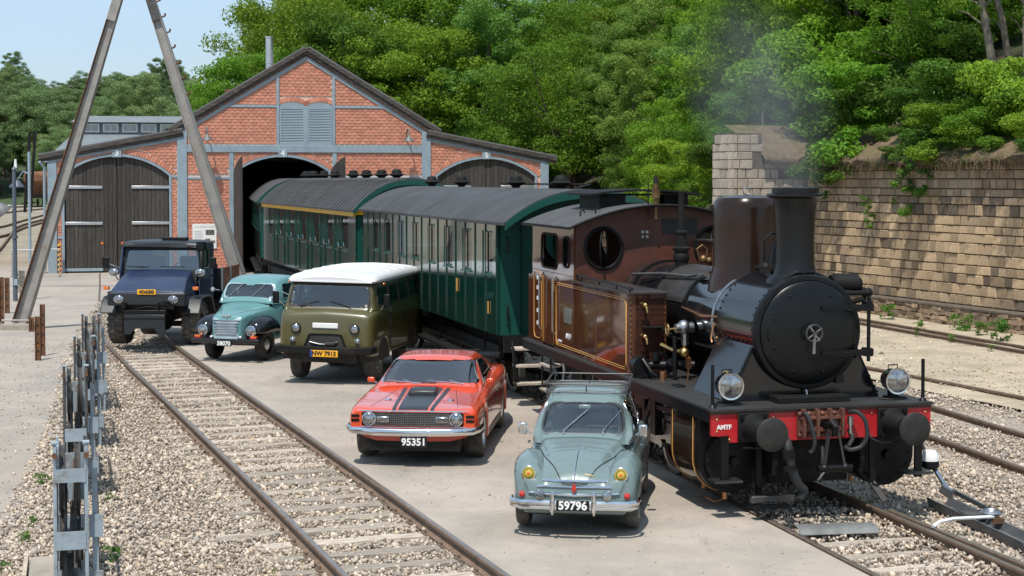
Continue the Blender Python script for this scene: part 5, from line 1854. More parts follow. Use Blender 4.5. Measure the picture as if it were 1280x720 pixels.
def headlamp(parent, x, y, z, r, ring='chrome', lens='lens', depth=.08, name='headlight', tilt=0.0):
    g = MB().lathe([(r * .98, depth), (r * 1.12, 0.01), (r * 1.1, -.012), (r * .97, -.016), (r * .95, 0.0)], 26, axis='Y').build(name, M[ring], parent)
    g.location = (x, y, z)
    g.rotation_euler = (tilt, 0, 0)
    MB().lathe([(r * .97, -.006), (r * .8, -.02), (r * .45, -.032), (.001, -.036)], 26, axis='Y').build('lens', M[lens], g)
    if lens == 'yellow_lens':
        MB().lathe([(r * .30, -.037), (r * .2, -.042), (.001, -.044)], 6, axis='Y').build('bulb_shield', M['orange_lens'], g)
        MB().lathe([(r * .74, -.024), (r * .70, -.029), (r * .60, -.031)], 20, axis='Y').build('reflector_ring', M['yellow_dark'], g)
    return g

def wiper(parent, body, p0, p1, q0, q1, m='chrome', ax='F'):
    a, b = body.hit(p0, ax), body.hit(p1, ax)
    c, d = body.hit(q0, ax), body.hit(q1, ax)
    o = Vector((0, -.03, .012))
    MB().tube([a + o * .3, b + o], .007, 6).tube([c + o * .7, d + o * .7], .006, 6).build('wiper', M[m], parent)

def number(parent, txt, x, y, z, w, h, bgm, fgm, size, rx=0.0, name='number_plate', yaw=0):
    p = MB().box(-w / 2, w / 2, -.008, .008, -h / 2, h / 2).build(name, M[bgm], parent, bevel=.004)
    p.location = (x, y, z)
    p.rotation_euler = (rx, 0, yaw)
    text(txt, size, M[fgm], p, (0, -.0095, -.002), bold=.004, name='plate_lettering')
    return p

def mirror(parent, x, y, z, m, base, w=.1, h=.1, shape='box'):
    g = MB().tube([base, (x, y + .03, z)], .009, 6).build('mirror', M['chrome'], parent)
    if shape == 'round':
        MB().lathe([(.001, -.03), (w * .35, -.025), (w * .5, 0), (w * .48, .012), (.001, .014)], 20, (x, y, z), 'Y').build('mirror_head', m, g)
    else:
        MB().box(x - w / 2, x + w / 2, y - .02, y + .03, z - h / 2, z + h / 2).build('mirror_head', m, g, bevel=.018)
    return g

def seat(parent, x, y, z, m, w=.5, h=.55):
    MB().box(x - w / 2, x + w / 2, y - .25, y + .25, z - .12, z).box(x - w / 2, x + w / 2, y + .22, y + .36, z, z + h).build('seat', m, parent, bevel=.04)

def steering(parent, x, y, z, r=.19, m='interior'):
    pts = [(x + r * math.cos(a), y + .1 * math.sin(a) * r / .19, z + r * .85 * math.sin(a)) for a in np.linspace(0, 2 * PI, 25)[:-1]]
    MB().tube(pts, .012, 6, closed=True).tube([(x - r, y, z), (x + r, y, z)], .009, 6).tube([(x, y, z), (x, y - .25, z - .18)], .014, 6).build('steering_wheel', M[m], parent)

def arch(y, centres, Rr, z0, base):
    z = base
    for c in centres:
        d = abs(y - c)
        if d < Rr:
            z = max(z, z0 + math.sqrt(max(0, Rr * Rr - d * d)))
    return z

# ================= red muscle car
def red_coupe():
    car = thing("sports_car", "orange red fastback coupe with black bonnet stripes and hood scoop", "car", (-1.267, 22.956, 0), -.088)
    paint = mat('orange_red_paint', (0.68, 0.075, 0.022), 0.20, var=0.05, scale=2, coat=1.0)
    ys = [-.93, -.90, -.82, -.65, -.45, -.40, -.33, -.2, 0, .2, .33, .40, .45, .7, 1.1, 1.6, 2.1, 2.29, 2.34, 2.41, 2.54, 2.74, 2.94, 3.07, 3.14, 3.19, 3.5, 3.75, 3.82]
    def par(y):
        X = [-.93, -.82, -.5, 0, .65, 1.3, 2.0, 2.74, 3.3, 3.82]
        W = [.84, .88, .895, .90, .895, .895, .90, .92, .89, .80]
        zf = [.745, .785, .81, .835, .865, .88, .90, .95, .93, .84]
        zh = [.745, .78, .81, .845, .895, .92, .92, .94, .93, .86]
        return [float(pchip(X, v, [y])[0]) for v in (W, zf, zh)]
    secs = []
    for y in ys:
        W, zf, zh = par(y)
        zb = arch(y, (0, 2.74), .37, .33, .20 if -.35 < y < 3.3 else (.47 if y < 0 else .40))
        zb = min(zb, .70)
        zm = max(.55, zb + .04)
        secs.append((y, [(W - .05, zb), (W, zb + .03), (W + .005, zm + .05), (W - .02, zf - .05), (W - .10, zf), (W - .24, zf - .006), (.42, zh - .012), (.2, zh + .004), (0, zh + .008)]))
    b = Body(secs, nsec=24, dy=.06)
    shell = b.build('body', paint, car)
    # cabin
    def cs(y, zt, xt, xb, z0=.84):
        return (y, [(xb, z0), (lerp(xb, xt, .5) + .015, lerp(z0, zt, .5)), (xt + .01, zt - .05), (xt - .06, zt - .008), (xt * .5, zt + .012), (0, zt + .02)])
    c = Body([cs(.56, .90, .74, .78), cs(.62, .915, .735, .78), cs(1.32, 1.225, .60, .79), cs(1.45, 1.25, .585, .79), cs(2.0, 1.265, .57, .79), cs(2.6, 1.18, .56, .78), cs(3.2, 1.02, .56, .74), cs(3.6, .90, .56, .66)], nsec=34, dy=.03)
    ws = rpoly([(-.715, .935), (.715, .935), (.585, 1.215), (-.585, 1.215)], .05)
    sw = {'R': rpoly([(1.0, .93), (2.35, .955), (1.95, 1.17), (1.45, 1.19)], .04)}
    c.cut(ws, 'F')
    for ax in 'LR':
        c.cut(sw['R'], ax)
    c.build('cabin', paint, car)
    c.patch(ws, 'F', .004).build('windscreen', M['glass_dark'], car)
    c.frame(ws, 'F', .010, -.012, .018).build('windscreen_trim', M['chrome'], car)
    for ax in 'LR':
        f = c.patch(sw['R'], ax, .003).build('side_window', M['glass_dark'], car)
        c.frame(sw['R'], ax, .008, -.008, .012).build('window_trim', M['chrome'], f)
    MB().box(-.72, .72, .68, 2.9, .35, .5).box(-.70, .70, .72, .95, .5, .88).build('interior', M['interior'], car)
    for x in (-.37, .37):
        seat(car, x, 1.55, .62, M['interior'], .5, .5)
    steering(car, .37, 1.12, .86, .18)
    # bonnet stripes and scoop
    stripe = mat('stripe_black', (0.018, 0.02, 0.023), 0.32, var=.1)
    b.quad((-.20, -.90), (.20, -.90), (.235, .50), (-.235, .50), 'T', .004, 10, 30).build('centre_stripe', stripe, shell)
    for sx in (-1, 1):
        b.quad((sx * .235, -.90), (sx * .285, -.90), (sx * .345, .52), (sx * .285, .52), 'T', .004, 3, 30).build('edge_stripe', stripe, shell)
        b.line([(sx * (.62 - .02 * i), -.9 + i * .14) for i in range(11)], 'T', .004, -.001).build('bonnet_seam', M['black'], shell)
        h = b.hit((sx * .44, -.28), 'T')
        MB().lathe([(.05, 0), (.045, .014), (.001, .018)], 18, tuple(h)).build('bonnet_pin', M['chrome'], shell)
    sc = MB().loft([[(-.205, .0, .84), (.205, .0, .84), (.19, .0, .905), (-.19, .0, .905)], [(-.21, .05, .84), (.21, .05, .84), (.185, .05, .925), (-.185, .05, .925)], [(-.20, .3, .86), (.20, .3, .86), (.17, .3, .93), (-.17, .3, .93)], [(-.18, .52, .87), (.18, .52, .87), (.16, .52, .905), (-.16, .52, .905)]])
    sc = sc.build('hood_scoop', stripe, shell, bevel=.012)
    MB().box(-.175, .175, -.008, .01, .862, .896).build('scoop_mouth', M['interior'], sc)
    for i in range(5):
        MB().box(-.175, .175, -.014, -.006, .864 + i * .007, .867 + i * .007).build('scoop_bar', M['steel'], sc)
    # front: grille opening, lamps, vents
    mesh_m = mat('grille_mesh', (0.05, 0.05, 0.05), .45, metal=.5, var=.5, scale=60)
    g = MB().box(-.70, .70, -.945, -.90, .55, .735).build('grille_surround', M['black'], car, bevel=.02)
    MB().box(-.66, .66, -.952, -.944, .56, .725).build('grille_mesh', mesh_m, g)
    mbb = MB()
    for i in range(40):
        x = -.5 + i * .0256
        mbb.box(x - .002, x + .002, -.957, -.951, .56, .725)
    for i in range(7):
        mbb.box(-.52, .52, -.958, -.952, .562 + i * .024, .566 + i * .024)
    mbb.build('grille_bars', M['steel'], g)
    MB().tube([(-.76, -.90, .748), (-.6, -.945, .752), (0, -.965, .755), (.6, -.945, .752), (.76, -.90, .748)], .010, 8).build('grille_top_trim', M['chrome'], g)
    MB().tube([(-.74, -.92, .535), (-.5, -.955, .53), (0, -.97, .528), (.5, -.955, .53), (.74, -.92, .535)], .010, 8).build('grille_bottom_trim', M['chrome'], g)
    for sx in (-1, 1):
        headlamp(car, sx * .595, -.945, .645, .086)
        sl = MB().box(sx * .40 - .085, sx * .40 + .085, -.975, -.945, .60, .68).build('driving_lamp', M['chrome'], car, bevel=.012)
        MB().box(sx * .40 - .07, sx * .40 + .07, -.981, -.974, .612, .668).build('lens', M['lens'], sl, bevel=.006)
        MB().box(sx * .40 - .075, sx * .40 + .075, -.983, -.979, .637, .643).build('bar', M['chrome'], sl)
        for k_ in range(2):
            p0 = b.hit((sx * .785, .67 - k_ * .055), 'F') + Vector((0, -.003, 0))
            MB().box(sx * .785 - .055, sx * .785 + .055, p0.y - .006, p0.y + .02, .665 - k_ * .06, .70 - k_ * .06).build('gill_vent', M['black'], car)
    # bumper, valance, plate
    bp = MB()
    pts = [(-.92, -.62, .51), (-.905, -.82, .505), (-.83, -.95, .49), (-.5, -1.01, .475), (0, -1.03, .47), (.5, -1.01, .475), (.83, -.95, .49), (.905, -.82, .505), (.92, -.62, .51)]
    secs = []
    for i, p in enumerate(pts):
        q = [(-.0, -.05), (-.022, -.02), (-.022, .02), (0, .045), (.03, .02), (.03, -.02)]
        d = Vector(pts[min(i + 1, 8)]) - Vector(pts[max(i - 1, 0)])
        d.normalize()
        nx = Vector((-d.y, d.x, 0))
        secs.append([tuple(Vector(p) + nx * (-a) * -1 + Vector((0, 0, bz))) for a, bz in q])
    bp.loft(secs)
    bp.build('front_bumper', M['chrome'], car, angle=60)
    lower = mat('valance_red', (0.42, 0.03, 0.016), .35, coat=.6)
    MB().loft([[(-.80, -.78, .44), (-.70, -.76, .37), (-.66, -.5, .36)], [(-.5, -.94, .43), (-.5, -.88, .34), (-.5, -.5, .34)], [(0, -.97, .43), (0, -.91, .335), (0, -.5, .335)], [(.5, -.94, .43), (.5, -.88, .34), (.5, -.5, .34)], [(.80, -.78, .44), (.70, -.76, .37), (.66, -.5, .36)]], ring=False, caps=False).build('valance', lower, car)
    MB().loft([[(-.64, -.80, .37), (-.58, -.80, .27), (-.58, -.5, .25)], [(-.5, -.87, .35), (-.5, -.88, .255), (-.5, -.5, .25)], [(0, -.90, .345), (0, -.91, .25), (0, -.5, .25)], [(.5, -.87, .35), (.5, -.88, .255), (.5, -.5, .25)], [(.64, -.80, .37), (.58, -.80, .27), (.58, -.5, .25)]], ring=False, caps=False).build('chin_spoiler', M['black'], car)
    number(car, "95351", 0.03, -1.02, .345, .36, .15, 'plate_black', 'print_white', .135)
    for x, y in ((-.755, 0), (.755, 0), (-.755, 2.74), (.755, 2.74)):
        wheel(car, x, y, .335, .245, (.62, 'chrome'), M['alu'], turn=.0)
    MB().box(-.62, .62, -.75, 3.5, .18, .55).box(-.85, .85, .5, 2.2, .24, .4).build('underbody', M['interior'], car)
    for y in (0, 2.74):
        for x0, x1 in ((-.86, -.62), (.62, .86)):
            MB().box(x0, x1, y - .42, y + .42, .34, .69).build('wheel_housing', M['interior'], car)
    wiper(car, c, (-.15, .925), (-.38, .965), (-.62, .955), (-.12, .935), 'chrome')
    wiper(car, c, (.5, .925), (.3, .965), (-.02, .96), (.52, .93), 'chrome')
    for sx in (-1, 1):
        mirror(car, sx * .88, .85, .955, paint, (sx * .80, .9, .90), .105, .075)
    h = MB()
    h.box(.888, .905, 1.75, 1.95, .70, .73)
    h.build('door_handle', M['chrome'], car, bevel=.006)
    side = mat('side_stripe_black', (0.02, 0.02, 0.02), .4)
    for ax, sx in (('R', 1), ('L', -1)):
        b.patch([(.5, .24), (2.2, .24), (2.2, .33), (.5, .33)], ax, .004, 4).build('sill_stripe', side, car)
    # rear wing and roof edge
    MB().loft([[(-.74, 3.55, 1.0), (-.74, 3.85, 1.03), (-.74, 3.85, 1.06), (-.74, 3.55, 1.03)], [(.74, 3.55, 1.0), (.74, 3.85, 1.03), (.74, 3.85, 1.06), (.74, 3.55, 1.03)]]).box(-.66, -.62, 3.6, 3.75, .88, 1.02).box(.62, .66, 3.6, 3.75, .88, 1.02).build('rear_wing', M['black'], car)
    MB().box(-.55, .55, 2.30, 2.42, 1.235, 1.25).build('rear_slats', M['black'], car)
    return car
red_coupe()

# ================= small grey green rear engined saloon
def small_saloon():
    car = thing("small_saloon", "rounded grey green small saloon with roof rack and yellow headlamps", "car", (.75, 18.25, 0), -.125)
    paint = mat('grey_green_paint', (0.150, 0.205, 0.198), 0.25, var=0.06, scale=2, coat=.7)
    # body with fenders
    key = [(-.60, .50, .30, .50, .47, .30, .46, .13, .50), (-.56, .60, .28, .60, .50, .32, .55, .17, .60), (-.45, .665, .27, .74, .515, .34, .645, .20, .72), (-.25, .70, .26, .83, .525, .36, .71, .25, .80),
           (0, .715, .26, .855, .535, .39, .76, .30, .86), (.25, .70, .26, .82, .54, .43, .81, .37, .905), (.45, .67, .25, .78, .55, .47, .86, .43, .935), (.62, .65, .25, .80, .56, .51, .90, .49, .95), (.9, .66, .25, .84, .58, .54, .90, .50, .95), (1.5, .68, .25, .86, .60, .55, .90, .50, .95),
           (1.8, .70, .26, .88, .60, .55, .9, .48, .95), (2.1, .715, .28, .88, .58, .50, .88, .42, .95), (2.5, .68, .30, .80, .54, .42, .84, .3, .88), (2.9, .55, .34, .62, .42, .3, .66, .2, .70), (3.04, .40, .40, .5, .3, .2, .52, .1, .53)]
    xs = [q[0] for q in key]
    K = np.array([q[1:] for q in key])
    secs = []
    for y in sorted(set(list(np.round(np.arange(-.60, 3.04, .07), 3)) + xs)):
        W, zb, zc, xc, xv, zv, xh, zh = pchip(xs, K, [y])[0]
        zb = arch(y, (0, 2.1), .33, .30, zb)
        zb = min(zb, zc - .16)
        secs.append((float(y), [(W - .03, zb), (W, zb + .05), (W, max(zb + .07, zc - .18)), (W - .05, zc - .06), (xc + .03, zc), (lerp(xc, xv, .55), lerp(zc, zv, .35)), (xv, zv), (xh, lerp(zv, zh, .62)), (xh * .5, zh - .012), (0, zh)]))
    b = Body(secs, nsec=30, dy=.05)
    shell = b.build('body', paint, car)
    def cs(y, zt, xt, xb, z0=.86):
        return (y, [(xb, z0), (lerp(xb, xt, .45) + .02, lerp(z0, zt, .5)), (xt + .005, zt - .09), (xt - .07, zt - .02), (xt * .5, zt + .004), (0, zt + .012)])
    c = Body([cs(.40, .93, .50, .55), cs(.46, .95, .505, .56), cs(.60, 1.06, .51, .585), cs(.86, 1.27, .47, .60), cs(1.02, 1.345, .455, .61), cs(1.3, 1.40, .455, .61), cs(1.7, 1.40, .45, .60), cs(2.1, 1.32, .43, .58), cs(2.5, 1.12, .40, .52), cs(2.85, .80, .30, .42)], nsec=36, dy=.025)
    ws = rpoly([(-.495, .965), (.495, .965), (.435, 1.275), (-.435, 1.275)], [.11, .11, .13, .13], 7)
    sw = rpoly([(.80, .96), (1.52, .96), (1.50, 1.30), (1.0, 1.28)], .06)
    sw2 = rpoly([(1.60, .96), (2.2, .96), (2.0, 1.22), (1.6, 1.30)], .06)
    c.cut(ws, 'F')
    for ax in 'LR':
        c.cut(sw, ax)
        c.cut(sw2, ax)
    c.build('cabin', paint, car)
    c.patch(ws, 'F', .002).build('windscreen', M['glass_car'], car)
    c.frame(ws, 'F', .010, -.018, .016).build('windscreen_seal', mat('seal_grey', (.05, .055, .055), .5), car)
    c.frame(ws, 'F', .013, .012, .030).build('windscreen_bead', paint, car)
    for ax in 'LR':
        for s_ in (sw, sw2):
            f = c.patch(s_, ax, .002).build('side_window', M['glass_car'], car)
            c.frame(s_, ax, .008, -.012, .012).build('window_trim', M['chrome'], f)
    trim = mat('cabin_trim_grey', (.20, .22, .22), .7)
    MB().box(-.5, .5, .56, 2.2, .3, .42).box(-.48, .48, .56, .74, .42, .90).build('interior', trim, car)
    for x in (-.25, .25):
        seat(car, x, 1.35, .60, mat('seat_grey', (.22, .215, .20), .7), .42, .42)
    MB().box(-.5, .5, 1.9, 2.15, .5, 1.02).build('rear_bench', M['leather'], car, bevel=.05)
    steering(car, .21, .98, .98, .19, 'leather')
    MB().box(-.075, .075, .83, .85, 1.20, 1.25).build('interior_mirror', M['alu'], car, bevel=.01)
    # bonnet seam lines and chrome
    for sx in (-1, 1):
        q = []
        for t in np.linspace(0, 1, 14):
            x = lerp(.14, .49, t ** .8)
            y = lerp(-.56, .34, t)
            h = b.hit((sx * x, y), 'T')
            q.append(h + Vector((0, 0, .001)))
        MB().tube(q, .006, 6).build('bonnet_seam', M['black'], shell)
    b.line([(-.14, -.563), (0, -.575), (.14, -.563)], 'T', .006).build('bonnet_seam', M['black'], shell)
    b.line([(0, y) for y in np.linspace(-.57, -.05, 12)], 'T', .009, .004).build('bonnet_spear', M['chrome'], shell)
    b.line([(0, y) for y in np.linspace(-.02, .38, 10)], 'T', .005, .001).build('bonnet_ridge', paint, shell)
    h = b.hit((.05, .05), 'T')
    MB().lathe([(.018, 0), (.016, .012), (.001, .016)], 14, tuple(h)).build('washer_jet', M['chrome'], shell)
    for zz, hw in ((.605, .36), (.545, .41), (.478, .50)):
        q = []
        for x in np.linspace(-hw, hw, 19):
            h = b.hit((x, zz - .012 * (1 - abs(x) / hw) * (1.8 if zz < .5 else .3)), 'F')
            if h:
                q.append(h + Vector((0, -.008, 0)))
        MB().tube(q, .0155, 8).build('chrome_strip', M['chrome'], car)
    h = b.hit((0, .535), 'F')
    MB().prism([(-.028, .535), (0, .475), (.028, .535), (0, .595)], 'Y', h.y - .035, h.y - .015).build('red_badge', M['red_lens'], car)
    sq = [b.hit((.10 + i * .011, -.50), 'T') + Vector((0, 0, .004 + .006 * (i % 2))) for i in range(11)]
    MB().tube(sq, .004, 5).build('script_badge', M['brass'], shell)
    for sx in (-1, 1):
        hp = b.hit((sx * .505, .675), 'F')
        headlamp(car, sx * .505, hp.y - .012, .675, .074, lens='yellow_lens', tilt=R(-12))
        MB().sphere((sx * .505, hp.y - .03, .59), (.012, .012, .016), 8, 6).build('lamp_clip', M['chrome'], car)
        hp = b.hit((sx * .56, .455), 'F')
        if hp is None:
            hp = Vector((0, -.42, 0))
        g = MB().lathe([(.001, -.03), (.028, -.022), (.036, 0), (.034, .02)], 16, (sx * .575, hp.y - .01, .455), 'Y').build('indicator', M['red_lens'], car)
        fl = MB().lathe([(.001, .05), (.05, .035), (.058, 0), (.056, -.02)], 20, (sx * .365, -.70, .475), 'Y').build('fog_lamp', M['chrome'], car)
        MB().lathe([(.054, -.018), (.03, -.035), (.001, -.04)], 20, (sx * .365, -.70, .475), 'Y').build('lens', M['lens'], fl)
        MB().lathe([(.001, -.028), (.024, -.02), (.028, .06), (.026, .1)], 12, (sx * .225, -.78, .40), 'Z').build('overrider_base', M['chrome'], car)
        MB().tube([(sx * .225, -.73, .27), (sx * .225, -.775, .32), (sx * .225, -.785, .42), (sx * .225, -.765, .49), (sx * .225, -.73, .52)], [.014, .022, .024, .02, .01], 10).build('overrider', M['chrome'], car)
        mirror(car, sx * .70, .55, 1.0, M['chrome'], (sx * .60, .62, .93), .10, .14)
    # bumper
    pts = [(-.70, -.42, .375), (-.685, -.58, .365), (-.58, -.68, .365), (-.3, -.725, .37), (0, -.735, .37), (.3, -.725, .37), (.58, -.68, .365), (.685, -.58, .365), (.70, -.42, .375)]
    secs = []
    for i, p in enumerate(pts):
        d = (Vector(pts[min(i + 1, 8)]) - Vector(pts[max(i - 1, 0)])).normalized()
        nx = Vector((d.y, -d.x, 0))
        secs.append([tuple(Vector(p) + nx * a + Vector((0, 0, z))) for a, z in ((.0, -.05), (.024, -.025), (.020, 0), (.024, .025), (.0, .05), (-.02, .025), (-.02, -.025))])
    MB().loft(secs).build('front_bumper', M['chrome'], car, angle=50)
    number(car, "59796", .0, -.765, .375, .36, .115, 'plate_black', 'print_white', .125)
    MB().box(-.56, .56, -.55, -.3, .24, .34).build('apron', paint, car, bevel=.03)
    for x, y in ((-.61, 0), (.61, 0), (-.61, 2.1), (.61, 2.1)):
        wheel(car, x, y, .305, .135, (.66, 'chrome'), paint)
    MB().box(-.50, .50, -.4, 2.8, .2, .55).box(-.66, .66, .42, 1.68, .24, .36).build('underbody', M['interior'], car)
    for y in (0, 2.1):
        for x0, x1 in ((-.67, -.5), (.5, .67)):
            MB().box(x0, x1, y - .38, y + .38, .34, .68).build('wheel_housing', M['interior'], car)
    wiper(car, c, (-.22, .955), (-.21, .98), (-.22, .985), (.045, 1.20), 'chrome')
    wiper(car, c, (.235, .955), (.24, .98), (.235, .985), (.43, 1.19), 'chrome')
    for ax, sx in (('L', -1), ('R', 1)):
        b.line([(y, .45) for y in (1.75, 1.9, 2.1, 2.3)], ax, .008, .002).build('wing_trim', M['chrome'], car)
        MB().box(sx * .665 - .012, sx * .665 + .012, .86, .98, .78, .80).build('door_handle', M['chrome'], car)
    # roof rack
    M['rack'] = mat('rack_metal', (.07, .075, .078), .5, metal=.3, var=.2)
    rk = sub('roof_rack', car, (0, 0, 0))
    m = MB()
    zr = 1.445
    corner = rpoly([(-.49, 1.02), (.49, 1.02), (.50, 2.12), (-.50, 2.12)], .1, 5)
    for zz, w in ((zr - .075, .95), (zr, 1.0)):
        m.tube([(x * w, y, zz + (.02 if zz == zr else 0)) for x, y in corner], .009, 6, closed=True)
    for x in (-.47, .47, 0):
        for y in (1.06, 1.55, 2.08):
            m.tube([(x, y, zr), (x, y, zr - .09), (x * 1.0, y, zr - .16 if abs(x) > .1 else zr - .08)], .008, 6)
    m.build('rack_rail', M['rack'], rk)
    m = MB()
    for i in range(9):
        y = 1.1 + i * .12
        m.tube([(-.46, y, zr - .08), (0, y, zr - .065), (.46, y, zr - .08)], .006, 6)
    for x in (-.33, -.16, .16, .33):
        m.tube([(x, 1.06, zr - .075), (x, 2.08, zr - .075)], .006, 6)
    m.build('rack_slats', M['rack'], rk)
    return car
small_saloon()

# ================= olive van
def olive_van():
    car = thing("olive_van", "olive green forward control van with white roof and yellow number plate", "van", (-3.42, 31.75, 0), R(-9.5), ry=R(1.0))
    paint = mat('olive_paint', (0.088, 0.078, 0.027), 0.30, var=0.08, scale=2, coat=.5)
    ys = [(-.86, .80, .60, 1.20, .7), (-.83, .86, .56, 1.28, .76), (-.72, .92, .54, 1.35, .82), (-.5, .945, .52, 1.40, .86), (.0, .955, .5, 1.42, .88), (1.2, .96, .5, 1.42, .88), (3.2, .96, .5, 1.42, .88), (3.4, .94, .54, 1.40, .85), (3.46, .88, .6, 1.3, .8)]
    xs = [q[0] for q in ys]
    K = np.array([q[1:] for q in ys])
    secs = []
    for y in sorted(set(list(np.round(np.arange(-.86, 3.46, .08), 3)) + xs)):
        W, zb, zs, xs_ = pchip(xs, K, [y])[0]
        zb2 = arch(y, (0, 2.3), .44, .40, zb)
        secs.append((float(y), [(W - .04, zb2), (W, zb2 + .05), (W + .005, max(zb2 + .08, 1.0)), (W - .01, zs - .08), (W - .05, zs), (W * .5, zs + .05), (0, zs + .07)]))
    b = Body(secs, nsec=22, dy=.06)
    shell = b.build('body', paint, car)
    # upper cabin
    def cs(y, zt, xt, xb, z0=1.36):
        return (y, [(xb, z0), (lerp(xb, xt, .5) + .005, lerp(z0, zt, .5)), (xt + .01, zt - .06), (xt - .05, zt), (0, zt + .02)])
    c = Body([cs(-.70, 1.40, .80, .86), cs(-.66, 1.45, .815, .885), cs(-.40, 1.93, .80, .925), cs(0, 1.95, .83, .935), (1.0, cs(0, 1.95, .84, .94)[1]), (3.1, cs(0, 1.95, .84, .94)[1]), cs(3.38, 1.9, .8, .9)], nsec=36, dy=.025)
    ws = rpoly([(-.80, 1.46), (.80, 1.46), (.745, 1.885), (-.745, 1.885)], .10, 6)
    c.cut(ws, 'F')
    sws = [rpoly([(a, 1.47), (b_, 1.47), (b_, 1.82), (a2, 1.82)], .05) for a, b_, a2 in ((-.42, .34, -.24), (.55, 1.2, .55), (1.35, 2.05, 1.35), (2.2, 2.95, 2.2))]
    for ax in 'LR':
        for s_ in sws:
            c.cut(s_, ax)
    c.build('cabin', paint, car)
    c.patch(ws, 'F', .0).build('windscreen', M['glass_car'], car)
    c.frame(ws, 'F', .012, -.018, .018).build('windscreen_seal', M['rubber'], car)
    for ax in 'LR':
        for s_ in sws:
            f = c.patch(s_, ax, .0, 4).build('side_window', M['glass'], car)
            c.frame(s_, ax, .008, -.012, .014).build('window_seal', M['rubber'], f)
    # roof
    rsec = []
    for y, w, zt in ((-.52, .80, 2.00), (-.46, .84, 2.04), (-.2, .88, 2.09), (1.5, .90, 2.11), (3.2, .89, 2.09), (3.44, .84, 2.02)):
        rsec.append((y, [(w, 1.915), (w + .02, 1.95), (w - .02, zt - .07), (w - .14, zt - .03), (w * .5, zt), (0, zt + .015)]))
    rf = Body(rsec, nsec=16, dy=.1)
    M['roof_white'] = mat('roof_white', (0.62, 0.625, 0.63), .4, var=.06, scale=3)
    roof = rf.build('roof', M['roof_white'], car)
    for i in range(5):
        rf.line([(x, .35 + i * .62) for x in np.linspace(-.80, .80, 15)], 'T', .018, -.004).build('roof_rib', M['roof_white'], roof)
    # face
    for sx in (-1, 1):
        p = b.hit((sx * .575, 1.06), 'F')
        headlamp(car, sx * .575, p.y - .02, 1.06, .085, ring='black')
        p = b.hit((sx * .635, .83), 'F')
        headlamp(car, sx * .635, p.y - .015, .83, .05, name='side_light')
        mirror(car, sx * 1.10, -.50, 1.60, M['black'], (sx * .95, -.35, 1.42), .13, .24)
        MB().sphere((sx * .95, -.12, 1.885), (.02, .035, .025), 10, 8).build('side_repeater', M['orange_lens'], car)
        MB().box(sx * .965 - .01, sx * .965 + .01, .38, .42, .62, 1.40).build('door_seam', M['interior'], car)
        MB().box(sx * .975 - .015, sx * .975 + .015, .25, .37, 1.28, 1.31).build('door_handle', M['black'], car)
        MB().box(sx * .975 - .015, sx * .975 + .015, 1.35, 1.47, 1.12, 1.15).build('door_handle', M['black'], car)
        b.line([(y, 1.385) for y in np.linspace(-.3, 3.3, 20)], 'R' if sx > 0 else 'L', .014, .0).build('waist_moulding', paint, car)
    go = rpoly([(-.41, .70), (.41, .70), (.31, .955), (-.31, .955)], .05)
    g = b.patch(go, 'F', .006).build('grille_recess', M['interior'], car)
    b.frame(go, 'F', .022, -.022, .014).build('grille_surround', M['black'], g)
    MB().tube([(-.3, -.885, .80), (-.1, -.89, .76), (.1, -.895, .76), (.25, -.89, .82)], .012, 6).build('winch_rope', M['steel'], g)
    MB().cyl((.02, -.90, .77), (.2, -.90, .77), .045, n=14).build('winch_drum', M['rubber'], g)
    p = b.hit((0, 1.11), 'F')
    MB().box(-.25, .25, p.y - .022, p.y + .0, 1.065, 1.165).build('white_plate', M['white'], car, bevel=.012)
    secs = []
    pts = [(-.93, -.66, .665), (-.90, -.90, .66), (-.75, -.97, .655), (0, -.99, .65), (.75, -.97, .655), (.90, -.90, .66), (.93, -.66, .665)]
    for i, p in enumerate(pts):
        d = (Vector(pts[min(i + 1, 6)]) - Vector(pts[max(i - 1, 0)])).normalized()
        nx = Vector((d.y, -d.x, 0))
        secs.append([tuple(Vector(p) + nx * a + Vector((0, 0, z))) for a, z in ((.0, -.07), (.03, -.055), (.03, .055), (.0, .07), (-.05, .07), (-.05, -.07))])
    MB().loft(secs).build('front_bumper', M['black_matt'], car, angle=50)
    p = number(car, "NW 7913", .03, -1.035, .60, .54, .125, 'plate_yellow', 'print_black', .115)
    MB().box(-.272, -.225, -.011, -.004, -.06, .06).build('blue_band', mat('plate_blue', (.02, .06, .25), .4), p)
    for x, y in ((-.73, 0), (.73, 0), (-.73, 2.3), (.73, 2.3)):
        wheel(car, x, y, .385, .215, (.56, None), M['alu'])
    MB().box(-.55, .55, -.6, 3.3, .38, .75).box(-.7, .7, -.1, .1, .36, .46).cyl((-.1, -.05, .40), (.1, .12, .40), .15, n=14).build('underbody', M['interior'], car)
    for y in (0, 2.3):
        for x0, x1 in ((-.93, -.56), (.56, .93)):
            MB().box(x0, x1, y - .5, y + .5, .42, .9).build('wheel_housing', M['interior'], car)
    MB().box(-.85, .85, -.6, 3.3, .9, .96).box(-.8, .8, -.68, -.45, 1.0, 1.40).build('interior', M['interior'], car)
    for x in (-.45, .45):
        seat(car, x, .25, 1.25, M['leather'], .5, .5)
    steering(car, .45, -.25, 1.5, .2)
    wiper(car, c, (-.55, 1.44), (-.35, 1.5), (-.62, 1.465), (-.20, 1.56), 'black')
    wiper(car, c, (.45, 1.44), (.30, 1.5), (.02, 1.56), (.42, 1.47), 'black')
    return car
olive_van()

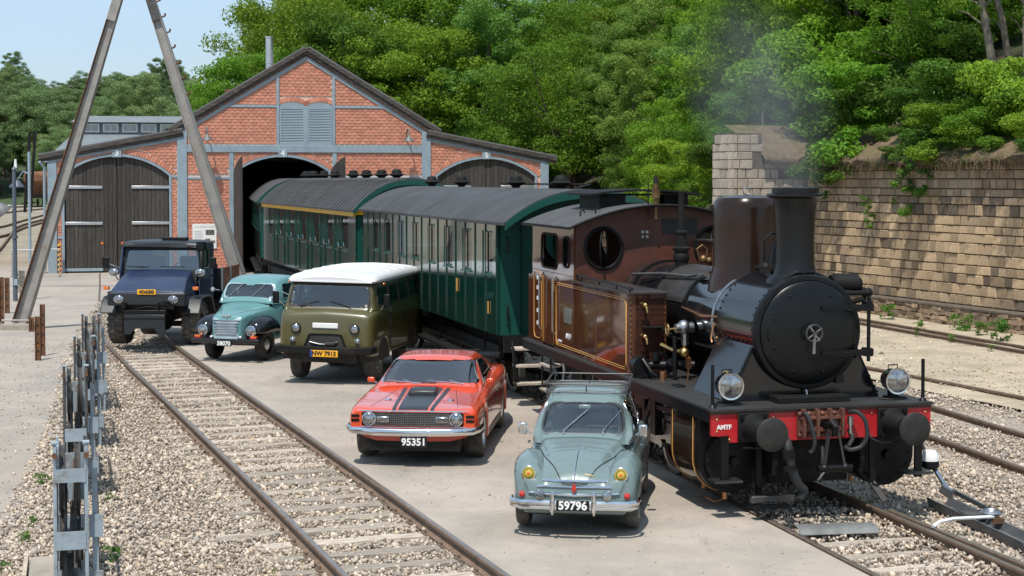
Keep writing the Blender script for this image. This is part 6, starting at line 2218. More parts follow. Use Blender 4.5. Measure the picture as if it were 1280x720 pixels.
# ================= small turquoise lorry cab
def turquoise_van():
    car = thing("turquoise_delivery_van", "small rounded turquoise vintage van with black wings and chrome grille bars", "van", (-5.90, 35.25, 0), R(-18))
    paint = mat('turquoise_paint', (0.115, 0.26, 0.265), 0.32, var=0.06, scale=2, coat=.5)
    green = mat('dark_green_paint', (0.012, 0.085, 0.07), 0.25, var=.1, coat=.6)
    pale = mat('pale_blue_paint', (0.36, 0.47, 0.52), .35, coat=.4)
    # bonnet and cab lower
    key = [(-.62, .30, .42, .86, .22), (-.58, .34, .40, .97, .27), (-.40, .40, .40, 1.04, .33), (0, .52, .42, 1.12, .42), (.35, .66, .42, 1.20, .55), (.5, .72, .42, 1.24, .62), (.8, .76, .42, 1.25, .68), (1.5, .78, .42, 1.25, .70), (1.7, .78, .42, 1.25, .70)]
    xs = [q[0] for q in key]
    K = np.array([q[1:] for q in key])
    secs = []
    for y in sorted(set(list(np.round(np.arange(-.62, 1.7, .08), 3)) + xs)):
        W, zb, zt, xt = pchip(xs, K, [y])[0]
        secs.append((float(y), [(W - .02, zb), (W, zb + .06), (W, lerp(zb, zt, .6)), (lerp(W, xt, .5) + .03, zt - .08), (xt * .8, zt - .012), (xt * .4, zt + .006), (0, zt + .012)]))
    b = Body(secs, nsec=22, dy=.05)
    shell = b.build('bonnet', paint, car)
    def cs(y, zt, xt, xb, z0=1.18):
        return (y, [(xb, z0), (lerp(xb, xt, .5) + .02, lerp(z0, zt, .5)), (xt + .01, zt - .10), (xt - .07, zt - .02), (xt * .5, zt + .01), (0, zt + .02)])
    c = Body([cs(.30, 1.22, .60, .64), cs(.36, 1.26, .61, .68), cs(.58, 1.62, .62, .73), cs(.72, 1.70, .62, .75), cs(1.2, 1.76, .63, .76), cs(1.65, 1.72, .61, .76), cs(1.72, 1.66, .58, .74)], nsec=34, dy=.025)
    ws = rpoly([(-.60, 1.30), (.60, 1.30), (.56, 1.60), (-.56, 1.60)], .10, 6)
    sw = rpoly([(.62, 1.29), (1.38, 1.29), (1.38, 1.62), (.72, 1.60)], .07)
    c.cut(ws, 'F')
    for ax in 'LR':
        c.cut(sw, ax)
    c.build('cab_roof', paint, car)
    c.patch(ws, 'F', .0).build('windscreen', M['glass_car'], car)
    c.frame(ws, 'F', .016, -.012, .035).build('windscreen_frame', pale, car)
    for ax, sx in (('L', -1), ('R', 1)):
        f = c.patch(sw, ax, .0, 4).build('side_window', M['glass'], car)
        c.frame(sw, ax, .010, -.012, .02).build('window_frame', paint, f)
        dm = Body([(y, [(.70, .45), (.775, .5), (.79, .8), (.775, 1.24), (.3, 1.26), (0, 1.26)]) for y in (.55, .6, 1.0, 1.45)], nsec=12)
        b.patch(rpoly([(.62, .52), (1.45, .50), (1.45, 1.20), (.62, 1.20)], .06), ax, .012, 5).build('door', green, car)
        MB().box(sx * .80 - .012, sx * .80 + .012, .72, .84, 1.0, 1.03).build('door_handle', M['chrome'], car)
    # cargo body behind
    MB().box(-.79, .79, 1.76, 3.3, .62, 1.40).build('cargo_box', green, car, bevel=.05)
    MB().box(-.80, .80, 1.70, 3.3, .52, .62).build('cargo_floor', M['black'], car)
    # grille: chrome bars on a sloping pale shell
    gs = b.patch(rpoly([(-.275, .47), (.275, .47), (.335, .955), (-.335, .955)], .04), 'F', .006).build('grille_shell', pale, car)
    for i in range(6):
        zz = .60 + i * .058
        hw = .255 + i * .013
        q = []
        for x in np.linspace(-hw, hw, 9):
            h = b.hit((x, zz), 'F')
            if h:
                q.append(h + Vector((0, -.018, 0)))
        MB().tube(q, .013, 6).build('grille_bar', M['chrome'], gs)
    h = b.hit((0, .985), 'F')
    MB().box(-.10, .10, h.y - .03, h.y + .02, .965, 1.01).sphere((0, h.y - .03, .965), (.025, .02, .04), 10, 8).build('bonnet_emblem', M['chrome'], car, bevel=.01)
    for zz in (.975, 1.01, 1.045):
        for sx in (-1, 1):
            q = []
            for t in np.linspace(0, 1, 9):
                hh = b.hit((sx * lerp(.16, .60, t), lerp(-.52, .30, t)), 'T')
                if hh:
                    q.append(hh + Vector((0, 0, -(1.045 - zz) * .6)))
            MB().tube(q, .008, 6).build('bonnet_moulding', M['chrome'] if zz > 1.02 else paint, car)
    for sx in (-1, 1):
        # wings
        ks = [(-.56, .08, .74, .08), (-.52, .17, .82, .14), (-.40, .235, .90, .20), (-.2, .265, .955, .23), (0, .27, .965, .23), (.2, .26, .92, .21), (.38, .23, .78, .17), (.5, .18, .60, .13)]
        sec = []
        n = 15
        for y, w, zt, h_ in ks:
            row = []
            for i in range(n):
                a = PI * (1.06 - 1.12 * i / (n - 1))
                row.append((sx * .60 + math.cos(a) * w, y, zt - h_ * 1.2 + max(-.25, math.sin(a)) * h_ * 1.2))
            sec.append(row)
        fm = MB().loft(sec, ring=False, caps=False)
        fm.add(sec[0], [tuple(range(n))])
        # outer skirt
        w_ = fm.build('wing', M['black_gloss'], car, angle=60)
        md = w_.modifiers.new('thick', 'SOLIDIFY')
        md.thickness = .02
        md.offset = 0
        hl = MB().lathe([(.001, .20), (.06, .16), (.10, .06), (.118, 0)], 22, (sx * .57, -.565, .67), 'Y').build('lamp_shell', M['black_gloss'], car)
        headlamp(car, sx * .57, -.575, .67, .105)
        MB().box(sx * .66 - .07, sx * .66 + .07, -.67, -.59, .505, .545).build('indicator', M['red_lens'], car, bevel=.008)
        MB().box(sx * .66 - .07, sx * .66 + .07, -.665, -.58, .545, .565).build('indicator_base', M['orange_lens'], car)
        MB().sphere((sx * .34, -.62, .53), (.05, .05, .035), 10, 8).build('side_light', M['alu'], car)
    mirror(car, .98, .62, 1.32, M['alu'], (.76, .5, 1.45), .10, .26)
    mirror(car, -.98, .62, 1.45, M['alu'], (-.76, .5, 1.45), .10, .10, 'round')
    MB().box(-.80, .80, -.70, -.62, .40, .50).build('front_bumper', M['black_gloss'], car, bevel=.02)
    number(car, "58070", .0, -.715, .405, .36, .11, 'plate_black', 'print_white', .125)
    for x, y in ((-.60, 0), (.60, 0), (-.62, 2.4), (.62, 2.4)):
        wheel(car, x, y, .335, .16, (.62, 'alu'), M['black'], tyre='rubber')
    MB().box(-.42, .42, -.5, 3.2, .36, .6).box(-.6, .6, -.05, .05, .3, .36).build('underbody', M['interior'], car)
    MB().box(-.7, .7, .4, 1.7, .5, .56).box(-.6, .6, .45, .6, .8, 1.2).box(-.72, .72, 1.66, 1.70, .5, 1.6).build('interior', M['interior'], car)
    seat(car, 0, 1.25, .85, M['leather'], 1.1, .45)
    steering(car, .28, .72, 1.25, .19)
    wiper(car, c, (-.18, 1.585), (-.20, 1.56), (-.16, 1.60), (-.44, 1.34), 'alu')
    wiper(car, c, (.36, 1.585), (.34, 1.56), (.38, 1.60), (.12, 1.34), 'alu')
    MB().box(.45, .51, .5, .54, .25, .55).build('mud_flap', M['rubber'], car)
    return car
turquoise_van()

# ================= dark blue all wheel drive truck
def blue_truck():
    car = thing("utility_truck", "dark navy high wheeled utility truck with tipping bed standing on the rails", "truck", (-8.41, 38.7, 0), R(-4.5))
    navy = mat('navy_paint', (0.024, 0.038, 0.080), 0.24, var=0.15, scale=2, coat=.5, rvar=.06)
    dark = mat('anthracite_paint', (0.017, 0.020, 0.024), 0.4, var=.2, scale=4)
    # bonnet wedge (hexagonal front view)
    sec = []
    for y, hw, z0, z1, tw in ((-.88, .80, 1.16, 1.42, .80), (-.86, .80, 1.10, 1.46, .80), (-.45, .80, 1.08, 1.72, .74), (.12, .82, 1.08, 1.98, .70)):
        sec.append([(-hw, y, z0), (hw, y, z0), (hw, y, lerp(z0, z1, .55)), (tw, y, z1 - .02), (tw * .5, y, z1), (-tw * .5, y, z1), (-tw, y, z1 - .02), (-hw, y, lerp(z0, z1, .55))])
    MB().loft(sec).build('bonnet', navy, car, bevel=.03)
    # radiator band with grooves
    g = MB().box(-.84, .84, -.95, -.80, 1.08, 1.42).build('front_panel', dark, car, bevel=.03)
    MB().box(-.50, .50, -.962, -.95, 1.12, 1.38).build('radiator_mesh', mat('radiator_mesh', (.02, .02, .021), .6, var=.6, scale=60), g)
    for i in range(4):
        for sx in (-1, 1):
            MB().box(sx * .72 - .10, sx * .72 + .10, -.958, -.948, 1.11 + i * .075, 1.135 + i * .075).build('groove', M['plate_black'], g)
    for sx in (-1, 1):
        headlamp(car, sx * .585, -.965, 1.25, .095)
    number(car, "40688", .02, -.975, 1.445, .40, .135, 'plate_yellow', 'print_black', .13)
    # cab
    def panel(loops, y0, y1, nm, m, ax='Y', par=car):
        return MB().plate(loops, ax, y0, y1).build(nm, m, par, bevel=.012, seg=1)
    b = MB()
    lo = [(-.92, 1.60), (.92, 1.60), (.84, 2.62), (-.84, 2.62)]
    wsn = rpoly([(-.83, 2.0), (.83, 2.0), (.765, 2.54), (-.765, 2.54)], .08)
    fr = panel([lo, wsn], .16, .20, 'cab_front', dark)
    fr.rotation_euler = (R(-13), 0, 0)
    fr.location = (0, .16 - 1.6 * math.sin(R(13)) * 0 - .38, .045)
    gl = MB().plate([wsn], 'Y', .172, .178).build('windscreen', M['glass_car'], car, smooth=False)
    gl.rotation_euler = fr.rotation_euler
    gl.location = fr.location
    for sx in (-1, 1):
        sd = [(.12, 1.10), (1.35, 1.10), (1.40, 2.60), (.42, 2.60), (.16, 1.98)]
        wd = rpoly([(.34, 2.0), (1.22, 2.0), (1.24, 2.50), (.52, 2.50)], .06)
        a, c_ = (.86, .90) if sx > 0 else (-.90, -.86)
        door = panel([sd, wd], a, c_, 'door', navy, 'X')
        MB().plate([wd], 'X', (a + c_) / 2 - .003, (a + c_) / 2 + .003).build('side_window', M['glass'], door, smooth=False)
        MB().box(sx * .91 - .015, sx * .91 + .015, 1.1, 1.22, 1.72, 1.76).build('door_handle', M['black'], door)
    MB().box(-.88, .88, 1.36, 1.42, 1.10, 1.95).box(-.88, -.5, 1.36, 1.42, 1.95, 2.6).box(.5, .88, 1.36, 1.42, 1.95, 2.6).build('cab_rear', navy, car)
    rs = []
    for y, w, zt in ((.24, .82, 2.655), (.30, .87, 2.70), (.6, .89, 2.73), (1.3, .89, 2.73), (1.44, .85, 2.68)):
        rs.append((y, [(w, 2.57), (w + .015, 2.62), (w - .03, zt - .03), (w * .6, zt), (0, zt + .01)]))
    Body(rs, nsec=12, dy=.1).build('cab_roof', dark, car)
    MB().box(-.06, .50, .55, .75, 2.73, 2.82).build('roof_marker', M['black'], car, bevel=.02)
    MB().box(-.85, .85, .2, 1.36, 1.12, 1.18).box(-.8, .8, .2, .42, 1.5, 1.92).build('interior', M['interior'], car)
    for x in (-.42, .42):
        seat(car, x, .95, 1.65, mat('seat_cloth', (.25, .24, .22), .8), .5, .62)
    steering(car, .42, .55, 2.0, .2)
    # snorkel on the right front pillar
    MB().tube([(.93, .05, 1.75), (.93, .10, 2.2), (.90, .25, 2.5)], .045, 10).lathe([(.001, .16), (.10, .15), (.115, .05), (.115, -.06), (.05, -.1)], 18, (.89, .28, 2.56)).build('snorkel', M['black'], car)
    for sx in (-1, 1):
        headlamp(car, sx * .95, -.10, 1.90, .095, name='spot_lamp', depth=.14)
        MB().tube([(sx * .95, -.02, 1.85), (sx * .88, .02, 1.68)], .014, 6).build('spot_bracket', M['black'], car)
        mirror(car, sx * 1.18, .10, 2.15, M['black'], (sx * .9, .2, 2.0), .16, .30)
        MB().box(sx * .97 - .06, sx * .97 + .06, -.6, -.5, 1.47, 1.56).build('indicator', M['orange_lens'], car, bevel=.01)
        # angular mudguards
        gpts = [(-.60, 1.0), (-.62, .92), (-.45, 1.22), (.35, 1.26), (.60, 1.0), (.74, .78), (.79, .78), (.66, 1.05), (.40, 1.31), (-.48, 1.28), (-.68, .98)]
        prof = [(-.70, .86), (-.50, 1.22), (-.38, 1.29), (.36, 1.29), (.52, 1.22), (.78, .80), (.73, .78), (.48, 1.17), (.34, 1.245), (-.36, 1.245), (-.46, 1.18), (-.64, .84)]
        x0, x1 = (.72, 1.08) if sx > 0 else (-1.08, -.72)
        MB().prism(prof, 'X', x0, x1).build('mudguard', dark, car, bevel=.02)
        prof2 = [(y + 2.38, z) for y, z in prof]
        MB().prism(prof2, 'X', x0, x1).build('mudguard', dark, car, bevel=.02)
    # bumper beam, plough plate
    MB().box(-.46, .46, -1.06, -.96, .86, .98).build('cross_beam', M['black'], car, bevel=.015)
    MB().prism([(-.44, .86), (.44, .86), (.44, .34), (.30, .34), (.20, .50), (-.20, .50), (-.30, .34), (-.44, .34)], 'Y', -1.09, -1.04).build('mounting_plate', dark, car, bevel=.01)
    MB().box(-.44, .44, -1.10, -1.088, .74, .77).build('plate_rib', M['black'], car)
    MB().cyl((-.45, -1.02, 1.02), (-.45, -1.02, 1.16), .06, n=12).cyl((.45, -1.0, 1.0), (.45, -1.0, 1.2), .05, n=12).box(.20, .62, -1.04, -.94, 1.0, 1.10).tube([(.3, -1.06, 1.02), (.3, -1.08, 1.16), (.42, -1.08, 1.2), (.5, -1.06, 1.1)], .025, 8).tube([(-.2, -1.02, 1.0), (0, -1.04, 1.06), (.2, -1.02, 1.05)], .018, 6).build('winch', M['black'], car)
    # wheels with lugs
    for x, y in ((-.84, 0), (.84, 0), (-.84, 2.38), (.84, 2.38)):
        wheel(car, x, y, .50, .34, (.50, None), dark, turn=0.0, lugs=20, tyre='tyre_dusty')
    MB().box(-.38, .38, -.9, 3.2, .62, 1.08).box(-.8, .8, -.07, .07, .46, .6).box(-.8, .8, 2.3, 2.44, .46, .6).sphere((.1, 0, .53), (.22, .22, .2), 14, 10).build('chassis', M['black_matt'], car)
    # tipping bed with rusty side
    MB().box(-1.0, 1.0, 1.62, 3.5, 1.25, 1.34).build('bed_floor', dark, car)
    for x0, x1, y0, y1 in ((-1.0, 1.0, 1.62, 1.67), (-1.0, -.95, 1.67, 3.5), (.95, 1.0, 1.67, 3.5)):
        MB().box(x0, x1, y0, y1, 1.34, 1.92).build('bed_side', M['wagon'] if x1 > .9 and y1 > 2 else dark, car, bevel=.01)
    MB().box(1.0, 1.03, 1.66, 1.74, 1.28, 1.95).build('bed_post', M['alu'], car)
    MB().box(1.0, 1.03, 2.5, 2.56, 1.28, 1.95).build('bed_post', M['alu'], car)
    MB().sphere((.62, 1.85, 1.97), (.26, .25, .15), 12, 8).build('tarpaulin', M['black_matt'], car)
    wiper(car, Body([(y, [(1.2, 1.9), (1.2, 2.6), (0, 2.6)]) for y in (.02, .1)], nsec=6), (-.3, 2.02), (-.4, 2.06), (-.65, 2.04), (-.15, 2.05), 'black')
    MB().tube([(-.7, .03, 2.05), (-.2, .03, 2.02)], .012, 6).build('wiper', M['black'], car)
    MB().tube([(.05, .03, 2.05), (.6, .03, 2.05)], .012, 6).build('wiper', M['black'], car)
    for ch in car.children:                       # wide, low cab on its wheels
        if ch.name.startswith('wheel'):
            ch.location.x *= 1.06
        else:
            ch.scale = (1.10, 1.0, .885)
            ch.location.x *= 1.10
            ch.location.z *= .885
    return car
blue_truck()
# ------------------------------------------------------------------ tank locomotive. local: x right, y back from the buffer faces, z from the rail
def locomotive():
    L = thing("steam_locomotive", "black and brown steam tank locomotive with red buffer beam and smoking chimney", "steam locomotive", (3.766, 18.344, 0), .243)
    brown = mat('loco_brown', (0.088, 0.030, 0.015), 0.06, var=.22, scale=1.5, coat=.2, rvar=.02, bump=.012, bscale=3)
    brown_m = mat('loco_brown_matt', (0.088, 0.028, 0.015), 0.5, var=.25, scale=5, bump=.06, bscale=60, col2=(.05, .03, .022), amt=.25, scale2=3)
    red = mat('beam_red', (0.46, 0.014, 0.020), 0.38, var=.12, scale=6, coat=.3)
    M['darksteel'] = mat('dark_steel', (.10, .10, .10), .35, metal=.8, var=.3)
    blk, gl, mt = M['black'], M['black_gloss'], M['black_matt']
    boil = mat('boiler_black', (0.010, 0.010, 0.011), 0.11, var=.4, scale=2, spec=1.0, coat=.5, rvar=.06, bump=.025, bscale=4, col2=(.05, .043, .036), amt=.25, scale2=1.5)
    clad = mat('boiler_cladding', (0.058, 0.049, 0.041), 0.42, metal=.3, var=.3, scale=4, col2=(.03, .024, .02), amt=.4)
    M['dullbrass'] = mat('dull_brass', (.20, .12, .06), .5, metal=.8, var=.4, scale=9)
    plate = mat('footplate_steel', (0.026, 0.025, 0.024), .6, var=.3, scale=4, bump=.08, bscale=50)
    domem = mat('dome_dark_brown', (0.026, 0.012, 0.007), 0.24, var=.4, scale=2, rvar=.08, spec=.4)
    ZC = 2.08
    satin = mat('satin_black', (.006, .006, .0065), .33, var=.35, scale=3, bump=.03, bscale=9, spec=.4, rvar=.08)
    # frames and footplate
    MB().plate([[(-1.40, .56), (1.40, .56), (1.40, 9.3), (-1.40, 9.3)], [(-1.0, 1.35), (-.78, 1.35), (-.78, 1.55), (-1.0, 1.55)]], 'Z', 1.235, 1.262).build('footplate', plate, L, smooth=False)
    for sx in (-1, 1):
        MB().box(sx * 1.38 - .012, sx * 1.38 + .012, .66, 9.3, 1.10, 1.235).build('valance', blk, L)
        MB().box(sx * .55 - .03, sx * .55 + .03, .7, 9.2, .45, 1.23).build('frame_plate', mt, L)
    MB().box(-.5, .5, 1.0, 1.1, .3, 1.2).box(-.5, .5, 3.6, 3.7, .35, 1.2).box(-.5, .5, 6, 6.1, .35, 1.2).box(-.5, .5, 1.2, 9, .9, 1.1).build('cross_stays', mt, L)
    # front beam
    bb = MB().prism([(-1.38, 1.195), (-1.38, .955), (-1.27, .945), (-1.21, .87), (1.21, .87), (1.27, .945), (1.38, .955), (1.38, 1.195)], 'Y', .60, .65).build('buffer_beam', red, L, smooth=False)
    MB().box(-1.385, 1.385, .59, .66, 1.197, 1.234).build('angle_iron', brown_m, bb)
    rv = MB()
    for sx in (-1, 1):
        for x, z in ((1.31, 1.14), (1.31, 1.0), (1.16, .905), (.55, .91), (.62, 1.15)):
            rv.sphere((sx * x, .60, z), (.015, .012, .015), 8, 6)
    rv.build('rivets', M['brass'], bb, kind='stuff')
    text("AMTF", .07, M['print_white'], bb, (-1.225, .597, 1.05), bold=.003, name='beam_lettering')
    for sx in (-1, 1):
        g = sub('buffer', L, (sx * .875, 0, 1.04))
        MB().box(-.19, .19, .56, .60, -.17, .17).build('buffer_plate', mt, g, bevel=.012)
        m = MB()
        for a in (-.15, .15):
            for c in (-.13, .13):
                m.cyl((a, .53, c), (a, .565, c), .026, n=6)
        m.build('buffer_bolts', blk, g)
        MB().lathe([(.165, .56), (.125, .50), (.115, .30), (.10, .28), (.10, .24), (.075, .235), (.07, .05)], 26, axis='Y').build('buffer_shank', mt, g)
        MB().lathe([(.07, .05), (.17, .045), (.19, .035), (.192, .02), (.17, .006), (.09, -.003), (.001, -.006)], 34, axis='Y').build('buffer_head', mat('buffer_steel', (.030, .028, .026), .6, metal=.3, var=.4, scale=9), g)
        MB().tube([(sx * -.32 + 0, .58, -.10), (sx * -.30, .50, -.18), (sx * -.2, .46, -.22), (sx * .18, .46, -.215)], .014, 8).build('uncoupling_bar', blk, g)
    # drawgear
    cp = sub('coupling', L, (0, 0, 0))
    rr = mat('drawgear_brown', (.13, .05, .032), .65, var=.45, scale=7, bump=.3, bscale=40, col2=(.05, .03, .025), amt=.35)
    m = MB()
    m.box(-.33, .25, .56, .60, .90, 1.20)
    for x in (-.28, -.11, .05, .20):
        m.box(x - .016, x + .016, .47, .56, .92, 1.235)
    m.box(-.31, .23, .50, .56, .98, 1.02).box(-.31, .23, .50, .56, 1.12, 1.15)
    for x in (-.31, -.20, -.03, .12, .23):
        m.sphere((x, .55, 1.18), .028, 8, 6).sphere((x, .55, .93), .026, 8, 6)
    m.build('drawbar_plate', rr, cp)
    MB().tube([(0, .56, 1.04), (0, .38, 1.05), (0, .30, 1.10), (0, .25, 1.06), (0, .27, .98), (0, .33, .96)], [.05, .05, .045, .04, .035, .02], 10).build('hook', blk, cp)
    for sx in (-1, 1):
        MB().bar((sx * .055 + .01, .33, 1.03), (sx * .13 + .01, .30, .60), .035, .022).build('shackle', M['darksteel'], cp)
    MB().cyl((-.20, .29, .58), (.22, .29, .58), .042, n=12).sphere((.14, .29, .58), .06, 10, 8).sphere((-.12, .29, .58), .06, 10, 8).tube([(.01, .29, .58), (-.12, .26, .56), (-.22, .25, .45)], .018, 6).build('screw', blk, cp)
    # hoses
    def hose(pts, r, m_, nm='brake_hose'):
        P = np.array(pts, float)
        t = np.linspace(0, len(P) - 1, 16)
        return MB().tube([tuple(q) for q in pchip(np.arange(len(P)), P, t)], r, 9).build(nm, m_, L)
    rubber = mat('hose_rubber', (.022, .023, .025), .6, var=.3)
    hose([(-.29, .56, 1.17), (-.28, .45, 1.2), (-.23, .40, 1.05), (-.20, .38, .88), (-.21, .40, .78), (-.24, .42, .75)], .024, rubber)
    hose([(.32, .56, 1.18), (.35, .46, 1.20), (.44, .40, 1.10), (.46, .38, .94), (.38, .40, .79), (.26, .42, .76), (.20, .45, .80)], .026, rubber)
    hose([(.30, .55, .98), (.32, .48, .90), (.26, .46, .80)], .026, rubber)
    MB().cyl((.30, .5, 1.14), (.30, .5, 1.04), .035, n=10).cyl((.30, .5, 1.04), (.30, .5, .94), .02, n=8).build('hose_valve', M['steel'], L)
    hose([(-.05, .5, .80), (-.07, .45, .62), (-.09, .45, .42)], .022, rubber)
    h = hose([(-.52, .56, .90), (-.52, .44, .88), (-.50, .40, .72), (-.48, .40, .60), (-.38, .42, .38), (-.30, .44, .30), (-.34, .46, .22)], .055, rubber, 'heating_hose')
    MB().cyl((-.52, .42, .80), (-.50, .42, .70), .085, n=14).cyl((-.50, .42, .62), (-.49, .42, .56), .085, n=14).cyl((-.56, .52, .88), (-.62, .50, .86), .06, n=10).build('hose_collar', blk, h)
    MB().box(-.95, -.42, .42, .50, .19, .27).build('coupling_hanger', M['darksteel'], L, bevel=.01)
    MB().box(-.92, -.50, .40, .45, .12, .17).build('hanger_tread', blk, L)
    # guard irons, steps
    for sx in (-1, 1):
        MB().bar((sx * .72, .80, .9), (sx * .72, .78, .30), .07, .03, up=(0, 1, 0)).bar((sx * .72, .78, .30), (sx * .80, .60, .10), .07, .03, up=(0, 1, 0)).build('guard_iron', blk, L)
        MB().box(sx * 1.22 - .045, sx * 1.22 + .045, .58, .62, .38, .95).build('step_hanger', blk, L)
        MB().box(sx * 1.20 - .17, sx * 1.20 + .17, .50, .74, .42, .445).build('front_step', M['darksteel'], L)
        MB().tube([(sx * 1.33, .70, 1.26), (sx * 1.33, .70, 1.76)], .022, 8).lathe([(.05, 0), (.04, .02), (.022, .04)], 12, (sx * 1.33, .70, 1.262)).build('lamp_post', blk, L)
    # cylinders
    for sx in (-1, 1):
        g = sub('cylinder', L, (0, 0, 0))
        prof = [(-.30, .62), (.30, .62)] + [(.40 * math.cos(a) , .42 * math.sin(a)) for a in np.linspace(.25, -PI - .25, 22)][0:]
        prof = [(.36, .56), (.40, .35)] + [(.40 * math.cos(a), .40 * math.sin(a)) for a in np.linspace(.0, -PI, 20)] + [(-.40, .35), (-.36, .56)]
        MB().prism([(sx * .98 + x, .60 + z) for x, z in prof], 'Y', 1.15, 1.98).build('cylinder_cladding', mat('cylinder_brown', (.035, .018, .012), .12, var=.2), g, angle=25)
        MB().prism([(sx * .98 + x * .985, .60 + z * .985) for x, z in prof], 'Y', 1.02, 1.149).build('cylinder_flange', blk, g, angle=25)
        MB().lathe([(.34, .0), (.33, -.05), (.2, -.07), (.06, -.08), (.05, -.16), (.001, -.16)], 26, (sx * .98, 1.02, .60), 'Y').build('cylinder_cover', blk, g)
        for y in (1.20, 1.92):
            m = MB()
            q = [(sx * (.98 + .402) , y, 1.14), (sx * 1.382, y, .95)] + [(sx * (.98 + .405 * math.cos(a)), y, .60 + .405 * math.sin(a)) for a in np.linspace(0, -PI / 2, 10)]
            m.tube(q, .006, 5)
            m.build('gold_line', M['gold_line'], g)
        m = MB()
        for i in range(14):
            a = 2 * PI * i / 14
            m.sphere((sx * .98 + .31 * math.cos(a), .965, .60 + .31 * math.sin(a)), .02, 7, 5)
        m.build('cover_nuts', blk, g, kind='stuff')
        MB().cyl((sx * .98, 1.2, .19), (sx * .98, 1.2, .10), .03, n=8).cyl((sx * .98, 1.9, .19), (sx * .98, 1.9, .1), .03, n=8).tube([(sx * .98, 1.2, .1), (sx * 1.1, 1.2, .07), (sx * 1.1, 1.5, .07)], .012, 6).build('drain_cock', M['copper'], g)
        # motion
        MB().bar((sx * .98, 1.98, .60), (sx * .98, 3.0, .60), .06, .06).build('piston_rod', M['steel'], g)
        MB().box(sx * .98 - .06, sx * .98 + .06, 2.05, 3.35, .76, .83).box(sx * .98 - .07, sx * .98 + .07, 2.85, 3.1, .48, .74).build('slide_bar', M['steel'], g)
        MB().bar((sx * 1.02, 3.0, .58), (sx * 1.04, 5.0, .42), .05, .12).build('connecting_rod', M['steel'], g)
        MB().bar((sx * .93, 3.5, .40), (sx * .93, 6.5, .40), .045, .10).build('coupling_rod', M['steel'], g)
        MB().bar((sx * 1.10, 3.3, 1.15), (sx * 1.10, 4.0, .5), .04, .09).bar((sx * 1.1, 2.0, .98), (sx * 1.12, 3.3, .92), .04, .06).box(sx * 1.1 - .05, sx * 1.1 + .05, 3.25, 3.45, .55, 1.22).build('valve_gear', blk, g)
    for y in (3.5, 5.0, 6.5):
        for sx in (-1, 1):
            g = sub('driving_wheel', L, (sx * .73, y, .52))
            MB().lathe([(.44, -.07), (.52, -.065), (.525, .03), (.545, .045), (.545, .07), (.44, .07), (.44, -.07)] if sx < 0 else [(.44, .07), (.52, .065), (.525, -.03), (.545, -.045), (.545, -.07), (.44, -.07), (.44, .07)], 40, axis='X').build('tyre', M['steel'], g)
            m = MB()
            m.lathe([(.12, -.09), (.13, .09)], 16, axis='X').cyl((-.08, 0, 0), (.08, 0, 0), .13, n=16)
            for i in range(11):
                a = 2 * PI * i / 11
                m.bar((0, .1 * math.cos(a), .1 * math.sin(a)), (0, .45 * math.cos(a), .45 * math.sin(a)), .05, .06, up=(1, 0, 0))
            m.lathe([(.40, -.05), (.45, -.055), (.45, .055), (.40, .05), (.40, -.05)], 36, axis='X')
            m.box(-.05, .05, -.24, .24, .18, .40)
            m.build('spokes', brown_m, g)
            MB().cyl((sx * -.0, 0, -.12), (sx * .26, 0, -.12), .055, n=12).build('crank_pin', M['steel'], g)
        for x0 in (-1.0, .95):
            MB().box(x0, x0 + .05, y + .62, y + .72, .2, .9).build('brake_block', blk, L)
    # smokebox with flared saddle
    a0 = R(-18)
    prof = [(-.97, 1.263), (-.66 * math.cos(a0) - .0, ZC + .66 * math.sin(a0))] 
    prof = [(.97, 1.264)] + [(.665 * math.cos(a), ZC + .665 * math.sin(a)) for a in np.linspace(R(-14), PI - R(-14), 40)] + [(-.97, 1.264)]
    MB().prism(prof, 'Y', 1.13, 2.30).build('smokebox', gl, L, angle=25)
    m = MB()
    for sx in (-1, 1):
        for i in range(9):
            t = (i + .5) / 9
            m.sphere((sx * lerp(.985, .66, t), 1.15, lerp(1.30, 1.88, t)), .014, 7, 5)
        for i in range(8):
            m.sphere((sx * .668, 1.18 + i * .15, 1.95), .014, 7, 5)
    for y in (1.17, 2.25):
        for i in range(26):
            a = R(-5) + (PI + R(10)) * i / 25
            m.sphere((.668 * math.cos(a), y, ZC + .668 * math.sin(a)), .013, 7, 5)
    m.build('rivets', blk, L, kind='stuff')
    MB().lathe([(.60, .985), (.665, .985), (.685, .965), (.685, .90), (.67, .875), (.62, .87), (.60, .89)], 56, (0, 0, ZC), 'Y').build('smokebox_ring', blk, L)
    dr = MB().lathe([(.615, .90), (.61, .855), (.58, .83), (.45, .805), (.25, .79), (.001, .785)], 56, (0, 0, ZC), 'Y').build('smokebox_door', mat('door_black', (.005, .0055, .006), .30, var=.3, scale=3, bump=.04, bscale=8, spec=.35), L)
    for z in (ZC + .285, ZC - .25):
        MB().prism([(.16, z - .030), (.80, z - .042), (.80, z + .042), (.16, z + .030)], 'Y', .775, .80).cyl((.16, .787, z), (.16, .77, z), .034, n=12).build('hinge_strap', blk, dr)
        m = MB()
        for x in (.20, .32, .44, .56):
            m.sphere((x, .775, z), .016, 7, 5)
        m.build('strap_rivets', blk, dr, kind='stuff')
    MB().cyl((.745, .80, ZC - .36), (.745, .80, ZC + .42), .022, n=10).box(.70, .79, .78, .9, ZC + .25, ZC + .36).box(.70, .79, .78, .9, ZC - .30, ZC - .20).build('hinge_post', blk, dr)
    hw_ = MB().tube([(.10 * math.cos(a), .70, ZC + .10 * math.sin(a)) for a in np.linspace(0, 2 * PI, 29)[:-1]], .014, 8, closed=True)
    hw_.cyl((0, .785, ZC), (0, .68, ZC), .03, n=12)
    hw_.build('hand_wheel', M['darksteel'], dr)
    m = MB()
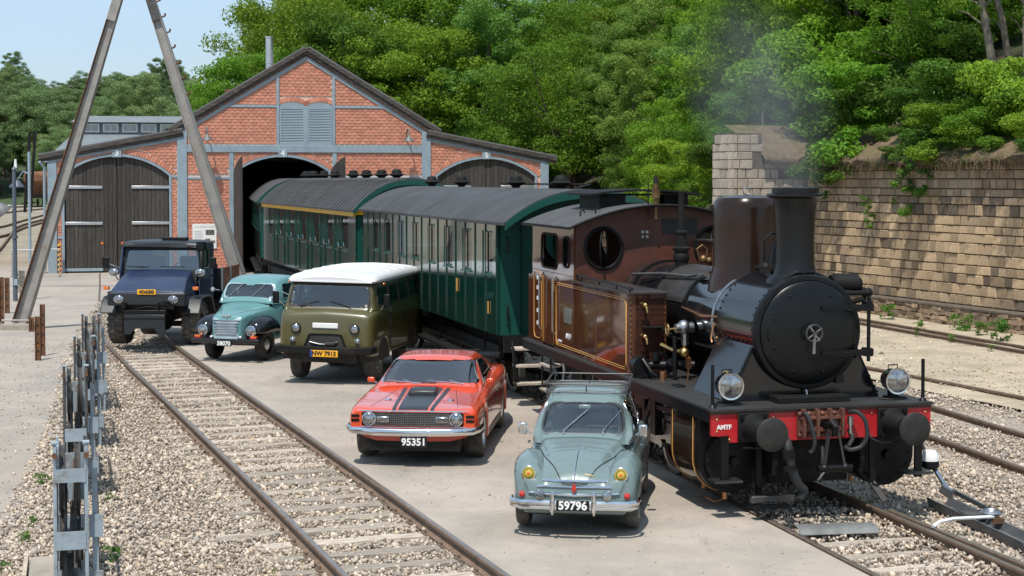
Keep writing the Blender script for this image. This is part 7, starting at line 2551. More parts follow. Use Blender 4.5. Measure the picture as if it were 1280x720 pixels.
    for a in (R(35), R(35) + PI / 2):
        m.bar((.11 * math.cos(a), .70, ZC + .11 * math.sin(a)), (-.11 * math.cos(a), .70, ZC - .11 * math.sin(a)), .024, .014)
    m.bar((0, .69, ZC), (-.01, .685, ZC - .24), .03, .014)
    m.build('wheel_spoke', M['steel'], dr)
    m = MB()
    for a in (R(20), R(60), R(120), R(160), R(200), R(245), R(290), R(330)):
        m.sphere((.5 * math.cos(a), .81, ZC + .5 * math.sin(a)), .016, 8, 6)
    m.tube([(-.53, .82, ZC + .05), (-.545, .78, ZC + .03), (-.545, .78, ZC - .05), (-.53, .82, ZC - .07)], .012, 6)
    m.build('door_studs', blk, dr, kind='stuff')
    MB().box(.36, .46, .86, .95, ZC - .62, ZC - .52).build('door_clamp', blk, L)
    MB().cyl((0, .92, ZC - .70), (0, .88, ZC - .78), .02, .005, n=8).build('drip_nozzle', M['steel'], L)
    MB().box(-.46, .46, .68, .97, 1.263, 1.335).build('front_step_box', mt, L, bevel=.008)
    m = MB()
    for sx in (-1, 1):
        m.bar((sx * .955, 1.15, 1.28), (sx * .655, 1.15, 1.90), .05, .03)
    m.build('saddle_angle', blk, L, kind='stuff')
    op = MB().cyl((-.865, 1.5, 1.50), (-.88, 1.5, 1.505), .10, n=24)
    op.v = [(x, 1.5 + (y - 1.5) * 1.25, z) for x, y, z in op.v]
    op.build('works_plate', M['brass'], L)
    MB().cyl((-.88, 1.5, 1.505), (-.888, 1.5, 1.508), .075, n=24).build('works_plate_face', blk, L)
    # boiler
    MB().lathe([(.60, 2.3), (.60, 6.45)], 56, (0, 0, ZC), 'Y').build('boiler', boil, L)
    MB().lathe([(.612, 3.75), (.612, 4.95)], 44, (0, 0, ZC), 'Y', R(-75), R(75)).build('boiler_cladding', clad, L)
    for y, w in ((2.32, .05), (3.72, .035), (4.97, .035), (6.0, .035)):
        MB().lathe([(.60, y - w), (.620, y - w), (.620, y + w), (.60, y + w)], 56, (0, 0, ZC), 'Y').build('boiler_band', M['steel'] if w > .04 else blk, L)
    MB().lathe([(.604, 2.6), (.616, 2.62), (.616, 2.64), (.604, 2.66)], 56, (0, 0, ZC), 'Y').build('boiler_band', M['steel'], L)
    # chimney
    ch = MB().lathe([(.285, ZC + .60), (.26, ZC + .68), (.24, ZC + .74), (.232, ZC + .82), (.230, ZC + 1.1), (.245, ZC + 1.40), (.265, ZC + 1.56), (.275, ZC + 1.585), (.30, ZC + 1.585), (.345, ZC + 1.61), (.345, ZC + 1.635), (.30, ZC + 1.65), (.285, ZC + 1.65), (.285, ZC + 1.71), (.27, ZC + 1.715), (.22, ZC + 1.72), (.20, ZC + 1.0), (.001, ZC + .95)], 44, (0, 1.42, 0)).build('chimney', satin, L)
    MB().lathe([(.36, .0), (.345, .06), (.29, .12)], 40, (0, 1.42, ZC + .545)).build('chimney_base', satin, L)
    # dome
    MB().lathe([(.50, ZC + .36), (.475, ZC + .52), (.445, ZC + .62), (.432, ZC + .70), (.43, ZC + 1.2), (.43, ZC + 1.44), (.415, ZC + 1.52), (.37, ZC + 1.575), (.28, ZC + 1.60), (.001, ZC + 1.612)], 48, (0, 2.98, 0)).build('steam_dome', domem, L)
    MB().tube([(.0 + .045 * math.cos(a), 2.98, ZC + 1.66 + .045 * math.sin(a)) for a in np.linspace(0, 2 * PI, 17)[:-1]], .010, 6, closed=True).build('lifting_ring', M['steel'], L)
    # bell between dome and chimney
    bl = MB().lathe([(.001, .33), (.04, .325), (.05, .28), (.10, .24), (.135, .15), (.15, .02), (.165, -.02), (.001, -.02)], 24, (.08, 2.02, ZC + .78)).build('bell', blk, L)
    MB().box(-.12, .30, 1.9, 2.14, ZC + .60, ZC + .68).box(-.02, .18, 1.97, 2.07, ZC + .68, ZC + .76).tube([(.08, 2.02, ZC + 1.12), (-.05, 2.02, ZC + 1.15), (-.16, 2.02, ZC + 1.05), (-.17, 2.0, ZC + .80)], .018, 8).cyl((.08, 2.02, ZC + 1.08), (.08, 2.02, ZC + 1.14), .06, n=12).build('bell_bracket', blk, bl)
    # pipes and handrails
    MB().tube([(-.30, 3.4, ZC + .64), (-.10, 2.8, ZC + .66), (.0, 2.45, ZC + .70), (-.05, 2.2, ZC + .74)], .026, 8).build('steam_pipe', M['steel'], L)
    MB().tube([(-.60, 5.9, ZC + .42), (-.47, 5.0, ZC + .48), (-.42, 4.0, ZC + .50), (-.38, 3.5, ZC + .56)], .022, 8).cyl((-.40, 3.62, ZC + .50), (-.38, 3.40, ZC + .56), .045, n=10).build('boiler_pipe', M['oldsteel'] if 'oldsteel' in M else blk, L)
    MB().tube([(-.30, 1.05, ZC + .60), (-.1, 1.0, ZC + .70), (.12, 1.02, ZC + .70), (.30, 1.03, ZC + .63)], .02, 8).build('smokebox_rail', blk, L)
    MB().tube([(-.02, 1.0, ZC + .69), (-.03, .93, ZC + .66), (.0, .92, ZC + .60), (.03, .93, ZC + .56)], .012, 6).tube([(.14, 1.0, ZC + .68), (.14, .93, ZC + .64), (.12, .92, ZC + .58)], .012, 6).build('lamp_hook', blk, L)
    MB().tube([(-.62, 2.35, ZC + .08), (-.62, 3.0, ZC + .05), (-.62, 3.7, ZC + .10)], .016, 8).build('boiler_handrail', M['copper'], L)
    # injector clack valve on the boiler side
    v = MB().cyl((-.62, 3.3, 1.95), (-.86, 3.28, 1.94), .075, .06, n=14).cyl((-.72, 3.3, 1.94), (-.72, 3.3, 1.72), .05, n=10).sphere((-.74, 3.3, 1.95), .10, 12, 8).build('clack_valve', M['steel'], L)
    MB().tube([(-.98, 3.26 + .06 * math.cos(a), 1.93 + .07 * math.sin(a)) for a in np.linspace(0, 2 * PI, 17)[:-1]], .012, 6, closed=True).cyl((-.84, 3.28, 1.94), (-.99, 3.26, 1.93), .014, n=8).build('valve_wheel', M['brass'], v)
    MB().tube([(-.72, 3.3, 1.75), (-.72, 3.32, 1.66), (-.80, 3.4, 1.62), (-.95, 3.6, 1.70)], .028, 8).sphere((-.73, 3.3, 1.62), .07, 10, 8).build('feed_pipe', M['brass'], L)
    MB().tube([(-.70, 3.2, 1.58), (-.71, 3.2, 1.40), (-.72, 3.2, 1.265)], .012, 6).box(-.74, -.68, 3.17, 3.23, 1.42, 1.56).build('oil_pipe', M['copper'], L)
    MB().tube([(-.68, 2.35, 2.10), (-.72, 2.35, 1.9), (-.72, 2.32, 1.85)], .012, 6).build('drain_pipe', M['copper'], L)
    # gear on the left footplate
    p = MB().cyl((-1.18, 3.62, 1.43), (-.55, 3.4, 1.44), .06, n=14).cyl((-1.22, 3.55, 1.42), (-1.22, 3.75, 1.42), .13, n=18).box(-1.26, -.95, 3.5, 3.75, 1.262, 1.34).cyl((-1.05, 3.5, 1.5), (-1.05, 3.5, 1.60), .05, n=10).sphere((-.85, 3.45, 1.46), .085, 10, 8).tube([(-1.22, 3.55, 1.52), (-1.15, 3.4, 1.36), (-1.08, 3.38, 1.30)], .024, 8).build('lubricator', blk, L)
    MB().cyl((-1.02, 3.30, 1.262), (-1.02, 3.30, 1.38), .045, n=12).build('oil_pot', M['copper'], L)
    MB().box(-1.1, -.98, 2.55, 2.75, 1.262, 1.285).build('inspection_lid', blk, L, bevel=.008)
    MB().bar((-.9, 3.85, 1.92), (-.9, 3.35, 1.84), .05, .05).bar((-.92, 3.85, 1.58), (-.88, 3.55, 1.52), .04, .05).cyl((-.86, 3.3, 1.84), (-.86, 3.3, 1.27), .03, n=8).build('reversing_rod', blk, L)
    # right side pump
    pm = MB().cyl((.66, 1.75, 2.60), (.95, 1.68, 2.60), .13, n=20).cyl((.62, 1.75, 2.60), (.66, 1.75, 2.60), .11, n=20).cyl((.95, 1.68, 2.60), (1.0, 1.67, 2.60), .11, .06, n=16)
    pm.tube([(.5, 1.5, 2.52), (.8, 1.45, 2.50), (1.02, 1.5, 2.50)], .03, 8).tube([(.62, 1.6, 2.35), (.8, 1.55, 2.38), (1.0, 1.6, 2.42), (1.0, 1.65, 2.55)], .035, 8).sphere((1.03, 1.55, 2.50), .06, 10, 8).cyl((.75, 1.7, 1.3), (.75, 1.7, 2.4), .12, n=16)
    pm.build('air_pump', mt, L)
    # side tanks
    for sx in (-1, 1):
        g = sub('side_tank', L, (0, 0, 0))
        xo, xi = sx * 1.335, sx * .80
        x0, x1 = min(xo, xi), max(xo, xi)
        MB().prism(rpoly([(x0, 3.80), (x1, 3.80), (x1, 6.45), (x0, 6.45)], [.09 if sx < 0 else .01, .01 if sx < 0 else .09, .005, .005], 6), 'Z', 1.264, 2.36).build('tank_body', brown, g, angle=25)
        MB().box(x0 - .03, x1 + .03, 3.74, 6.45, 2.362, 2.385).build('tank_top', clad, g)
        MB().box(min(xo + sx * .004, xo), max(xo + sx * .004, xo), 5.28, 5.32, 1.27, 2.355).build('seam_strip', brown_m, g)
        # gold lining on the side, running on to the cab door
        for o_ in (0, .028):
            m = MB()
            xx = xo + sx * .004
            z0, z1, y0, y1 = 1.34 + o_, 2.30 - o_, 3.88 + o_, 7.42 - o_
            c_ = .06
            P_ = [(xx, y0 + c_, z0), (xx, y1 - c_, z0), (xx, y1, z0 + c_), (xx, y1, z1 - c_), (xx, y1 - c_, z1), (xx, y0 + c_, z1), (xx, y0, z1 - c_), (xx, y0, z0 + c_)]
            m.tube(P_, .0045, 4, closed=True)
            m.build('gold_line', M['gold_line'], g)
        MB().box(min(xo + sx * .012, xo), max(xo + sx * .012, xo), 6.55, 6.95, 1.72, 1.95).build('builder_plate', M['steel'], g, bevel=.005)
        # front face rivets, bibcocks, shelf
        m = MB()
        for i in range(15):
            m.sphere((x0 + .03, 3.797, 1.30 + i * .073), .010, 6, 4).sphere((x1 - .03, 3.797, 1.30 + i * .073), .010, 6, 4)
        for i in range(6):
            m.sphere((x0 + .08 + i * .08, 3.797, 2.33), .010, 6, 4).sphere((x0 + .08 + i * .08, 3.797, 1.29), .010, 6, 4)
        m.build('rivets', M['brass'], g, kind='stuff')
        MB().prism([(x0 + .10, 3.80), (x1 - .02, 3.80), (x1 - .02, 6.4), (x0 + .10, 6.4)], 'Z', 1.27, 2.3).build('tank_inner', brown_m, g)
        for z in (2.22, 1.80, 1.42):
            MB().cyl((x0 + .2, 3.80, z), (x0 + .2, 3.72, z), .022, n=8).sphere((x0 + .2, 3.70, z), .032, 8, 6).tube([(x0 + .2, 3.70, z), (x0 + .21, 3.67, z - .04), (x0 + .22, 3.67, z - .10)], .014, 6).bar((x0 + .12, 3.69, z + .03), (x0 + .2, 3.69, z + .03), .016, .016).build('test_cock', M['brass'], g)
        MB().box(x0 + .18, x1 - .08, 3.66, 3.80, 1.915, 1.93).build('lamp_shelf', mt, g)
        m = MB()
        xr = xo + sx * -.05
        m.tube([(xr - sx * .02, 7.3, 2.48), (xr, 6.3, 2.46), (xr, 5, 2.45), (xr, 3.80, 2.43)], .016, 8)
        for y in (6.2, 5.3, 4.5, 3.9):
            m.cyl((xr, y, 2.38), (xr, y, 2.45), .012, n=6)
        m.build('tank_rail', blk, g)
    text("AMTF", .11, M['print_white'], L, (-1.3405, 6.72, 1.52), (PI / 2, 0, -PI / 2), name='tank_lettering', bold=.003)
    MB().box(-1.341, -1.336, 7.1, 7.3, 1.40, 1.43).build('small_plate', M['print_white'], L)
    # cab sides: sheet with door and windows
    for sx in (-1, 1):
        xa, xb_ = (-1.335, -1.30) if sx < 0 else (1.30, 1.335)
        out = [(6.452, 1.264), (7.52, 1.264), (7.52, 1.62), (7.52, 2.40), (7.52, 2.42), (8.22, 2.42), (8.22, 1.264), (8.86, 1.264), (8.86, 3.20), (6.452, 3.20)]
        win = rpoly([(6.68, 2.56), (7.02, 2.56), (7.02, 3.02), (6.68, 3.02)], .12)
        door = rpoly([(7.36, 2.50), (8.28, 2.50), (8.28, 3.04), (7.36, 3.04)], .14)
        cs_ = MB().plate([out, win, door], 'X', xa, xb_).build('cab_side', brown, L, angle=25)
        for wn_ in (win, door):
            m = MB()
            m.tube([(xa - .004 if sx < 0 else xb_ + .004, y, z) for y, z in wn_], .016, 6, closed=True)
            m.build('window_rim', mt, cs_)
        MB().plate([win], 'X', (xa + xb_) / 2 - .003, (xa + xb_) / 2 + .003).build('pane', M['glass'], cs_, smooth=False)
        xd = xa + .02 if sx < 0 else xb_ - .02
        MB().box(xd - .01, xd + .01, 7.525, 8.215, 1.29, 2.415).build('cab_door', brown, cs_)
        m = MB()
        xx = xa - .004 if sx < 0 else xb_ + .004
        m.tube([(xx, y, z) for y, z in rpoly([(8.30, 1.34), (8.76, 1.34), (8.76, 2.40), (8.30, 2.40)], .12)], .007, 4, closed=True)
        for y in (7.55, 8.19):
            m.tube([(xx, y, 1.32), (xx, y, 2.38)], .006, 4)
        m.build('gold_line', M['gold_line'], cs_)
        m = MB()
        for z in (1.55, 1.75, 1.95, 2.12, 2.28):
            m.box(xx - .003, xx + .003, 8.48, 8.58, z, z + .06)
        m.build('tally_numbers', M['print_white'], cs_, kind='stuff')
        for y in (7.46, 8.27):
            xo = xx - sx * -.045
            MB().tube([(xx, y, 1.5), (xo, y, 1.54), (xo, y, 2.34), (xx, y, 2.38)], .014, 8).build('grab_rail', M['steel'], cs_)
        m = MB()
        for i in range(28):
            m.sphere((xx, 6.5 + i * .085, 2.44), .009, 6, 4)
        m.build('rivets', M['steel'], cs_, kind='stuff')
        for k_, z in ((0, .95), (1, .55)):
            MB().box(min(sx * 1.22, sx * 1.42), max(sx * 1.22, sx * 1.42), 7.62, 8.12, z, z + .03).build('cab_step', M['sleeper'], L)
        MB().box(min(sx * 1.36, sx * 1.38), max(sx * 1.36, sx * 1.38), 7.6, 7.64, .5, 1.24).box(min(sx * 1.36, sx * 1.38), max(sx * 1.36, sx * 1.38), 8.1, 8.14, .5, 1.24).build('step_bracket', blk, L)
    # cab front and rear with arched top
    def crest(x):
        return 3.50 - .32 * (x / 1.40) ** 2
    for y, nm, col in ((6.455, 'cab_front', brown_m), (8.83, 'cab_rear', brown_m)):
        out = [(-1.298, 1.264), (1.298, 1.264)] + [(x, crest(x) - .02) for x in np.linspace(1.298, -1.298, 21)]
        holes = [[(sx * .87 + .285 * math.cos(a), 2.86 + .305 * math.sin(a)) for a in np.linspace(0, 2 * PI, 33)[:-1]] for sx in (-1, 1)]
        w = MB().plate([out] + holes, 'Y', y, y + .03).build(nm, col, L, smooth=False)
        for sx, hole in ((-1, holes[0]), (1, holes[1])):
            MB().tube([(a, y - .008, b) for a, b in hole], .028, 8, closed=True).build('window_ring', blk, w)
            # pivoting pane held half open
            g = MB().tube([(sx * .87 + .285 * math.cos(a) * .45, y - .02 + .24 * math.cos(a) * (1 if y < 7 else .0), 2.86 + .29 * math.sin(a)) for a in np.linspace(0, 2 * PI, 33)[:-1]], .014, 6, closed=True).build('pivot_window', blk, w)
            MB().add([(sx * .87 + .28 * math.cos(a) * .45, y - .02 + .235 * math.cos(a) * (1 if y < 7 else .0), 2.86 + .285 * math.sin(a)) for a in np.linspace(0, 2 * PI, 33)[:-1]], [tuple(range(32))]).build('pane', M['glass'], g)
        if y < 7:
            m = MB()
            for z in np.arange(1.5, 3.2, .13):
                m.sphere((-1.24, y - .002, z), .010, 6, 4).sphere((1.24, y - .002, z), .010, 6, 4)
            for x in np.linspace(-1.1, 1.1, 18):
                m.sphere((x, y - .002, crest(x) - .12), .010, 6, 4)
            m.build('rivets', brown_m, w, kind='stuff')
            MB().box(.05, .62, y - .012, y - .002, 3.06, 3.30).build('spectacle_slot', M['interior'], w)
            MB().box(-.28, -.24, y - .02, y, 3.08, 3.12).box(-.21, -.17, y - .02, y, 3.08, 3.12).box(-.28, -.24, y - .02, y, 3.01, 3.05).box(-.21, -.17, y - .02, y, 3.01, 3.05).build('bolt_heads', M['steel'], w)
    MB().box(-1.28, 1.28, 6.5, 8.8, 1.27, 1.33).box(-.5, .5, 6.49, 6.9, 1.33, 2.75).cyl((-.2, 6.9, 2.5), (-.2, 6.95, 2.5), .12, n=16).cyl((.2, 6.9, 2.45), (.2, 6.95, 2.45), .1, n=16).build('backhead', mt, L)
    MB().box(-1.3, 1.3, 8.87, 9.28, 1.264, 2.35).build('coal_bunker', brown, L, bevel=.02)
    # roof with ventilator
    n = 24
    secs = []
    for y in (6.22, 9.05):
        top = [(x, y, 3.52 - .33 * (x / 1.45) ** 2) for x in np.linspace(-1.47, 1.47, n)]
        secs.append(top + [(x, y, z - .035) for x, _, z in reversed(top)])
    rf = MB().loft(secs).build('cab_roof', mat('roof_grey', (.065, .064, .062), .75, var=.25, scale=3, bump=.1, bscale=30), L, angle=40)
    m = MB()
    m.tube([(x, 6.22, 3.505 - .33 * (x / 1.45) ** 2) for x in np.linspace(-1.47, 1.47, n)], .022, 6)
    m.tube([(-1.47, 6.22, 3.175), (-1.47, 9.05, 3.175)], .016, 6)
    m.build('roof_edge', mt, rf)
    v = MB().plate([[(-.72, 3.42), (.72, 3.42), (.72, 3.66), (-.72, 3.66)], [(-.30, 3.50), (.62, 3.50), (.62, 3.64), (-.30, 3.64)]], 'Y', 7.15, 7.2).plate([[(-.72, 3.42), (.72, 3.42), (.72, 3.66), (-.72, 3.66)], [(-.30, 3.50), (.62, 3.50), (.62, 3.64), (-.30, 3.64)]], 'Y', 8.2, 8.25).box(-.72, -.68, 7.2, 8.2, 3.42, 3.66).box(.68, .72, 7.2, 8.2, 3.42, 3.66).build('roof_ventilator', mt, rf, smooth=False)
    secs = []
    for y in (7.02, 8.38):
        top = [(x, y, 3.74 - .07 * (x / .9) ** 2) for x in np.linspace(-.88, .88, 12)]
        secs.append(top + [(x, y, z - .03) for x, _, z in reversed(top)])
    MB().loft(secs).build('ventilator_roof', mt, v)
    for x, y in ((-1.1, 6.9), (-.95, 6.6)):
        zz = 3.52 - .33 * (x / 1.45) ** 2
        MB().tube([(x, y, zz), (x, y, zz + .07), (x + .04, y, zz + .10), (x + .07, y, zz + .06)], .012, 6).build('roof_hook', blk, rf)
    # safety valve pipe and whistle
    MB().cyl((.0, 5.45, ZC + .60), (.0, 5.45, ZC + .78), .10, n=14).lathe([(.12, .78), (.13, .82), (.08, .84), (.075, 1.02), (.09, 1.03), (.09, 1.06), (.045, 1.08), (.042, 1.62), (.05, 1.62), (.05, 1.64), (.001, 1.64)], 18, (0, 5.45, ZC)).sphere((.0, 5.45, ZC + .68), .12, 14, 10).build('safety_valve', mt, L)
    MB().tube([(.28, 5.4, ZC + .58), (.22, 5.4, ZC + .80), (.30, 5.4, ZC + .86), (.38, 5.4, ZC + .80), (.36, 5.4, ZC + .58)], .018, 8).sphere((.30, 5.35, ZC + .66), .06, 10, 8).sphere((.38, 5.33, ZC + .64), .05, 10, 8).build('steam_valve', M['dullbrass'], L)
    MB().cyl((-.10, 6.3, 3.30), (-.10, 6.3, 3.62), .035, n=12).cyl((-.10, 6.3, 3.62), (-.10, 6.3, 3.74), .065, n=14).cyl((-.10, 6.3, 3.74), (-.10, 6.3, 3.84), .04, n=12).build('whistle', M['dullbrass'], L)
    MB().cyl((-.10, 6.3, 3.84), (-.10, 6.3, 3.95), .05, .02, n=12).cyl((-.22, 6.3, 3.4), (-.22, 6.3, 3.85), .010, n=6).build('whistle_cap', mt, L)
    # brown box on the right tank
    bx_ = MB().box(.42, 1.15, 5.3, 5.9, 2.38, 2.98).build('tool_box', brown_m, L, bevel=.01)
    MB().box(.38, 1.19, 5.26, 5.94, 2.985, 3.01).box(.62, .78, 5.25, 5.28, 2.95, 2.98).build('box_lid', clad, bx_)
    # head lamps
    for sx in (-1, 1):
        g = sub('head_lamp', L, (sx * 1.06, .88, 1.49))
        MB().lathe([(.001, .20), (.10, .19), (.13, .12), (.135, -.02), (.15, -.05), (.155, -.075), (.14, -.08)], 26, axis='Y').build('lamp_shell', gl, g)
        MB().lathe([(.142, -.078), (.135, -.06), (.10, .0), (.05, .05), (.001, .06)], 26, axis='Y').build('reflector', M['chrome'], g)
        MB().lathe([(.14, -.076), (.09, -.088), (.001, -.094)], 26, axis='Y').build('lens', M['lens'], g)
        MB().lathe([(.138, -.082), (.158, -.084), (.158, -.066), (.138, -.064)], 30, axis='Y').build('lamp_rim', M['chrome'], g)
        MB().box(-.09, .09, -.04, .14, -.228, -.19).box(-.05, .05, 0, .10, -.20, -.12).build('lamp_base', blk, g)
        MB().tube([(-.06, .06, .12), (-.06, .06, .18), (.06, .06, .18), (.06, .06, .12)], .009, 6).build('lamp_handle', blk, g)
        MB().tube([(.17 * math.cos(a), .05 + .10 * math.sin(a), -.218) for a in np.linspace(0, 2 * PI, 17)[:-1]], .012, 6, closed=True).build('lamp_cable', M['rubber'], g)
    for ch in L.children:
        if ch.name.split('.')[0] in ('smokebox_ring', 'smokebox_door', 'door_clamp', 'drip_nozzle', 'smokebox_rail', 'lamp_hook', 'front_step_box'):
            ch.location.y += .15
    return L
locomotive()
# ------------------------------------------------------------------ coaches. local: x right from the near side, y back, z from the rail
green = mat('coach_green', (0.0055, 0.040, 0.030), 0.09, var=.12, scale=1.2, coat=.8, rvar=.03, bump=.010, bscale=2.2)
green_end = mat('coach_green_end', (0.007, 0.070, 0.053), 0.4, var=.1, scale=3)
roofm = mat('coach_roof', (0.052, 0.052, 0.053), .70, var=.25, scale=1.5, bump=.15, bscale=40, col2=(.036, .034, .032), amt=.4, scale2=.8)
wood_i = mat('coach_interior', (0.16, 0.09, 0.04), .6, var=.3, scale=2)
gold = M['gold_line']

def roof_vent(parent, x, y, z, s=1.0):
    g = MB().cyl((x, y, z - .06), (x, y, z + .07), .09 * s, n=14)
    g.lathe([(.075 * s, .04), (.11 * s, .07 * s), (.215 * s, .135 * s), (.215 * s, .145 * s), (.145 * s, .185 * s), (.135 * s, .24 * s), (.10 * s, .285 * s), (.001, .30 * s)], 20, (x, y, z), 'Z')
    return g.build('roof_vent', M['black_matt'], parent)

def coach(name, label, loc, yaw, length, W, z0, z1, crest, windows, pitch_beads, style, roof_ov=(.1, .1), group=None):
    t = thing(name, label, "railway carriage", loc, yaw, group)
    out = [(0, z0), (length, z0), (length, z1), (0, z1)]
    holes = [[(a, b), (c, b), (c, d), (a, d)] for a, c, b, d in windows]
    for k_, (x0, x1) in enumerate(((0, .05), (W - .05, W))):
        s_ = MB().plate([out] + holes, 'X', x0, x1).build('side_panel', green, t, smooth=False)
        xo = x0 - .012 if k_ == 0 else x1
        for (a, c, b, d) in windows:
            f = MB().plate([[(a - .0, b), (c, b), (c, d), (a, d)], [(a + .035, b + .04), (c - .035, b + .04), (c - .035, d - .035), (a + .035, d - .035)]], 'X', (x0 + x1) / 2 - .015, (x0 + x1) / 2 + .015).build('window', green_end, s_, smooth=False)
            MB().box((x0 + x1) / 2 - .003, (x0 + x1) / 2 + .003, a + .035, c - .035, b + .04, d - .035).build('pane', M['glass'], f)
            MB().box(xo - .012 if k_ == 0 else xo, xo + .012 if k_ == 0 else xo + .024, a - .02, c + .02, b - .03, b - .004).build('sill', green_end, s_)
        for y in pitch_beads:
            MB().box(xo - .008, xo + .012, y - .022, y + .022, z0 + .02, z1 - .02).build('cover_strip', green, s_)
        if style == 1:
            MB().box(xo - .004, xo + .012, .05, length, 2.06, 2.10).build('waist_strip', green, s_)
    # ends
    for y in (0, length):
        pts = [(0.05, z0), (W - .05, z0), (W - .05, z1)] + [(x, z1 + (crest - z1 - .05) * (1 - ((x - W / 2) / (W / 2)) ** 2)) for x in np.linspace(W - .06, .06, 15)] + [(.05, z1)]
        e = MB().prism(pts, 'Y', y - .03 if y else y, y + .03 if y else y + .04).build('end_wall', green_end, t, smooth=False)
        if y == 0:
            MB().plate([[(W / 2 - .42, z0 + .05), (W / 2 + .42, z0 + .05), (W / 2 + .42, 3.05), (W / 2 - .42, 3.05)], [(W / 2 - .32, 2.0), (W / 2 + .32, 2.0), (W / 2 + .32, 2.9), (W / 2 - .32, 2.9)]], 'Y', -.065, -.034).build('end_door', green, e, smooth=False)
            for zz in (1.55, 2.75):
                MB().tube([(.16, -.03, zz - .13), (.16, -.09, zz - .11), (.16, -.09, zz + .11), (.16, -.03, zz + .13)], .018, 6).build('grab_handle', M['black'], e)
            MB().box(.62, .66, -.05, -.03, 2.35, 2.62).build('gold_mark', gold, e)
            MB().box(.40, .43, -.045, -.03, z0, z1).build('cover_strip', green, e)
    # roof
    n = 22
    secs = []
    for y in np.linspace(-roof_ov[0], length + roof_ov[1], 2):
        xs = np.linspace(-.10, W + .10, n)
        top = [(x, y, z1 - .02 + (crest - z1 + .02) * (1 - abs((x - W / 2) / (W / 2 + .10)) ** 2.3)) for x in xs]
        secs.append(top + [(x, y, z - .05) for x, _, z in reversed(top)])
    rf = MB().loft(secs).build('roof', roofm, t, angle=40)
    xs = np.linspace(-.08, W + .08, n)
    yy = -roof_ov[0] - .02
    arcp = [(x, z1 - .03 + (crest - z1 + .0) * (1 - abs((x - W / 2) / (W / 2 + .10)) ** 2.3)) for x in xs]
    MB().prism(arcp + [(x, z - .13) for x, z in reversed(arcp)], 'Y', yy, yy + .05).build('roof_fascia', green_end, rf, smooth=False)
    MB().box(-.11, -.07, -roof_ov[0], length + roof_ov[1], z1 - .06, z1 - .015).box(W + .07, W + .11, -roof_ov[0], length + roof_ov[1], z1 - .06, z1 - .015).build('gutter', roofm, rf)
    # inside: floor, partitions, seats
    MB().box(.05, W - .05, .05, length - .05, z0, z0 + .12).build('floor', wood_i, t)
    m = MB()
    y = 1.4
    while y < length - 1:
        m.box(.08, W - .08, y, y + .08, z0 + .5, 2.2)
        y += 1.48 if style == 0 else 2.0
    m.build('seat_backs', wood_i, t)
    # running gear
    m = MB().box(.25, W - .25, .1, length - .1, z0 - .22, z0 - .01)
    m.box(.1, .2, .3, length - .3, .72, .95).box(W - .2, W - .1, .3, length - .3, .72, .95)
    for y in np.arange(1.5, length - 1, 2.2):
        m.box(.3, .7, y, y + 1.2, .55, .95)
    m.build('underframe', M['black_matt'], t)
    MB().box(-.12, .12, .4, length - .4, .60, .64).build('footboard', M['black_matt'], t)
    for y in np.arange(1.2, length - .4, 3.4):
        MB().bar((.02, y, .62), (.12, y, 1.1), .04, .02).build('footboard_bracket', M['black'], t)
    for yb in (2.2, length - 2.2):
        MB().box(.35, .45, yb - 1.4, yb + 1.4, .40, .62).box(.22, .42, yb - 1.05, yb - .75, .36, .72).box(.22, .42, yb + .75, yb + 1.05, .36, .72).build('axle_guard', M['black_matt'], t)
        for dy in (-.9, .9):
            for x in (W / 2 - .75, W / 2 + .75):
                g = sub('wheel', t, (x, yb + dy, .46))
                MB().lathe([(.38, -.06), (.46, -.06), (.465, .05), (.38, .06), (.38, -.06)], 30, axis='X').build('tyre', M['steel'], g)
                MB().lathe([(.001, -.03), (.38, -.03)], 26, axis='X').lathe([(.38, .03), (.001, .03)], 26, axis='X').build('disc', M['black_matt'], g)
    for x in (W / 2 - .87, W / 2 + .87):
        MB().cyl((x, -.0, 1.04), (x, -.45, 1.04), .09, n=14).lathe([(.001, -.5), (.2, -.49), (.22, -.46), (.09, -.44)], 22, (x, 0, 1.04), 'Y').build('buffer', M['black_matt'], t)
    MB().box(.1, W - .1, -.06, .0, .86, z0 - .01).build('headstock', M['black_matt'], t)
    return t, rf

CY0 = 6.72
c, s = math.cos(.278), math.sin(.278)
near_o = (1.593 - s * CY0, 22 + c * CY0, 0)
wins = [(a - CY0, b - CY0, 2.20, 2.98) for a, b in ((7.06, 7.76), (8.54, 9.24), (10.02, 10.72), (11.5, 12.15), (13.0, 13.65), (14.45, 15.15), (15.95, 16.65), (17.4, 18.05))]
beads = [y - CY0 for y in np.arange(6.80, 19.3, .742)]
cn, rf = coach("railway_carriage", "near green carriage with tall narrow windows, coupled behind the locomotive", near_o, .278, 12.55, 2.9, 1.16, 3.17, 3.72, wins, beads, 0, (.78, .12))
# platform pole, steps and end details
MB().tube([(.52, -.72, 3.15), (.52, -.72, 1.3), (.62, -.68, .95)], .018, 8).tube([(.52, -.72, 1.9), (1.2, -.5, 2.5)], .014, 6).build('corner_pole', M['black'], cn)
for i, z in enumerate((.95, .66, .36)):
    MB().box(.16, .95, -.62 - i * .06, -.32 - i * .06, z, z + .045).build('step_board', M['sleeper'], cn, bevel=.006)
MB().bar((.18, -.5, .98), (.18, -.66, .35), .05, .015).bar((.93, -.5, .98), (.93, -.66, .35), .05, .015).tube([(.14, -.45, 1.1), (.12, -.62, .7), (.14, -.6, .36), (.3, -.66, .34)], .02, 8).build('step_bracket', M['black'], cn)
MB().tube([(.95, -.60, .95), (1.02, -.62, .6), (.98, -.66, .4)], .02, 8).build('step_rail', M['alu'], cn)
for y in (13.2, 9.6):
    MB().box(-.024, -.013, y - CY0 - .045, y - CY0 + .045, 1.75, 2.0).build('gold_mark', gold, cn)
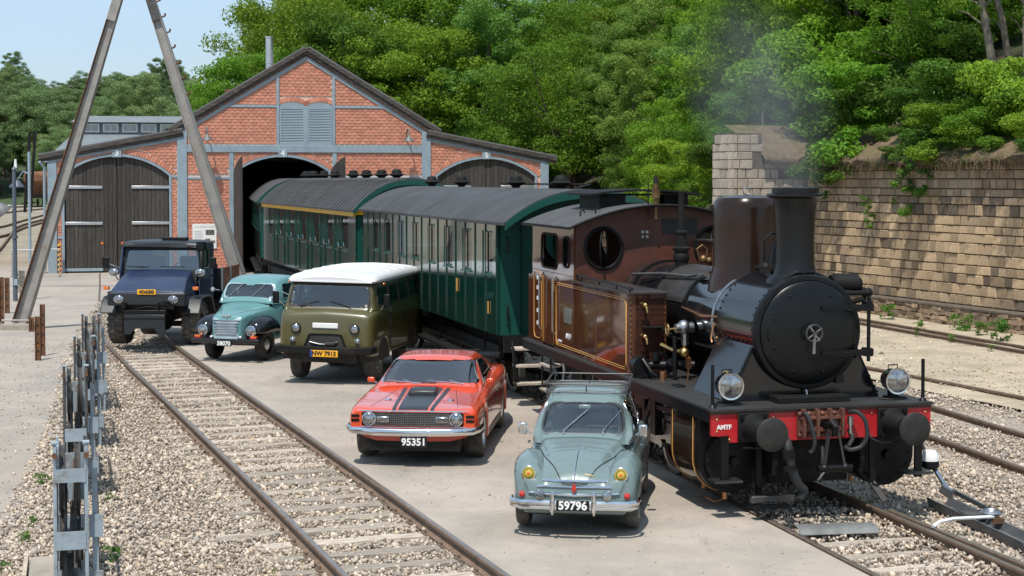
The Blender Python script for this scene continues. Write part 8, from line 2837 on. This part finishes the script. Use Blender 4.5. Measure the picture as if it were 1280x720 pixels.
MB().box(-.024, -.013, .55, .60, 1.5, 1.72).build('gold_mark', gold, cn)
MB().tube([(.5, -.5, 3.52), (1.6, -.3, 3.80), (1.6, 5.5, 3.80)], .018, 6).build('roof_pipe', M['black_matt'], rf)
def crest_y(px, xl, z, o, yaw):
    """y along a carriage whose crest point shows at picture column px"""
    best = None
    for y in np.arange(-1, 22, .02):
        X = o[0] + xl * math.cos(yaw) - y * math.sin(yaw)
        Y = o[1] + xl * math.sin(yaw) + y * math.cos(yaw)
        d = abs(640 + X / Y * F_PX - px)
        if best is None or d < best[0]:
            best = (d, y)
    return best[1]
for px in (701, 645, 577, 540):
    roof_vent(rf, 1.45, crest_y(px, 1.45, 3.9, near_o, .278), 3.70, .9)

yaw2 = .300
o2 = (-3.99, 41.6, 0)
L2 = 15.6
wins2 = []
y = .95
door_y = []
for i in range(7):
    wins2.append((y, y + .92, 2.02, 2.96))
    if i < 6:
        wins2 += [(y + 1.20, y + 1.38, 2.02, 2.96), (y + 1.50, y + 1.68, 2.02, 2.96)]
        door_y.append(y + 1.44)
    y += 2.1
ca, rf2 = coach("railway_carriage", "middle green carriage with yellow line under its ribbed grey roof", o2, yaw2, L2, 2.95, 1.12, 3.12, 3.90, wins2, [], 1, (.16, .12))
ylw = mat('yellow_line', (.80, .42, .015), .35, coat=.4)
MB().box(-.075, -.005, -.05, L2 - .02, 2.94, 3.05).build('yellow_line', ylw, ca)
MB().box(.0, .42, -.05, -.034, 2.98, 3.10).build('yellow_line', ylw, ca)
m = MB()
for y in np.arange(.2, L2, .42):
    xs = np.linspace(-.09, 3.04, 18)
    m.tube([(x, y, 3.11 + .80 * (1 - abs((x - 1.475) / 1.575) ** 2.3)) for x in xs], .018, 5)
m.build('roof_ribs', roofm, rf2)
for y in door_y:
    g = MB().box(-.030, -.005, y - .36, y - .335, 1.2, 2.98).box(-.030, -.005, y + .335, y + .36, 1.2, 2.98).build('door_strip', green, ca)
    for zz in (1.35, 1.9, 2.6):
        MB().cyl((-.03, y + .36, zz - .05), (-.03, y + .36, zz + .05), .025, n=8).build('hinge', green_end, ca)
    MB().bar((-.05, y - .42, 2.08), (-.05, y - .28, 2.20), .025, .03).build('door_handle', M['chrome'], ca)
    MB().box(-.045, .0, y - .28, y + .28, 3.0, 3.06).build('door_hood', green_end, ca)
MB().box(-.020, -.006, .42, .56, 1.55, 1.66).build('gold_mark', gold, ca)
for px in (496, 477, 458, 442, 419, 405, 393, 382, 360, 353, 347):
    roof_vent(rf2, 1.475, crest_y(px, 1.475, 3.9, o2, yaw2) if px > 370 else 14.9 - (360 - px) * .05, 3.88, .95)
yaw3 = .18
o3 = (o2[0] - math.sin(yaw2) * (L2 + 1.0), o2[1] + math.cos(yaw2) * (L2 + 1.0), 0)
wins3 = [(1.0 + i * 1.6, 1.7 + i * 1.6, 2.05, 2.95) for i in range(9)]
coach("railway_carriage", "rear green carriage standing inside the open gate of the shed", o3, yaw3, 15.5, 2.95, 1.12, 3.12, 3.92, wins3, [], 1, (.15, .1))

# ------------------------------------------------------------------ smoke from the chimney
sm = bpy.data.materials.new('coal_smoke')
sm.use_nodes = True
n, l = sm.node_tree.nodes, sm.node_tree.links
n.remove(n["Principled BSDF"])
so = [x for x in n if x.type == 'OUTPUT_MATERIAL'][0]
pv = n.new("ShaderNodeVolumePrincipled")
pv.inputs['Color'].default_value = (0.44, 0.47, 0.52, 1)
pv.inputs['Anisotropy'].default_value = 0.2
tc = n.new("ShaderNodeTexCoord")
nz = n.new("ShaderNodeTexNoise")
nz.inputs['Scale'].default_value = 1.1
nz.inputs['Detail'].default_value = 5.0
nz.inputs['Distortion'].default_value = 0.8
l.new(tc.outputs['Object'], nz.inputs['Vector'])
rp = n.new("ShaderNodeValToRGB")
rp.color_ramp.elements[0].position = 0.34
rp.color_ramp.elements[0].color = (0, 0, 0, 1)
rp.color_ramp.elements[1].position = 0.70
l.new(nz.outputs['Fac'], rp.inputs['Fac'])
gm = n.new("ShaderNodeMapping")                     # soft falloff towards the edge of the plume
gm.inputs['Location'].default_value = (-1, -1, -1)
gm.inputs['Scale'].default_value = (2, 2, 2)
l.new(tc.outputs['Generated'], gm.inputs['Vector'])
gr = n.new("ShaderNodeTexGradient")
gr.gradient_type = 'SPHERICAL'
l.new(gm.outputs['Vector'], gr.inputs['Vector'])
m1 = n.new("ShaderNodeMath")
m1.operation = 'MULTIPLY'
l.new(rp.outputs['Color'], m1.inputs[0])
l.new(gr.outputs['Fac'], m1.inputs[1])
ml = n.new("ShaderNodeMath")
ml.operation = 'MULTIPLY'
ml.inputs[1].default_value = 0.95
l.new(m1.outputs[0], ml.inputs[0])
l.new(ml.outputs[0], pv.inputs['Density'])
l.new(pv.outputs['Volume'], so.inputs['Volume'])
m = MB()
cx, cy = 3.766 - 1.42 * math.sin(.243), 18.344 + 1.42 * math.cos(.243)
m.sphere((0, 0, 0), (.95, .85, 1.45), 32, 20)
m.fix = True
o = m.build('smoke', sm, None)
o.location = (cx - .38, cy + .6, 4.98)
o.rotation_euler = (R(-8), R(-24), 0)
o['kind'] = 'stuff'
m = MB()
m.sphere((0, 0, 0), (.44, .42, .82), 24, 16)
m.fix = True
o = m.build('smoke', sm, None)
o.location = (cx - .06, cy + .12, 4.05)
o.rotation_euler = (R(-10), R(-14), 0)
o['kind'] = 'stuff'
